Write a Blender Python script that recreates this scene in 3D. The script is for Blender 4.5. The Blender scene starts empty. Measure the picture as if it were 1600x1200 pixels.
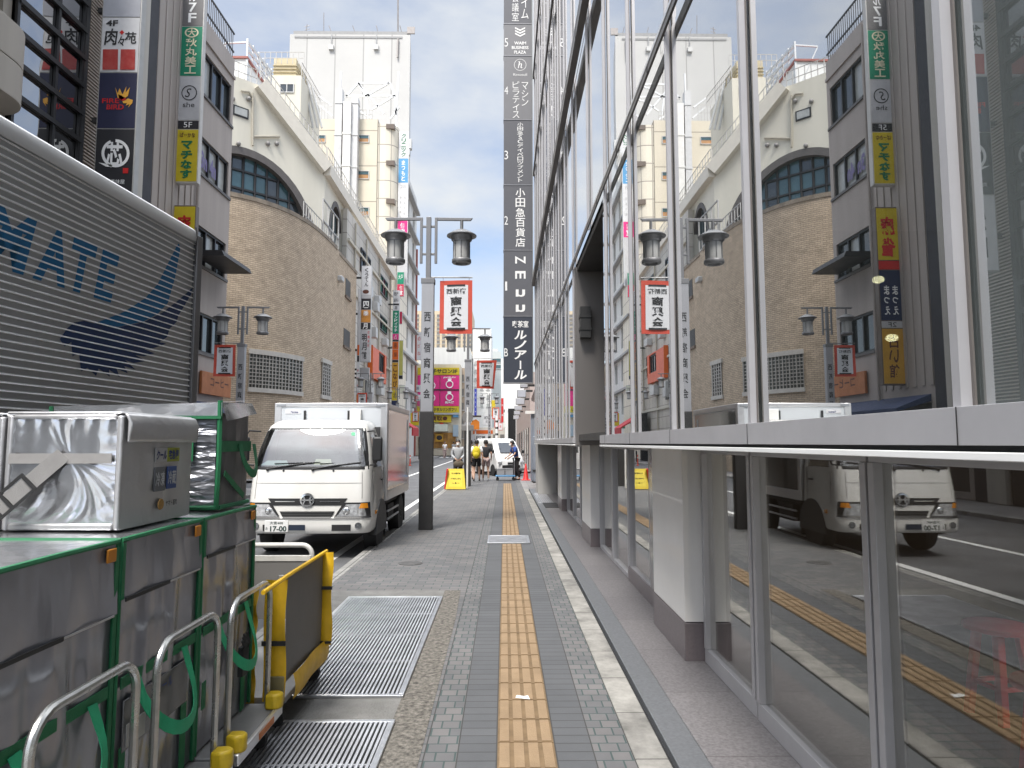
import bpy, bmesh, math, random
from mathutils import Vector, Matrix
random.seed(7)
scene = bpy.context.scene
col = scene.collection
PI = math.pi

# ------------------------------------------------------------------ camera
F, EYE = 1075.0, 1.59                      # focal length in pixels of a 1600 px wide frame, eye height
PITCH = math.atan(92 / F)
YAW = math.atan(12 / math.hypot(F, 92))
cam_data = bpy.data.cameras.new('camera')
cam = bpy.data.objects.new('camera', cam_data)
col.objects.link(cam)
cam.location = (0, 0, EYE)
cam.rotation_euler = (PI / 2 + PITCH, 0, -YAW)
cam_data.sensor_width = 36
cam_data.lens = F / 1600 * 36
cam_data.clip_start = 0.05
cam_data.clip_end = 2000
scene.camera = cam

# ------------------------------------------------------------------ sky and sun
SUN_EL, SUN_AZ = math.radians(58), math.radians(205)     # azimuth: clockwise from +Y, where the sun stands
world = bpy.data.worlds.new('World')
scene.world = world
world.use_nodes = True
wt = world.node_tree
wn, wl = wt.nodes, wt.links
bg = wn['Background']
sky = wn.new('ShaderNodeTexSky')
sky.sky_type = 'NISHITA'
sky.sun_disc = False
sky.sun_elevation = SUN_EL
sky.sun_rotation = SUN_AZ
sky.dust_density = 1.5
tc = wn.new('ShaderNodeTexCoord')
mp = wn.new('ShaderNodeMapping')
mp.inputs['Scale'].default_value = (1.0, 1.0, 2.2)
mp.inputs['Location'].default_value = (0.35, 0.1, 0.0)
wl.new(tc.outputs['Generated'], mp.inputs['Vector'])
nz = wn.new('ShaderNodeTexNoise')
nz.inputs['Scale'].default_value = 2.3
nz.inputs['Detail'].default_value = 7
nz.inputs['Roughness'].default_value = 0.52
wl.new(mp.outputs['Vector'], nz.inputs['Vector'])
rp = wn.new('ShaderNodeValToRGB')
rp.color_ramp.elements[0].position = 0.36
rp.color_ramp.elements[0].color = (0.0, 0.0, 0.0, 1)
rp.color_ramp.elements[1].position = 0.62
rp.color_ramp.elements[1].color = (1, 1, 1, 1)
wl.new(nz.outputs['Fac'], rp.inputs['Fac'])
sx = wn.new('ShaderNodeSeparateXYZ')
wl.new(tc.outputs['Generated'], sx.inputs['Vector'])
up = wn.new('ShaderNodeMapRange')          # clouds are brighter overhead, as under a thin overcast
up.inputs['From Min'].default_value = 0.56
up.inputs['From Max'].default_value = 0.95
up.inputs['To Min'].default_value = 4.0
up.inputs['To Max'].default_value = 36.0
wl.new(sx.outputs['Z'], up.inputs['Value'])
cm = wn.new('ShaderNodeMix')
cm.data_type = 'RGBA'
cm.blend_type = 'MULTIPLY'
cm.inputs['Factor'].default_value = 1.0
cm.inputs['A'].default_value = (0.93, 0.965, 1.0, 1)
wl.new(up.outputs['Result'], cm.inputs['B'])
mx = wn.new('ShaderNodeMix')
mx.data_type = 'RGBA'
bl = wn.new('ShaderNodeMix')               # lift of the clear sky between the clouds
bl.data_type = 'RGBA'
bl.blend_type = 'MULTIPLY'
bl.inputs['Factor'].default_value = 1.0
bl.inputs['B'].default_value = (1.06, 1.02, 1.02, 1)
wl.new(sky.outputs['Color'], bl.inputs['A'])
wl.new(rp.outputs['Color'], mx.inputs['Factor'])
wl.new(bl.outputs['Result'], mx.inputs['A'])
wl.new(cm.outputs['Result'], mx.inputs['B'])
wl.new(mx.outputs['Result'], bg.inputs['Color'])
bg.inputs['Strength'].default_value = 0.1

sun_data = bpy.data.lights.new('sun', 'SUN')
sun_data.energy = 2.0
sun_data.angle = math.radians(14)
sun_data.color = (1.0, 0.95, 0.88)
sun = bpy.data.objects.new('sun', sun_data)
col.objects.link(sun)
_d = Vector((-math.sin(SUN_AZ) * math.cos(SUN_EL), -math.cos(SUN_AZ) * math.cos(SUN_EL), -math.sin(SUN_EL)))
sun.rotation_euler = _d.to_track_quat('-Z', 'Y').to_euler()
sun.location = (0, -10, 40)

scene.view_settings.view_transform = 'Standard'
scene.view_settings.look = 'None'
scene.view_settings.gamma = 1.0
scene.view_settings.exposure = 1.18
scene.cycles.max_bounces = 8
scene.cycles.transparent_max_bounces = 12
scene.cycles.caustics_reflective = False
scene.cycles.caustics_refractive = False
scene.cycles.use_denoising = True

# ------------------------------------------------------------------ helpers
def ray(u, v):
    x, y = (u - 800) / F, -(v - 600) / F
    fy = math.cos(PITCH) - y * math.sin(PITCH)
    fz = math.sin(PITCH) + y * math.cos(PITCH)
    return x * math.cos(YAW) + fy * math.sin(YAW), -x * math.sin(YAW) + fy * math.cos(YAW), fz

def P(u, v, X=None, Y=None, Z=None):
    """where the photograph's pixel (u, v) lies on a plane of the place"""
    a, b, c = ray(u, v)
    t = X / a if X is not None else Y / b if Y is not None else (Z - EYE) / c
    return Vector((a * t, b * t, EYE + c * t))

def tag(o, label=None, cat=None, group=None, kind=None):
    if label: o['label'] = label
    if cat: o['category'] = cat
    if group: o['group'] = group
    if kind: o['kind'] = kind
    return o

def thing(name, label, cat, group=None, loc=(0, 0, 0), rz=0.0):
    o = bpy.data.objects.new(name, None)
    o.empty_display_size = 0.2
    col.objects.link(o)
    o.location = loc
    o.rotation_euler = (0, 0, rz)
    return tag(o, label, cat, group)

def kids(o):
    return [c for c in col.objects if c.parent == o]

def rebase(root, base):
    """moves an Empty to the thing's base and leaves its parts where they are"""
    b = Vector(base)
    for c in kids(root):
        c.location = Vector(c.location) - b
    root.location = Vector(root.location) + b
    return root

def dup(root, loc, rz=None, label=None, skip=()):
    """a copy of a thing with copies of its parts and sub-parts"""
    r = root.copy()
    col.objects.link(r)
    r.location = loc
    if rz is not None: r.rotation_euler = (0, 0, rz)
    if label: r['label'] = label
    for ch in kids(root):
        if ch.name.split('.')[0] in skip: continue
        c = ch.copy(); col.objects.link(c); c.parent = r
        for g in kids(ch):
            d = g.copy(); col.objects.link(d); d.parent = c
    return r

_mats = {}
def mat(name, c, rough=0.6, metal=0.0, var=0.12, vs=2.5, bump=0.0, bs=40.0, streak=False, spec=0.5, coat=0.0, dirt=None):
    if name in _mats: return _mats[name]
    m = bpy.data.materials.new(name); _mats[name] = m
    m.use_nodes = True
    n, l = m.node_tree.nodes, m.node_tree.links
    b = n['Principled BSDF']
    b.inputs['Roughness'].default_value = rough
    b.inputs['Metallic'].default_value = metal
    b.inputs['Specular IOR Level'].default_value = spec
    b.inputs['Coat Weight'].default_value = coat
    t = n.new('ShaderNodeTexCoord'); src = t.outputs['Object']
    if streak:
        q = n.new('ShaderNodeMapping'); q.inputs['Scale'].default_value = (1, 1, 0.07)
        l.new(src, q.inputs['Vector']); nsrc = q.outputs['Vector']
    else: nsrc = src
    z = n.new('ShaderNodeTexNoise'); z.inputs['Scale'].default_value = vs; z.inputs['Detail'].default_value = 6; z.inputs['Roughness'].default_value = 0.62
    l.new(nsrc, z.inputs['Vector'])
    r = n.new('ShaderNodeMapRange'); r.inputs['From Min'].default_value = 0.28; r.inputs['From Max'].default_value = 0.72
    r.inputs['To Min'].default_value = 0; r.inputs['To Max'].default_value = 1
    l.new(z.outputs['Fac'], r.inputs['Value'])
    k = n.new('ShaderNodeMix'); k.data_type = 'RGBA'
    lo = dirt if dirt else tuple(x * (1 - var) for x in c)
    hi = tuple(min(1, x * (1 + var * 0.6)) for x in c)
    k.inputs['A'].default_value = (*lo, 1); k.inputs['B'].default_value = (*hi, 1)
    l.new(r.outputs['Result'], k.inputs['Factor'])
    l.new(k.outputs['Result'], b.inputs['Base Color'])
    rr = n.new('ShaderNodeMapRange'); rr.inputs['To Min'].default_value = min(1, rough * 1.15); rr.inputs['To Max'].default_value = rough * 0.85
    l.new(z.outputs['Fac'], rr.inputs['Value']); l.new(rr.outputs['Result'], b.inputs['Roughness'])
    if bump:
        y = n.new('ShaderNodeTexNoise'); y.inputs['Scale'].default_value = bs; y.inputs['Detail'].default_value = 4
        l.new(src, y.inputs['Vector'])
        w = n.new('ShaderNodeBump'); w.inputs['Strength'].default_value = min(1, bump); w.inputs['Distance'].default_value = 0.01 if bump <= 1 else 0.01 * bump
        l.new(y.outputs['Fac'], w.inputs['Height']); l.new(w.outputs['Normal'], b.inputs['Normal'])
    return m

def brick_mat(name, c1, c2, mortar, bw, rh, ms=0.006, offset=0.5, rough=0.8, bump=0.4, axes='xy', bias=0.0, var=0.25, nscale=1.2):
    """brick or tile courses: axes says which two object axes run along the rows and across them"""
    if name in _mats: return _mats[name]
    m = bpy.data.materials.new(name); _mats[name] = m
    m.use_nodes = True
    n, l = m.node_tree.nodes, m.node_tree.links
    b = n['Principled BSDF']; b.inputs['Roughness'].default_value = rough
    t = n.new('ShaderNodeTexCoord'); s = n.new('ShaderNodeSeparateXYZ'); cb = n.new('ShaderNodeCombineXYZ')
    l.new(t.outputs['Object'], s.inputs['Vector'])
    if axes == 'hz':            # round and round a wall that turns: x and y both run along the rows
        ad = n.new('ShaderNodeMath'); ad.operation = 'ADD'
        l.new(s.outputs['X'], ad.inputs[0]); l.new(s.outputs['Y'], ad.inputs[1])
        l.new(ad.outputs[0], cb.inputs['X']); l.new(s.outputs['Z'], cb.inputs['Y'])
    else:
        l.new(s.outputs[axes[0].upper()], cb.inputs['X']); l.new(s.outputs[axes[1].upper()], cb.inputs['Y'])
    k = n.new('ShaderNodeTexBrick')
    k.inputs['Scale'].default_value = 1.0; k.inputs['Mortar Size'].default_value = ms; k.inputs['Mortar Smooth'].default_value = 0.15
    k.inputs['Bias'].default_value = bias; k.inputs['Brick Width'].default_value = bw; k.inputs['Row Height'].default_value = rh
    k.inputs['Color1'].default_value = (*c1, 1); k.inputs['Color2'].default_value = (*c2, 1); k.inputs['Mortar'].default_value = (*mortar, 1)
    k.offset = offset
    l.new(cb.outputs['Vector'], k.inputs['Vector'])
    z = n.new('ShaderNodeTexNoise'); z.inputs['Scale'].default_value = nscale; z.inputs['Detail'].default_value = 8; z.inputs['Roughness'].default_value = 0.7
    l.new(t.outputs['Object'], z.inputs['Vector'])
    r = n.new('ShaderNodeMapRange'); r.inputs['From Min'].default_value = 0.3; r.inputs['From Max'].default_value = 0.7
    r.inputs['To Min'].default_value = 1 - var; r.inputs['To Max'].default_value = 1 + var * 0.5
    l.new(z.outputs['Fac'], r.inputs['Value'])
    x = n.new('ShaderNodeMix'); x.data_type = 'RGBA'; x.blend_type = 'MULTIPLY'; x.inputs['Factor'].default_value = 1
    l.new(k.outputs['Color'], x.inputs['A']); l.new(r.outputs['Result'], x.inputs['B'])
    l.new(x.outputs['Result'], b.inputs['Base Color'])
    f = n.new('ShaderNodeTexNoise'); f.inputs['Scale'].default_value = 120
    l.new(t.outputs['Object'], f.inputs['Vector'])
    h = n.new('ShaderNodeMath'); h.operation = 'MULTIPLY_ADD'; h.inputs[1].default_value = -1.0
    l.new(k.outputs['Fac'], h.inputs[0])
    hf = n.new('ShaderNodeMath'); hf.operation = 'MULTIPLY'; hf.inputs[1].default_value = 0.35
    l.new(f.outputs['Fac'], hf.inputs[0]); l.new(hf.outputs[0], h.inputs[2])
    w = n.new('ShaderNodeBump'); w.inputs['Strength'].default_value = bump; w.inputs['Distance'].default_value = 0.006
    l.new(h.outputs[0], w.inputs['Height']); l.new(w.outputs['Normal'], b.inputs['Normal'])
    return m

def glass_mat(name, tint=(0.5, 0.55, 0.55), r0=0.18, power=3.0, wave=0.0, wscale=0.6, refl=(1, 1, 1), rough=0.0, veil=0.0):
    """a coated pane: mirrors more the flatter one looks along it, lets the rest through"""
    if name in _mats: return _mats[name]
    m = bpy.data.materials.new(name); _mats[name] = m
    m.use_nodes = True
    n, l = m.node_tree.nodes, m.node_tree.links
    n.remove(n['Principled BSDF']); out = n['Material Output']
    g = n.new('ShaderNodeNewGeometry')
    d = n.new('ShaderNodeVectorMath'); d.operation = 'DOT_PRODUCT'
    l.new(g.outputs['Incoming'], d.inputs[0]); l.new(g.outputs['Normal'], d.inputs[1])
    a = n.new('ShaderNodeMath'); a.operation = 'ABSOLUTE'; l.new(d.outputs['Value'], a.inputs[0])
    s = n.new('ShaderNodeMath'); s.operation = 'SUBTRACT'; s.inputs[0].default_value = 1; l.new(a.outputs[0], s.inputs[1])
    p = n.new('ShaderNodeMath'); p.operation = 'POWER'; p.inputs[1].default_value = power; l.new(s.outputs[0], p.inputs[0])
    q = n.new('ShaderNodeMath'); q.operation = 'MULTIPLY_ADD'; q.inputs[1].default_value = 1 - r0; q.inputs[2].default_value = r0; l.new(p.outputs[0], q.inputs[0])
    t = n.new('ShaderNodeBsdfTransparent'); t.inputs['Color'].default_value = (*tint, 1)
    y = n.new('ShaderNodeBsdfGlossy'); y.inputs['Roughness'].default_value = rough; y.inputs['Color'].default_value = (*refl, 1)
    if wave:
        tc_ = n.new('ShaderNodeTexCoord'); z = n.new('ShaderNodeTexNoise'); z.inputs['Scale'].default_value = wscale; z.inputs['Detail'].default_value = 1
        l.new(tc_.outputs['Object'], z.inputs['Vector'])
        w = n.new('ShaderNodeBump'); w.inputs['Strength'].default_value = 1.0; w.inputs['Distance'].default_value = wave
        l.new(z.outputs['Fac'], w.inputs['Height']); l.new(w.outputs['Normal'], y.inputs['Normal'])
    x = n.new('ShaderNodeMixShader')
    l.new(q.outputs[0], x.inputs['Fac']); l.new(t.outputs[0], x.inputs[1]); l.new(y.outputs[0], x.inputs[2])
    if veil:                    # dust and film on the pane
        df = n.new('ShaderNodeBsdfDiffuse'); df.inputs['Color'].default_value = (0.62, 0.68, 0.66, 1)
        v = n.new('ShaderNodeMixShader'); v.inputs['Fac'].default_value = veil
        l.new(x.outputs[0], v.inputs[1]); l.new(df.outputs[0], v.inputs[2]); x = v
    l.new(x.outputs[0], out.inputs['Surface'])
    return m

class MB:
    """collects shapes and links them as ONE mesh object"""
    def __init__(s): s.v, s.f, s.m = [], [], []
    def add(s, vs, fs, mi=0):
        o = len(s.v); s.v += [tuple(p) for p in vs]; s.f += [tuple(i + o for i in f) for f in fs]; s.m += [mi] * len(fs); return s
    def box(s, x0, x1, y0, y1, z0, z1, mi=0):
        return s.add([(x0, y0, z0), (x1, y0, z0), (x1, y1, z0), (x0, y1, z0), (x0, y0, z1), (x1, y0, z1), (x1, y1, z1), (x0, y1, z1)],
                     [(0, 3, 2, 1), (4, 5, 6, 7), (0, 1, 5, 4), (1, 2, 6, 5), (2, 3, 7, 6), (3, 0, 4, 7)], mi)
    def hexa(s, p, mi=0):           # eight corners, bottom ring then top ring, counter-clockwise from above
        return s.add(p, [(0, 3, 2, 1), (4, 5, 6, 7), (0, 1, 5, 4), (1, 2, 6, 5), (2, 3, 7, 6), (3, 0, 4, 7)], mi)
    def beam(s, a, b, w, h, mi=0):  # a rectangular bar from a to b, w across and h up
        a, b = Vector(a), Vector(b); d = (b - a).normalized()
        u = Vector((0, 0, 1)) if abs(d.z) < 0.95 else Vector((0, 1, 0))
        r = d.cross(u).normalized() * (w / 2); t = r.cross(d).normalized() * (h / 2)
        return s.hexa([a - r - t, a + r - t, b + r - t, b - r - t, a - r + t, a + r + t, b + r + t, b - r + t], mi)
    def prism(s, pts, plane, a, b, mi=0):
        """a polygon in plane 'xy', 'xz' or 'yz' drawn out along the third axis from a to b"""
        def at(p, c): return (p[0], p[1], c) if plane == 'xy' else (p[0], c, p[1]) if plane == 'xz' else (c, p[0], p[1])
        n = len(pts)
        return s.add([at(p, a) for p in pts] + [at(p, b) for p in pts],
                     [tuple(range(n))[::-1], tuple(range(n, 2 * n))] + [(i, (i + 1) % n, (i + 1) % n + n, i + n) for i in range(n)], mi)
    def sheet(s, pts, mi=0): return s.add(pts, [tuple(range(len(pts)))], mi)
    def tube(s, pts, r, n=8, mi=0, caps=True):
        pts = [Vector(p) for p in pts]; rs = r if isinstance(r, (list, tuple)) else [r] * len(pts)
        vs, fs = [], []; prev = None
        for i, p in enumerate(pts):
            d = (pts[min(i + 1, len(pts) - 1)] - pts[max(i - 1, 0)]).normalized()
            if prev is None:
                u = d.orthogonal().normalized()
            else:
                u = (prev - d * prev.dot(d)); u = u.normalized() if u.length > 1e-6 else d.orthogonal().normalized()
            prev = u; w = d.cross(u)
            vs += [p + (u * math.cos(2 * PI * k / n) + w * math.sin(2 * PI * k / n)) * rs[i] for k in range(n)]
        for i in range(len(pts) - 1):
            for k in range(n):
                fs.append((i * n + k, i * n + (k + 1) % n, (i + 1) * n + (k + 1) % n, (i + 1) * n + k))
        if caps: fs += [tuple(range(n))[::-1], tuple(range((len(pts) - 1) * n, len(pts) * n))]
        return s.add(vs, fs, mi)
    def lathe(s, prof, c=(0, 0, 0), n=24, axis='z', mi=0):
        vs, fs = [], []
        for r, h in prof:
            for k in range(n):
                a = 2 * PI * k / n; x, y = r * math.cos(a), r * math.sin(a)
                q = (x, y, h) if axis == 'z' else (h, x, y) if axis == 'x' else (y, h, x)
                vs.append((q[0] + c[0], q[1] + c[1], q[2] + c[2]))
        for i in range(len(prof) - 1):
            for k in range(n):
                fs.append((i * n + k, i * n + (k + 1) % n, (i + 1) * n + (k + 1) % n, (i + 1) * n + k))
        fs += [tuple(range(n))[::-1], tuple(range((len(prof) - 1) * n, len(prof) * n))]
        return s.add(vs, fs, mi)
    def ball(s, c, r, n=12, mi=0):
        r = r if isinstance(r, (tuple, list)) else (r, r, r)
        pr = [(max(1e-4, math.sin(PI * i / n)), -math.cos(PI * i / n)) for i in range(n + 1)]
        o = len(s.v); s.lathe(pr, n=n * 2, mi=mi)
        for i in range(o, len(s.v)):
            x, y, z = s.v[i]; s.v[i] = (x * r[0] + c[0], y * r[1] + c[1], z * r[2] + c[2])
        return s
    def grid(s, fn, nu, nv, mi=0):
        """a surface fn(u, v) for u, v in 0..1"""
        vs = [fn(i / nu, j / nv) for j in range(nv + 1) for i in range(nu + 1)]
        return s.add(vs, [(j * (nu + 1) + i, j * (nu + 1) + i + 1, (j + 1) * (nu + 1) + i + 1, (j + 1) * (nu + 1) + i) for j in range(nv) for i in range(nu)], mi)
    def build(s, name, mats, parent=None, bevel=0.0, seg=2, smooth=35, fix=True):
        me = bpy.data.meshes.new(name)
        me.from_pydata(s.v, [], s.f)
        for m in (mats if isinstance(mats, (list, tuple)) else [mats]): me.materials.append(m)
        me.polygons.foreach_set('material_index', s.m)
        if fix:
            bm = bmesh.new(); bm.from_mesh(me); bmesh.ops.recalc_face_normals(bm, faces=bm.faces); bm.to_mesh(me); bm.free()
        if smooth:
            me.polygons.foreach_set('use_smooth', [True] * len(me.polygons)); me.set_sharp_from_angle(angle=math.radians(smooth))
        me.update()
        o = bpy.data.objects.new(name, me); col.objects.link(o)
        if parent is not None: o.parent = parent
        if bevel:
            b = o.modifiers.new('bevel', 'BEVEL'); b.width = bevel; b.segments = seg; b.limit_method = 'ANGLE'; b.angle_limit = math.radians(40)
        return o

_glyphs = {}
def glyphs(text, bold=0.0, res=3, shear=0.0):
    key = (text, bold, res, shear)
    if key not in _glyphs:
        c = bpy.data.curves.new('lettering', 'FONT'); c.body = text; c.offset = bold; c.resolution_u = res; c.shear = shear
        o = bpy.data.objects.new('lettering', c); col.objects.link(o)
        me = bpy.data.meshes.new_from_object(o.evaluated_get(bpy.context.evaluated_depsgraph_get()))
        vs = [tuple(v.co) for v in me.vertices]; fs = [tuple(p.vertices) for p in me.polygons]
        bpy.data.objects.remove(o); bpy.data.curves.remove(c); bpy.data.meshes.remove(me)
        _glyphs[key] = (vs, fs)
    return _glyphs[key]

def put_text(mb, text, o, right, upv, w, h, vertical=False, bold=0.0, mi=0, res=3, shear=0.0, fit=True):
    """lays text into the box of width w and height h centred on o; right and upv are unit vectors"""
    o, right, upv = Vector(o), Vector(right), Vector(upv)
    if vertical:
        n = len(text); ch = h / n
        for i, c in enumerate(text):
            if c == ' ': continue
            c2 = c
            put_text(mb, c2, o + upv * (h / 2 - ch * (i + 0.5)), right, upv, w * (0.92 if c not in 'ー一' else 0.92), ch * 0.9, bold=bold, mi=mi, res=res, shear=shear,
                     fit='bar' if c in 'ー' else True)
        return mb
    vs, fs = glyphs(text, bold, res, shear)
    if not vs: return mb
    x0, x1 = min(v[0] for v in vs), max(v[0] for v in vs); y0, y1 = min(v[1] for v in vs), max(v[1] for v in vs)
    bw, bh = max(x1 - x0, 1e-4), max(y1 - y0, 1e-4)
    if fit == 'bar':        # the long-vowel mark stands upright in a column
        pts = [(-(v[1] - (y0 + y1) / 2), (v[0] - (x0 + x1) / 2)) for v in vs]
        k = h * 0.95 / bw
        mb.add([o + right * (p[0] * k) + upv * (p[1] * k) for p in pts], fs, mi); return mb
    sxx, syy = w / bw, h / bh
    if fit is True and len(text) == 1:
        k = min(sxx, syy); sxx, syy = min(sxx, k * 1.5), min(syy, k * 1.5)
    mb.add([o + right * ((v[0] - (x0 + x1) / 2) * sxx) + upv * ((v[1] - (y0 + y1) / 2) * syy) for v in vs], fs, mi)
    return mb

def lettering(parent, m, items, name='lettering'):
    """items: (text, centre, right, up, w, h[, options]) laid out as one flat part"""
    mb = MB()
    for it in items: put_text(mb, *it[:6], **(it[6] if len(it) > 6 else {}))
    return mb.build(name, m, parent, smooth=0, fix=False)

RX, UZ, RY = (1, 0, 0), (0, 0, 1), (0, 1, 0)
def arc(cx, cy, r, a0, a1, n): return [(cx + r * math.cos(math.radians(a0 + (a1 - a0) * i / n)), cy + r * math.sin(math.radians(a0 + (a1 - a0) * i / n))) for i in range(n + 1)]
# ------------------------------------------------------------------ shared materials
M_asphalt = mat('asphalt', (0.105, 0.106, 0.11), 0.85, var=0.25, vs=1.2, bump=0.5, bs=150)
M_line = mat('road paint', (0.72, 0.72, 0.70), 0.6, var=0.12, vs=4, bump=0.2, bs=90)
M_concrete = mat('concrete', (0.17, 0.167, 0.158), 0.85, var=0.3, vs=5, bump=0.8, bs=70)
M_gravelly = mat('exposed aggregate', (0.15, 0.137, 0.118), 0.9, var=0.85, vs=30, bump=1.6, bs=45)
M_steel = mat('galvanised steel', (0.50, 0.51, 0.53), 0.38, 0.9, var=0.2, vs=8)
M_chrome = mat('polished steel', (0.72, 0.72, 0.72), 0.16, 1.0, var=0.08, vs=6)
M_alu = mat('brushed aluminium', (0.74, 0.735, 0.74), 0.33, 0.85, var=0.07, vs=3)
M_alu_dark = mat('bronze aluminium', (0.115, 0.105, 0.10), 0.38, 0.5, var=0.1, vs=3)
M_black = mat('black rubber', (0.02, 0.02, 0.021), 0.7, var=0.2, vs=6)
M_white = mat('white paint', (0.80, 0.80, 0.78), 0.4, var=0.05, vs=3)
M_dark = mat('dark void', (0.012, 0.012, 0.013), 0.9, var=0.1)
M_granite = mat('purple granite', (0.235, 0.205, 0.205), 0.45, var=0.28, vs=55, bump=0.1, bs=120)
M_granite_wall = mat('granite plinth', (0.145, 0.125, 0.13), 0.3, var=0.12, vs=50)
M_granite_grey = mat('grey granite', (0.125, 0.13, 0.138), 0.4, var=0.22, vs=50)

# ------------------------------------------------------------------ ground, road, pavements
KX = -1.95                                  # kerb of the near pavement
ROADZ = -0.10
g = MB().sheet([(-700, -100, -0.105), (700, -100, -0.105), (700, 900, -0.105), (-700, 900, -0.105)]).build('ground', M_concrete)
tag(g, kind='structure')
r = MB().sheet([(-8.0, -14, ROADZ), (KX - 0.13, -14, ROADZ), (KX - 0.13, 84, ROADZ), (-8.0, 84, ROADZ)])
r.sheet([(-60, 84, ROADZ), (60, 84, ROADZ), (60, 97, ROADZ), (-60, 97, ROADZ)])
r.sheet([(KX - 0.13, 31.5, ROADZ), (60, 31.5, ROADZ), (60, 38.5, ROADZ), (KX - 0.13, 38.5, ROADZ)])
r.sheet([(-60, 24.6, ROADZ), (-8.0, 24.6, ROADZ), (-8.0, 29.3, ROADZ), (-60, 29.3, ROADZ)])
tag(r.build('road', M_asphalt), kind='structure')
ln = MB()
for x0, x1, ya, yb in ((-2.60, -2.46, -10, 31), (-2.60, -2.46, 39, 80), (-4.95, -4.81, -10, 80)):
    ln.sheet([(x0, ya, ROADZ + 0.004), (x1, ya, ROADZ + 0.004), (x1, yb, ROADZ + 0.004), (x0, yb, ROADZ + 0.004)])
for i in range(9):
    x = -7.6 + i * 0.66
    if x < -2.3: ln.sheet([(x, 80.5, ROADZ + 0.004), (x + 0.4, 80.5, ROADZ + 0.004), (x + 0.4, 83.4, ROADZ + 0.004), (x, 83.4, ROADZ + 0.004)])
tag(ln.build('road_marking', M_line), kind='structure')

pv_field = brick_mat('paving field', (0.150, 0.141, 0.139), (0.103, 0.103, 0.107), (0.045, 0.068, 0.065), 0.20, 0.10, 0.005, 0.5, axes='xy', bias=-0.05, var=0.22)
pv_mixed = brick_mat('paving mixed band', (0.150, 0.141, 0.139), (0.106, 0.106, 0.110), (0.045, 0.068, 0.065), 0.10, 0.10, 0.005, 0.5, axes='xy', bias=0.0, var=0.22)
pv_dark = brick_mat('paving dark band', (0.094, 0.097, 0.102), (0.080, 0.083, 0.088), (0.05, 0.05, 0.05), 0.60, 0.10, 0.005, 0.0, axes='xy', var=0.18)
pv_stone = brick_mat('pale stone edging', (0.30, 0.288, 0.262), (0.22, 0.212, 0.195), (0.10, 0.095, 0.085), 0.9, 0.60, 0.006, 0.0, axes='xy', var=0.6, nscale=3.2)
pv_far = brick_mat('far paving', (0.26, 0.245, 0.24), (0.21, 0.205, 0.205), (0.12, 0.12, 0.12), 0.3, 0.3, 0.006, 0.0, axes='xy', var=0.2)
sw = MB()
strips = [(KX, -0.408, 0), (-0.408, -0.238, 1), (-0.238, -0.035, 2), (-0.035, 0.265, 2), (0.265, 0.462, 2), (0.462, 0.662, 1)]
for a, b, k in strips:
    sw.add([(a, -6, 0), (b, -6, 0), (b, 31.3, 0), (a, 31.3, 0)], [(0, 1, 2, 3)], k)
sw.add([(KX, 38.7, 0), (1.5, 38.7, 0), (1.5, 84, 0), (KX, 84, 0)], [(0, 1, 2, 3)], 3)
sw.add([(0.66, 24.0, 0), (1.9, 24.0, 0), (1.9, 31.3, 0), (0.66, 31.3, 0)], [(0, 1, 2, 3)], 3)
sw.add([(KX, 31.3, 0), (1.9, 31.3, 0), (1.9, 31.5, -0.1), (KX, 31.5, -0.1)], [(0, 1, 2, 3)], 3)
for x in (-0.408, -0.238, -0.0385, 0.2685, 0.462, 0.660):
    sw.add([(x - 0.0035, -6, 0.0007), (x + 0.0035, -6, 0.0007), (x + 0.0035, 27.3, 0.0007), (x - 0.0035, 27.3, 0.0007)], [(0, 1, 2, 3)], 4)
tag(sw.build('sidewalk', [pv_field, pv_mixed, pv_dark, pv_far, mat('paving joint', (0.045, 0.044, 0.042), 0.9)], smooth=0), kind='structure')
kb = MB().box(KX - 0.14, KX, -6, 31.4, -0.12, 0.004).box(KX - 0.14, KX, 38.7, 84, -0.12, 0.004).box(-8.0, -7.85, -6, 24.5, -0.12, 0.006).box(-8.0, -7.85, 29.4, 84, -0.12, 0.006)
tag(kb.build('kerb', brick_mat('kerb stone', (0.30, 0.295, 0.28), (0.24, 0.235, 0.22), (0.08, 0.08, 0.075), 0.6, 0.5, 0.008, 0.0, axes='yx', var=0.4, nscale=4), bevel=0.015), kind='structure')
fs_ = MB().sheet([(-12, -6, 0), (-8.0, -6, 0), (-8.0, 24.5, 0), (-12, 24.5, 0)]).sheet([(-13, 29.4, 0), (-8.0, 29.4, 0), (-8.0, 84, 0), (-13, 84, 0)])
tag(fs_.build('far_sidewalk', pv_far), kind='structure')
M_tactile = mat('yellow tactile tile', (0.255, 0.175, 0.10), 0.75, var=0.22, vs=3.5, bump=0.4, bs=120)
M_tactile_joint = mat('tactile joint', (0.13, 0.09, 0.05), 0.9)
tp = MB()
y = -1.0
while y < 27.2:
    if not 11.0 < y + 0.15 < 11.95:
        tp.box(-0.032, 0.262, y + 0.004, y + 0.296, 0.001, 0.005, 2)
        for k in range(4):
            cx = -0.035 + 0.0375 + k * 0.075
            tp.prism([(cx - 0.026, y + 0.012), (cx + 0.026, y + 0.012), (cx + 0.026, y + 0.288), (cx - 0.026, y + 0.288)], 'xy', 0.0051, 0.010, 0)
    y += 0.3
tp.sheet([(-0.035, -1, 0.0008), (0.265, -1, 0.0008), (0.265, 27.2, 0.0008), (-0.035, 27.2, 0.0008)], 1)
tag(tp.build('tactile_paving', [M_tactile, M_tactile_joint, mat('tactile groove', (0.165, 0.108, 0.055), 0.85, var=0.3, vs=6)], smooth=0), kind='structure')  # groove tone is the tile colour darkened as shade between the bars
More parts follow.
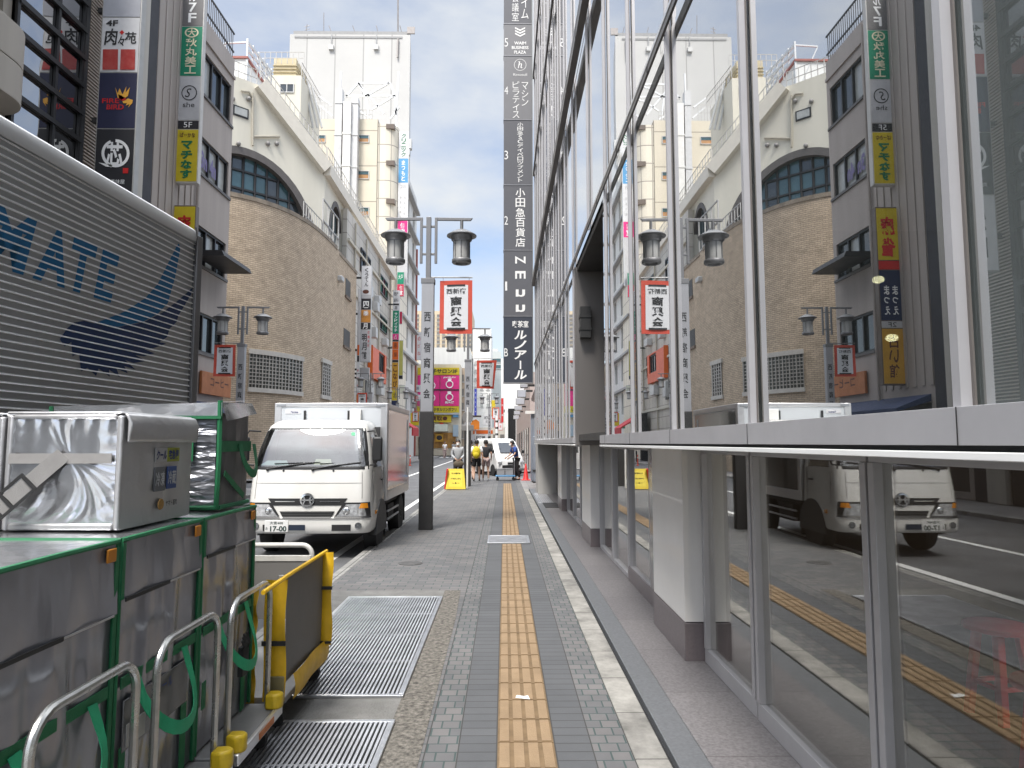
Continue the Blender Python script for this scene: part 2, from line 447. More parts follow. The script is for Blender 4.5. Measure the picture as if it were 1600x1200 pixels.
# the white mark someone has painted on the strip
tag(MB().sheet([(0.07, 4.43, 0.0112), (0.16, 4.40, 0.0112), (0.15, 4.47, 0.0112), (0.125, 4.455, 0.0112), (0.08, 4.475, 0.0112)]).build('paint_mark', M_line), kind='structure')
ed = MB().box(0.662, 0.828, -6, 24, -0.05, 0.006)
tag(ed.build('stone_edging', pv_stone, bevel=0.004), kind='structure')
gt = MB().box(0.828, 0.856, -6, 24, -0.06, -0.03)
tag(gt.build('gutter', M_dark), kind='structure')
tr = MB().box(0.856, 1.02, -6, 24, -0.05, 0.012, 1).box(1.02, 1.62, -6, 24, -0.05, 0.016, 0)
tag(tr.build('terrace', [brick_mat('granite slabs', (0.182, 0.172, 0.175), (0.150, 0.142, 0.146), (0.09, 0.08, 0.082), 0.75, 0.9, 0.004, 0.0, axes='xy', rough=0.4, var=0.5, bump=0.1, nscale=48), M_granite_grey], bevel=0.004), kind='structure')
# concrete and aggregate frame round the gratings
cf = MB()
cf.sheet([(-0.64, 2.0, 0.004), (-0.42, 2.0, 0.004), (-0.44, 6.4, 0.004), (-0.47, 7.6, 0.004), (-0.64, 7.6, 0.004)], 1)
cf.sheet([(KX, 2.0, 0.004), (-0.64, 2.0, 0.004), (-0.64, 7.6, 0.004), (KX, 7.6, 0.004)], 0)
tag(cf.build('concrete_apron', [M_concrete, M_gravelly]), kind='structure')

def grating(name, label, x0, x1, y0, y1, pitch, along, group=None):
    t = thing(name, label, 'grating', group)
    fr = MB(); w = 0.035
    fr.box(x0, x1, y0, y0 + w, 0.004, 0.020).box(x0, x1, y1 - w, y1, 0.004, 0.020).box(x0, x0 + w, y0 + w, y1 - w, 0.004, 0.020).box(x1 - w, x1, y0 + w, y1 - w, 0.004, 0.020)
    fr.build('frame', M_steel, t, bevel=0.002)
    b = MB()
    if along == 'y':
        n = int((x1 - x0 - 2 * w) / pitch)
        for i in range(n):
            x = x0 + w + (i + 0.5) * (x1 - x0 - 2 * w) / n; b.box(x - pitch * 0.27, x + pitch * 0.27, y0 + w, y1 - w, 0.006, 0.018)
        for yy in [y0 + (y1 - y0) * k / 4 for k in (1, 2, 3)]: b.box(x0 + w, x1 - w, yy - 0.006, yy + 0.006, 0.006, 0.016)
    else:
        n = int((y1 - y0 - 2 * w) / pitch)
        for i in range(n):
            yy = y0 + w + (i + 0.5) * (y1 - y0 - 2 * w) / n; b.box(x0 + w, x1 - w, yy - pitch * 0.25, yy + pitch * 0.25, 0.006, 0.018)
    b.build('bars', mat('worn grating steel', (0.42, 0.43, 0.455), 0.5, 0.5, var=0.3, vs=5), t, smooth=0)
    MB().sheet([(x0 + w, y0 + w, 0.0055), (x1 - w, y0 + w, 0.0055), (x1 - w, y1 - w, 0.0055), (x0 + w, y1 - w, 0.0055)]).build('pit', M_dark, t)  # dark sheet on the paving, painted as the shade below the bars
    return rebase(t, ((x0 + x1) / 2, (y0 + y1) / 2, 0))
grating('pavement_grating', 'large grey steel grating in the pavement behind the yellow cart', -1.60, -0.63, 4.45, 7.25, 0.0265, 'y')
grating('pavement_grating', 'grey steel grating at the bottom edge of the photo, nearer than the other large one', -1.60, -0.62, 1.9, 4.08, 0.0265, 'y')
grating('drain_grating', 'small silver drain grating set across the yellow tactile strip', -0.27, 0.41, 11.03, 11.92, 0.06, 'x')
grating('drain_grating', 'dark drain grating in the terrace beside the far shop entrance', 0.90, 1.3, 18.3, 21.6, 0.05, 'y')
mh = MB().lathe([(0.16, 0.001), (0.16, 0.006), (0.145, 0.007), (0.14, 0.004), (0.12, 0.004), (0.11, 0.008), (0.0005, 0.008)], (-1.24, 9.3, 0), 28)
tag(mh.build('manhole_cover', mat('cast iron', (0.14, 0.135, 0.13), 0.5, 0.6, var=0.3, vs=20)), 'small round iron manhole cover in the brick paving', 'manhole')
mt = MB().box(1.0, 1.36, 16.9, 18.2, 0.016, 0.032)
tag(mt.build('door_mat', M_black, bevel=0.006), 'dark rubber mat lying on the terrace by a pillar', 'mat')
# ------------------------------------------------------------------ the glass office building on the right
FX = 0.985                                   # plane of the upper glass
SX = 1.47                                    # plane of the shop windows below
M_alu2 = mat('satin silver frame', (0.46, 0.455, 0.47), 0.42, 0.35, var=0.08, vs=4)
G_up = glass_mat('coated facade glass', (0.42, 0.46, 0.45), 0.40, 1.7, wave=0.0016, wscale=0.55, veil=0.015)
G_film = glass_mat('filmed facade glass', (0.40, 0.46, 0.47), 0.34, 1.9, veil=0.12)
G_low = glass_mat('shop window glass', (0.84, 0.84, 0.81), 0.068, 3.0, wave=0.001, wscale=0.7)
M_panel = mat('enamel panel', (0.76, 0.745, 0.72), 0.42, 0.0, var=0.05, vs=1.5, coat=0.2)
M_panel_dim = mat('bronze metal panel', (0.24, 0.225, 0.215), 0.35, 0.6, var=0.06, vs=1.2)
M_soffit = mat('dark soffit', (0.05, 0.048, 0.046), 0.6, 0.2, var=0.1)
ob = thing('office_building', 'glass fronted office building with aluminium mullions along the right pavement', 'building')
mull_y = [-1.05, 0.19, 1.43, 2.655, 3.89, 5.14, 6.40]
Y_in0, Y_in1 = 6.72, 9.25                    # the entrance recess
far_y = [9.45 + 1.24 * i for i in range(10)] + [21.4]
levels = [1.665, 4.03, 6.62, 10.2, 13.45, 17.2]
def mullion(y, z0, z1, w=0.026, d=0.036):
    mb = MB().box(FX - d, FX - 0.006, y - w / 2, y + w / 2, z0, z1, 0).box(FX + 0.010, FX + 0.05, y - w / 2 - 0.004, y + w / 2 + 0.004, z0, z1, 1)
    mb.box(FX - 0.012, FX - 0.007, y - w / 2 - 0.008, y - w / 2, z0, z1, 2)
    return mb.build('mullion', [M_alu2, M_alu_dark, mat('grey gasket', (0.16, 0.145, 0.135), 0.5, 0.3)], ob)
def pane(y0, y1, z0, z1, x=FX, m=None, nm='glass_pane'):
    j = [random.uniform(-0.0022, 0.0022) for _ in range(3)]; d = [j[0], j[1], j[1] + j[2], j[0] + j[2]]      # no pane sits quite true
    q = [(x + d[0], y0, z0), (x + 0.008 + d[0], y0, z0), (x + 0.008 + d[1], y1, z0), (x + d[1], y1, z0), (x + d[3], y0, z1), (x + 0.008 + d[3], y0, z1), (x + 0.008 + d[2], y1, z1), (x + d[2], y1, z1)]
    return MB().hexa(q).build(nm, m or G_up, ob, smooth=0)
for z0, z1 in zip(levels, levels[1:]):
    for a, b in zip(mull_y, mull_y[1:]):
        pane(a + 0.002, b - 0.002, z0, z1, m=G_film if a < 0.5 else None)
    for y in mull_y: mullion(y, z0, z1)
    if z0 > 4:
        pane(mull_y[-1] + 0.002, 7.72, z0, z1); pane(7.724, Y_in1 + 0.19, z0, z1); mullion(7.72, z0, z1)
    else:
        pane(mull_y[-1] + 0.002, Y_in0, z0, z1)
    for a, b in zip(far_y, far_y[1:]): pane(a + 0.002, b - 0.002, z0, z1)
    for y in far_y: mullion(y, z0, z1)
# horizontal bands
for z0, z1, d, nm in ((4.005, 4.075, 0.052, 'beam'), (6.53, 6.70, 0.12, 'beam'), (10.12, 10.24, 0.075, 'beam'), (13.38, 13.50, 0.075, 'beam')):
    b = MB().box(FX - d, FX - 0.0375, -2, 21.45, z0, z1, 0)
    b.box(FX - d - 0.004, FX - d - 0.0005, -2, 21.45, z1 - 0.022, z1 + 0.004, 1)
    yy = -1.9
    while yy < 21:
        b.box(FX - d - 0.003, FX - d - 0.0005, yy, yy + 0.012, z0, z1 - 0.03, 2); yy += 1.24 if d < 0.2 else 2.48
    b.build(nm, [M_alu_dark, M_alu, M_dark], ob)
sill = MB().box(FX - 0.055, FX + 0.02, -2, Y_in0, 1.585, 1.664, 0)
sill.box(FX - 0.055, FX + 0.02, Y_in1 + 0.15, 21.45, 1.585, 1.664, 0)
for y in mull_y: sill.box(FX - 0.057, FX - 0.0555, y - 0.027, y - 0.024, 1.585, 1.664, 1)
sill.build('sill_rail', [M_alu2, M_dark], ob, bevel=0.003)
ld = MB().box(FX - 0.06, SX + 0.05, -2, Y_in0 - 0.02, 1.555, 1.572, 0).box(FX - 0.06, FX + 0.1, Y_in1 + 0.15, 21.45, 1.555, 1.572, 0)
ld.build('ledge', M_white, ob, bevel=0.002)
MB().box(FX - 0.04, FX + 0.3, -2, Y_in0 - 0.02, 1.573, 1.584).build('shadow_gap', M_dark, ob)
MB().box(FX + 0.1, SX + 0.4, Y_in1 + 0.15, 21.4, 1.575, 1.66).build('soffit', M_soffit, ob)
# entrance recess
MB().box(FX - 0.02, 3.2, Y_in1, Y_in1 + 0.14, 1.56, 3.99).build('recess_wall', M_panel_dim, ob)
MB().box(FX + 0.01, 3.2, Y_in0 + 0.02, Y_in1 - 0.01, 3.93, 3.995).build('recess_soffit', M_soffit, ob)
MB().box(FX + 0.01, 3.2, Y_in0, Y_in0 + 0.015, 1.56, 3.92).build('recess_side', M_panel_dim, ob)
MB().box(3.2, 3.25, Y_in0, Y_in1 + 0.1, 0.0, 3.99).build('recess_back', mat('recess back', (0.10, 0.095, 0.09), 0.5), ob)
MB().box(1.02, 1.16, Y_in1 - 0.13, Y_in1 - 0.01, 3.0, 3.42).box(1.01, 1.17, Y_in1 - 0.14, Y_in1 - 0.008, 3.10, 3.14).box(1.01, 1.17, Y_in1 - 0.14, Y_in1 - 0.008, 3.27, 3.31).build('wall_lamp', mat('lamp housing', (0.06, 0.06, 0.06), 0.4, 0.5), ob)
# upper rooms behind the glass
M_room = mat('room wall', (0.70, 0.70, 0.66), 0.8)
up_in = MB()
for z0, z1 in zip(levels, levels[1:]):
    up_in.box(FX + 0.25, 7, -2.2, 6.65, z1 - 0.34, z1 - 0.05)
up_in.build('ceiling_slab', M_room, ob)
MB().box(FX + 0.1, 7, -2.2, 6.65, 1.60, 1.655).build('floor_slab', mat('room floor', (0.12, 0.12, 0.115), 0.6), ob)
MB().box(6.9, 7.05, -2.2, 21.4, 1.66, 17.3).box(1.1, 6.9, -2.3, -2.2, 1.66, 17.3).box(1.2, 6.9, 9.45, 21.4, 1.66, 1.70).box(1.2, 6.9, 9.40, 9.45, 1.7, 17.2).build('inner_wall', mat('inner wall', (0.10, 0.105, 0.10), 0.8), ob)
cb_ = MB()
def curt(u, v): return (FX + 0.22 + 0.018 * math.sin(u * 60), -0.9 + u * 2.05, 1.67 + v * 1.95)
cb_.grid(curt, 80, 1)
cb_.build('curtain', mat('sheer curtain', (0.45, 0.49, 0.50), 0.9), ob)
# pillars
def pillar(y0, y1, x0=1.315, top=1.555, x1=1.62, base=0.285):
    p = MB().box(x0, x1, y0, y1, base + 0.006, top).build('pillar', M_panel, ob, bevel=0.003)
    MB().box(x0 + 0.012, x1 - 0.01, y0 + 0.012, y1 - 0.012, base - 0.002, base + 0.008).build('joint', M_dark, p)
    MB().box(x0 - 0.004, x1 + 0.004, y0 - 0.004, y1 + 0.004, 0.015, base).build('plinth', M_granite_wall, p, bevel=0.004)
pillar(5.12, 6.16); pillar(10.6, 11.75); pillar(16.1, 17.2, 1.33)
# shop windows
def shop_window(y0, y1, z0=0.016, z1=1.553, base=0.10, x=SX, fr=0.045):
    f = MB().box(x - 0.02, x + 0.05, y0, y1, z0, z0 + base).box(x - 0.02, x + 0.05, y0, y1, z1 - 0.04, z1)
    f.box(x - 0.025, x + 0.055, y0, y0 + fr, z0 + base, z1 - 0.04).box(x - 0.025, x + 0.055, y1 - fr, y1, z0 + base, z1 - 0.04)
    f.box(x - 0.012, x + 0.04, y0 + fr, y0 + fr + 0.012, z0 + base, z1 - 0.04, 1)
    w = f.build('shop_window', [M_alu2, M_black], ob, bevel=0.003)
    MB().box(x + 0.012, x + 0.02, y0 + fr, y1 - fr, z0 + base, z1 - 0.04).build('pane', G_low, w, smooth=0)
for a, b in ((-0.2, 1.36), (1.40, 2.745), (2.765, 4.06), (4.085, 5.10)): shop_window(a, b)
for a, b in ((6.9, 8.1), (8.13, 9.3), (9.33, 10.55)): shop_window(a, b, base=0.16 if a < 8 else 0.05)
for a, b in ((11.8, 13.2), (13.23, 14.6), (14.63, 16.05)): shop_window(a, b, base=0.05)
MB().box(SX - 0.03, SX + 0.1, 6.17, 6.88, 0.016, 1.553).build('mirror_panel', mat('mirror steel', (0.30, 0.30, 0.31), 0.12, 1.0, var=0.05), ob)
MB().box(SX - 0.035, SX + 0.1, 6.17, 8.1, 0.016, 0.17).build('plinth', M_granite_wall, ob, bevel=0.004)
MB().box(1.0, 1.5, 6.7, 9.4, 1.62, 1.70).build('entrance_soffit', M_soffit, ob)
# shop interior
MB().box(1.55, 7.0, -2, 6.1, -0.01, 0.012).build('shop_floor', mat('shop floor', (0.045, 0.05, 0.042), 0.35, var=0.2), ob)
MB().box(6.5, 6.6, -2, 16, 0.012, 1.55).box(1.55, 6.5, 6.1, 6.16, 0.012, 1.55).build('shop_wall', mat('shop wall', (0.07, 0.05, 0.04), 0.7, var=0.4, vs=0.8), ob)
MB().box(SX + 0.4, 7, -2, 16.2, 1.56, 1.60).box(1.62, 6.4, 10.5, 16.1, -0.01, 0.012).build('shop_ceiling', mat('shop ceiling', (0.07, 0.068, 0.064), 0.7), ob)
# building body above and behind
MB().box(FX + 0.06, 14, 21.42, 23.0, 0.02, 17.4).build('end_wall', mat('grey end wall', (0.40, 0.395, 0.38), 0.6, streak=True, vs=1.5), ob)
MB().box(FX - 0.03, FX + 0.055, 21.44, 21.62, 1.66, 17.4).build('corner_trim', M_white, ob)
MB().box(1.62, 14, 17.25, 21.38, 0.016, 1.56).build('shop_back', M_panel_dim, ob)
MB().box(FX - 0.02, 14, -2.3, 23.0, 17.3, 17.7).build('roof', M_concrete, ob)
MB().box(1.30, 1.62, 23.0, 24.3, 0.02, 5.2).build('end_pillar', mat('pale render', (0.62, 0.62, 0.58), 0.6), ob)
# pendant lamps lit upstairs, then an added fill light for the shop below
M_lit = bpy.data.materials.new('lit lamp'); M_lit.use_nodes = True
_b = M_lit.node_tree.nodes['Principled BSDF']; _b.inputs['Emission Color'].default_value = (1.0, 0.82, 0.5, 1); _b.inputs['Emission Strength'].default_value = 6.0
for u, v in ((1393, 528), (1372, 437)):
    p = P(u, v, X=3.0); MB().ball(p, (0.045, 0.045, 0.03), 8).build('pendant_lamp', M_lit, ob)
    MB().tube([(p.x, p.y, p.z + 0.031), (p.x, p.y, 3.68)], 0.004, 5).build('lamp_cord', M_black, ob)
MB().lathe([(0.10, 1.50), (0.10, 1.555), (0.001, 1.555)], (4.4, 2.9, 0), 16).build('ceiling_lamp', M_lit, ob)  # added glowing disc out of view, goes with the fill light
fill_light = bpy.data.lights.new('shop_lamp_light', 'POINT'); fill_light.energy = 26; fill_light.color = (1.0, 0.86, 0.68); fill_light.shadow_soft_size = 0.12  # added unseen light that brightens the stools behind the shop glass
slo = bpy.data.objects.new('shop_lamp_light', fill_light); col.objects.link(slo); slo.location = (4.4, 2.9, 1.42)
rebase(ob, (1.3, 10, 0))

def stool(loc, label, rz):
    t = thing('bar_stool', label, 'stool', 'red stools inside the shop window', loc, rz)
    mr = mat('red lacquer', (0.55, 0.025, 0.03), 0.4)
    MB().lathe([(0.001, 0.50), (0.165, 0.50), (0.175, 0.505), (0.175, 0.53), (0.165, 0.536), (0.001, 0.536)], n=32).build('seat', mr, t)
    for k in range(4):
        a = PI / 4 + k * PI / 2
        MB().beam((0.10 * math.cos(a), 0.10 * math.sin(a), 0.498), (0.16 * math.cos(a), 0.16 * math.sin(a), 0.012), 0.05, 0.035).build('leg', mr, t, bevel=0.004)
    s = MB()
    for k in range(4):
        a, b = PI / 4 + k * PI / 2, PI / 4 + (k + 1) * PI / 2
        s.beam((0.132 * math.cos(a), 0.132 * math.sin(a), 0.2), (0.132 * math.cos(b), 0.132 * math.sin(b), 0.2), 0.022, 0.022)
    s.build('stretcher', mr, t)
    return t
stool((2.85, 4.05, 0.012), 'red round stool behind the shop glass, the whole stool in view', 0.2)
stool((2.42, 3.08, 0.012), 'red round stool cut off by the right edge of the photo', 0.5)

# ------------------------------------------------------------------ the tall tenants' sign at the far end of the glass building
ts = thing('tenant_sign', 'tall dark grey tenant sign with white lettering hanging over the pavement', 'sign')
SY = 22.0
M_sg = mat('slate sign panel', (0.115, 0.117, 0.13), 0.45, 0.1, var=0.05)
M_sg2 = mat('lighter slate panel', (0.20, 0.20, 0.21), 0.45, 0.1, var=0.05)
M_sgn = mat('night blue sign panel', (0.045, 0.052, 0.07), 0.45, 0.1, var=0.05)
M_ltr = mat('white lettering', (0.85, 0.85, 0.84), 0.5, var=0.02)
M_ltr_b = mat('black lettering', (0.02, 0.02, 0.022), 0.6, var=0.02)
rows = [-120, 37, 87, 187, 289, 391, 494, 598]
nums = ['7', '6', '5', '4', '3', '2', '1', 'B']
xl, xr = -0.03, 0.905
for i in range(7):
    z1, z0 = P(790, rows[i], Y=SY).z, P(790, rows[i + 1], Y=SY).z
    mm = M_sg2 if i in (1, 2) else (M_sgn if i == 6 else M_sg)
    pn = MB().box(xl, xr, SY, SY + 0.30, z0 + 0.012, z1 - 0.012).build('panel', mm, ts, bevel=0.006)
    fy = SY - 0.006
    xc = (xl + 0.20 + xr) / 2 - 0.02
    zc, hh = (z0 + z1) / 2, z1 - z0
    T = [(nums[i + 1], (xl + 0.085, fy, zc - 0.1), RX, UZ, 0.12, 0.30)]
    if i == 0: T += [('ウイム', (xc + 0.16, fy, z0 + 0.75), RX, UZ, 0.27, 1.2, dict(vertical=True)), ('貸会議室', (xc - 0.16, fy, z0 + 0.75), RX, UZ, 0.25, 1.35, dict(vertical=True))]
    if i == 1:
        T += [('WAIM', (xc, fy, zc - 0.12), RX, UZ, 0.40, 0.11, dict(bold=0.03)), ('BUSINESS', (xc, fy, zc - 0.28), RX, UZ, 0.56, 0.11, dict(bold=0.03)), ('PLAZA', (xc, fy, zc - 0.44), RX, UZ, 0.40, 0.11, dict(bold=0.03))]
    if i == 2:
        T += [('ℎ', (xc, fy, z1 - 0.32), RX, UZ, 0.16, 0.24, dict(bold=0.01)), ('Rintosull', (xc, fy, z1 - 0.66), RX, UZ, 0.46, 0.09), ('マシン', (xc + 0.16, fy, zc - 0.22), RX, UZ, 0.24, 0.85, dict(vertical=True)),
              ('ピラティス', (xc - 0.14, fy, zc - 0.42), RX, UZ, 0.24, 1.3, dict(vertical=True))]
    if i == 3: T += [('小田急SCディベロップメント', (xc, fy, zc), RX, UZ, 0.21, 2.05, dict(vertical=True, bold=0.01))]
    if i == 4: T += [('小田急百貨店', (xc, fy, zc), RX, UZ, 0.34, 2.0, dict(vertical=True, bold=0.012))]
    if i == 5:
        for k, c in enumerate('NECC'):
            # the letters of this name lie on their sides
            T += [(c if c != 'N' else 'Z', (xc, fy, z1 - 0.32 - 0.48 * k), (0, 0, -1), (1, 0, 0), 0.22, 0.32, dict(bold=0.02))]
        T = T[:1] + [('N', (xc, fy, z1 - 0.32), RX, UZ, 0.34, 0.26, dict(bold=0.02)), ('m', (xc, fy, z1 - 0.82), RX, UZ, 0.34, 0.26, dict(bold=0.02)),
                     ('n', (xc, fy, z1 - 1.42), RX, (0, 0, -1), 0.36, 0.24, dict(bold=0.02)), ('n', (xc, fy, z1 - 1.92), RX, (0, 0, -1), 0.36, 0.24, dict(bold=0.02))]
        T[1] = ('Z', (xc, fy, z1 - 0.32), (0, 0, -1), (1, 0, 0), 0.26, 0.34, dict(bold=0.02))
        T[2] = ('E', (xc, fy, z1 - 0.82), (0, 0, -1), (1, 0, 0), 0.26, 0.34, dict(bold=0.02))
    if i == 6: T += [('喫茶室', (xc, fy, z1 - 0.26), RX, UZ, 0.52, 0.22, dict(bold=0.02)), ('ルノアール', (xc, fy, zc - 0.18), RX, UZ, 0.44, 1.62, dict(vertical=True, bold=0.03, shear=0.15))]
    lettering(pn, M_ltr, T)
    if i == 1:
        lg = MB()
        for k in range(3):
            for sgn in (-1, 1):
                zt = zc + 0.30 - k * 0.10
                lg.sheet([(xc, fy, zt), (xc + sgn * 0.17, fy, zt + 0.09), (xc + sgn * 0.17, fy, zt + 0.145), (xc, fy, zt + 0.055)])
        lg.build('emblem', M_ltr, pn, smooth=0)
    if i == 2:
        rg = MB(); n = 40
        for k in range(n):
            a, b = 2 * PI * k / n, 2 * PI * (k + 1) / n; c0 = (xc, z1 - 0.32)
            rg.sheet([(c0[0] + r_ * math.cos(t_), fy, c0[1] + r_ * math.sin(t_)) for r_, t_ in ((0.19, a), (0.205, a), (0.205, b), (0.19, b))])
        rg.build('emblem', M_ltr, pn, smooth=0)
for zz in [P(790, v, Y=SY).z for v in rows[1:]]:
    MB().box(xl - 0.01, xr + 0.01, SY - 0.012, SY + 0.31, zz - 0.011, zz + 0.011).build('rail', mat('sign rail', (0.32, 0.32, 0.33), 0.4, 0.6), ts)
MB().box(xr, xr + 0.03, SY - 0.01, SY + 0.31, 3.5, 18).build('edge_strip', mat('sign edge', (0.30, 0.31, 0.31), 0.4, 0.6), ts)
rebase(ts, (0.44, SY, 3.5))
# ------------------------------------------------------------------ silver delivery truck at the kerb
TRZ = -math.atan(0.0744)
TC = Vector((-2.505, 5.6, ROADZ))
st = thing('box_truck', 'silver box truck with corrugated sides and a blue wing painted near its rear edge', 'truck', None, TC, TRZ)
_ty = Vector((-math.sin(TRZ), math.cos(TRZ), 0)); _tx = Vector((math.cos(TRZ), math.sin(TRZ), 0))
def on_truck(u, v):
    """pixel to (along, height) on the truck's side"""
    a = Vector(ray(u, v)); c = Vector((0, 0, EYE))
    t = (TC - c).dot(_tx) / a.dot(_tx)
    p = c + a * t - TC
    return p.dot(_ty), p.z
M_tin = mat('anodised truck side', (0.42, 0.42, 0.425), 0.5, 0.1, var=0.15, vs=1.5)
M_tin_glint = mat('bright truck rib', (0.90, 0.90, 0.89), 0.4, 0.0, var=0.06)  # ribs coloured near white for the sky glint on their upper edges
TL, TZ0, TZ1 = 6.2, 0.95, 3.33
sd = MB(); z = TZ0; pitch = 0.0445
while z + pitch < TZ1:
    prof = [(-0.012, z), (-0.012, z + pitch - 0.0135), (0.003, z + pitch - 0.0125), (0.003, z + pitch - 0.011), (-0.012, z + pitch)]
    vs = [(x, yy, zz) for yy in (-TL, -0.06) for x, zz in prof]
    n = len(prof)
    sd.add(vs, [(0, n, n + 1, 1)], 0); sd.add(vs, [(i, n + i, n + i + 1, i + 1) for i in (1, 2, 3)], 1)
    z += pitch
sd.build('side_panel', [M_tin, M_tin_glint], st, smooth=0)
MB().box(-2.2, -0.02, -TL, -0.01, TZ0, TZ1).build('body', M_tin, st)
po = MB().box(-0.06, 0.012, -0.085, 0.0, TZ0 - 0.05, TZ1 + 0.05).box(-0.04, 0.02, -0.10, -0.086, TZ0, TZ1 + 0.02)
po.build('corner_post', mat('grey post', (0.16, 0.16, 0.165), 0.45, 0.5, var=0.06), st, bevel=0.006)
rm = MB().prism([(-0.09, TZ1 - 0.02), (0.006, TZ1 - 0.02), (0.012, TZ1 + 0.03), (0.0, TZ1 + 0.075), (-0.03, TZ1 + 0.10), (-0.09, TZ1 + 0.105)], 'xz', -TL, -0.09)
rm.build('roof_rail', mat('white roof rail', (0.72, 0.72, 0.72), 0.35, 0.4, var=0.06), st, bevel=0.006)
MB().box(-2.2, -0.09, -TL, -0.02, TZ1, TZ1 + 0.10).build('roof', M_white, st)
MB().tube([(0.012, -0.12, TZ1 + 0.1), (0.02, -0.11, TZ1 + 0.02), (0.014, -0.118, TZ1 - 0.12), (0.012, -0.112, TZ1 - 0.2)], 0.006, 6).build('cord', M_black, st)
MB().box(-2.1, -0.05, -TL, -0.03, 0.72, TZ0).build('chassis', M_black, st)
for yy in (-1.3, -5.4):
    w = MB().lathe([(0.30, -0.02), (0.42, -0.02), (0.43, -0.06), (0.43, -0.22), (0.42, -0.26), (0.30, -0.26)], (-0.05, yy, 0.43), 32, 'x').build('wheel', M_black, st)
    MB().lathe([(0.29, -0.04), (0.29, -0.05), (0.12, -0.09), (0.10, -0.03), (0.002, -0.03)], (-0.05, yy, 0.43), 24, 'x').build('rim', M_steel, w)
zt = (on_truck(162.7, 392)[1] + on_truck(133, 373)[1] + on_truck(93, 360)[1]) / 3
zb = (on_truck(150.7, 471)[1] + on_truck(125, 455)[1] + on_truck(90, 442)[1]) / 3
M_wing1 = mat('sea blue paint', (0.008, 0.16, 0.37), 0.45, var=0.06)
M_wing2 = mat('navy paint', (0.008, 0.035, 0.12), 0.45, var=0.10)
MXX = -0.0085
T = []
for ch, u0, u1, vm in (('M', -28, 58, 385), ('A', 55, 106, 400), ('T', 113, 153, 415), ('E', 150, 187, 430)):
    a, b = on_truck(u0, vm)[0], on_truck(u1, vm)[0]
    T.append((ch, (MXX, (a + b) / 2, (zt + zb) / 2), RY, UZ, b - a, zt - zb, dict(bold=0.045, shear=0.25, fit=False)))
lettering(st, M_wing1, T)
def decal(pts, m, nm, x=MXX):
    q = [on_truck(px / 3.75, 300 + py / 3.75) for px, py in pts]
    return MB().sheet([(x, a, b) for a, b in q]).build(nm, m, st, smooth=0)
decal([(1055, 300), (1062, 335), (1035, 490), (990, 650), (930, 715), (850, 758), (700, 790), (560, 770), (640, 740), (740, 700), (860, 620), (930, 540), (990, 420), (1040, 320)], M_wing1, 'wing_feather')
decal([(1132, 562), (1125, 600), (1090, 660), (1050, 725), (1042, 760), (1000, 800), (985, 850), (940, 880), (980, 888), (905, 915), (850, 920), (912, 945), (850, 962), (800, 955), (862, 990), (790, 1002), (740, 985), (800, 1040), (735, 1020), (755, 1062),
       (690, 1035), (708, 1085), (645, 1040), (650, 1082), (585, 1035), (570, 1078), (520, 1030), (483, 1052), (470, 945), (432, 962), (425, 880), (385, 905), (358, 862), (400, 800), (440, 765), (500, 755), (560, 771), (700, 792), (850, 762), (960, 705), (1050, 635)], M_wing2, 'wing', MXX + 0.0006)

# ------------------------------------------------------------------ insulated delivery boxes on trolleys
def sheet_mat(name, c, metal, rough, bump, scale, stretch=(1, 1, 1), dist=0.02):
    if name in _mats: return _mats[name]
    m = mat(name, c, rough, metal, var=0.10, vs=3)
    n, l = m.node_tree.nodes, m.node_tree.links; b = n['Principled BSDF']
    t = n.new('ShaderNodeTexCoord'); q = n.new('ShaderNodeMapping'); q.inputs['Scale'].default_value = stretch
    l.new(t.outputs['Object'], q.inputs['Vector'])
    z = n.new('ShaderNodeTexNoise'); z.inputs['Scale'].default_value = scale; z.inputs['Detail'].default_value = 3; z.inputs['Roughness'].default_value = 0.5; z.inputs['Distortion'].default_value = 0.5
    l.new(q.outputs['Vector'], z.inputs['Vector'])
    v = n.new('ShaderNodeTexVoronoi'); v.inputs['Scale'].default_value = scale * 2.2
    wv = n.new('ShaderNodeMix'); wv.data_type = 'RGBA'; wv.inputs['Factor'].default_value = 0.12
    l.new(q.outputs['Vector'], wv.inputs['A']); l.new(z.outputs['Color'], wv.inputs['B']); l.new(wv.outputs['Result'], v.inputs['Vector'])
    a = n.new('ShaderNodeMath'); a.operation = 'MULTIPLY_ADD'; a.inputs[1].default_value = 0.5
    l.new(v.outputs['Distance'], a.inputs[0]); l.new(z.outputs['Fac'], a.inputs[2])
    w = n.new('ShaderNodeBump'); w.inputs['Strength'].default_value = bump; w.inputs['Distance'].default_value = dist
    l.new(a.outputs[0], w.inputs['Height']); l.new(w.outputs['Normal'], b.inputs['Normal'])
    return m
M_foil = sheet_mat('crumpled silver foil', (0.74, 0.75, 0.78), 0.92, 0.22, 0.6, 3.6, (1, 1, 1.2), 0.02)
M_foil_soft = sheet_mat('silver cloth', (0.52, 0.52, 0.53), 0.55, 0.42, 0.6, 6.0, (1, 1, 1), 0.012)
M_vinyl = sheet_mat('grey vinyl sheet', (0.36, 0.37, 0.41), 0.5, 0.25, 0.75, 2.0, (1.3, 1.3, 0.5), 0.035)
M_vinyl_dk = sheet_mat('dark vinyl sheet', (0.13, 0.134, 0.145), 0.0, 0.34, 0.6, 4.0, (1.2, 1.2, 0.5), 0.02)
M_green = mat('green webbing', (0.013, 0.155, 0.062), 0.65, var=0.15, vs=20, bump=0.3, bs=300)
M_green_lt = mat('bright green strap', (0.02, 0.36, 0.17), 0.6, var=0.12, vs=20, bump=0.3, bs=300)
M_orange = mat('orange tab', (0.62, 0.23, 0.015), 0.5, var=0.15)
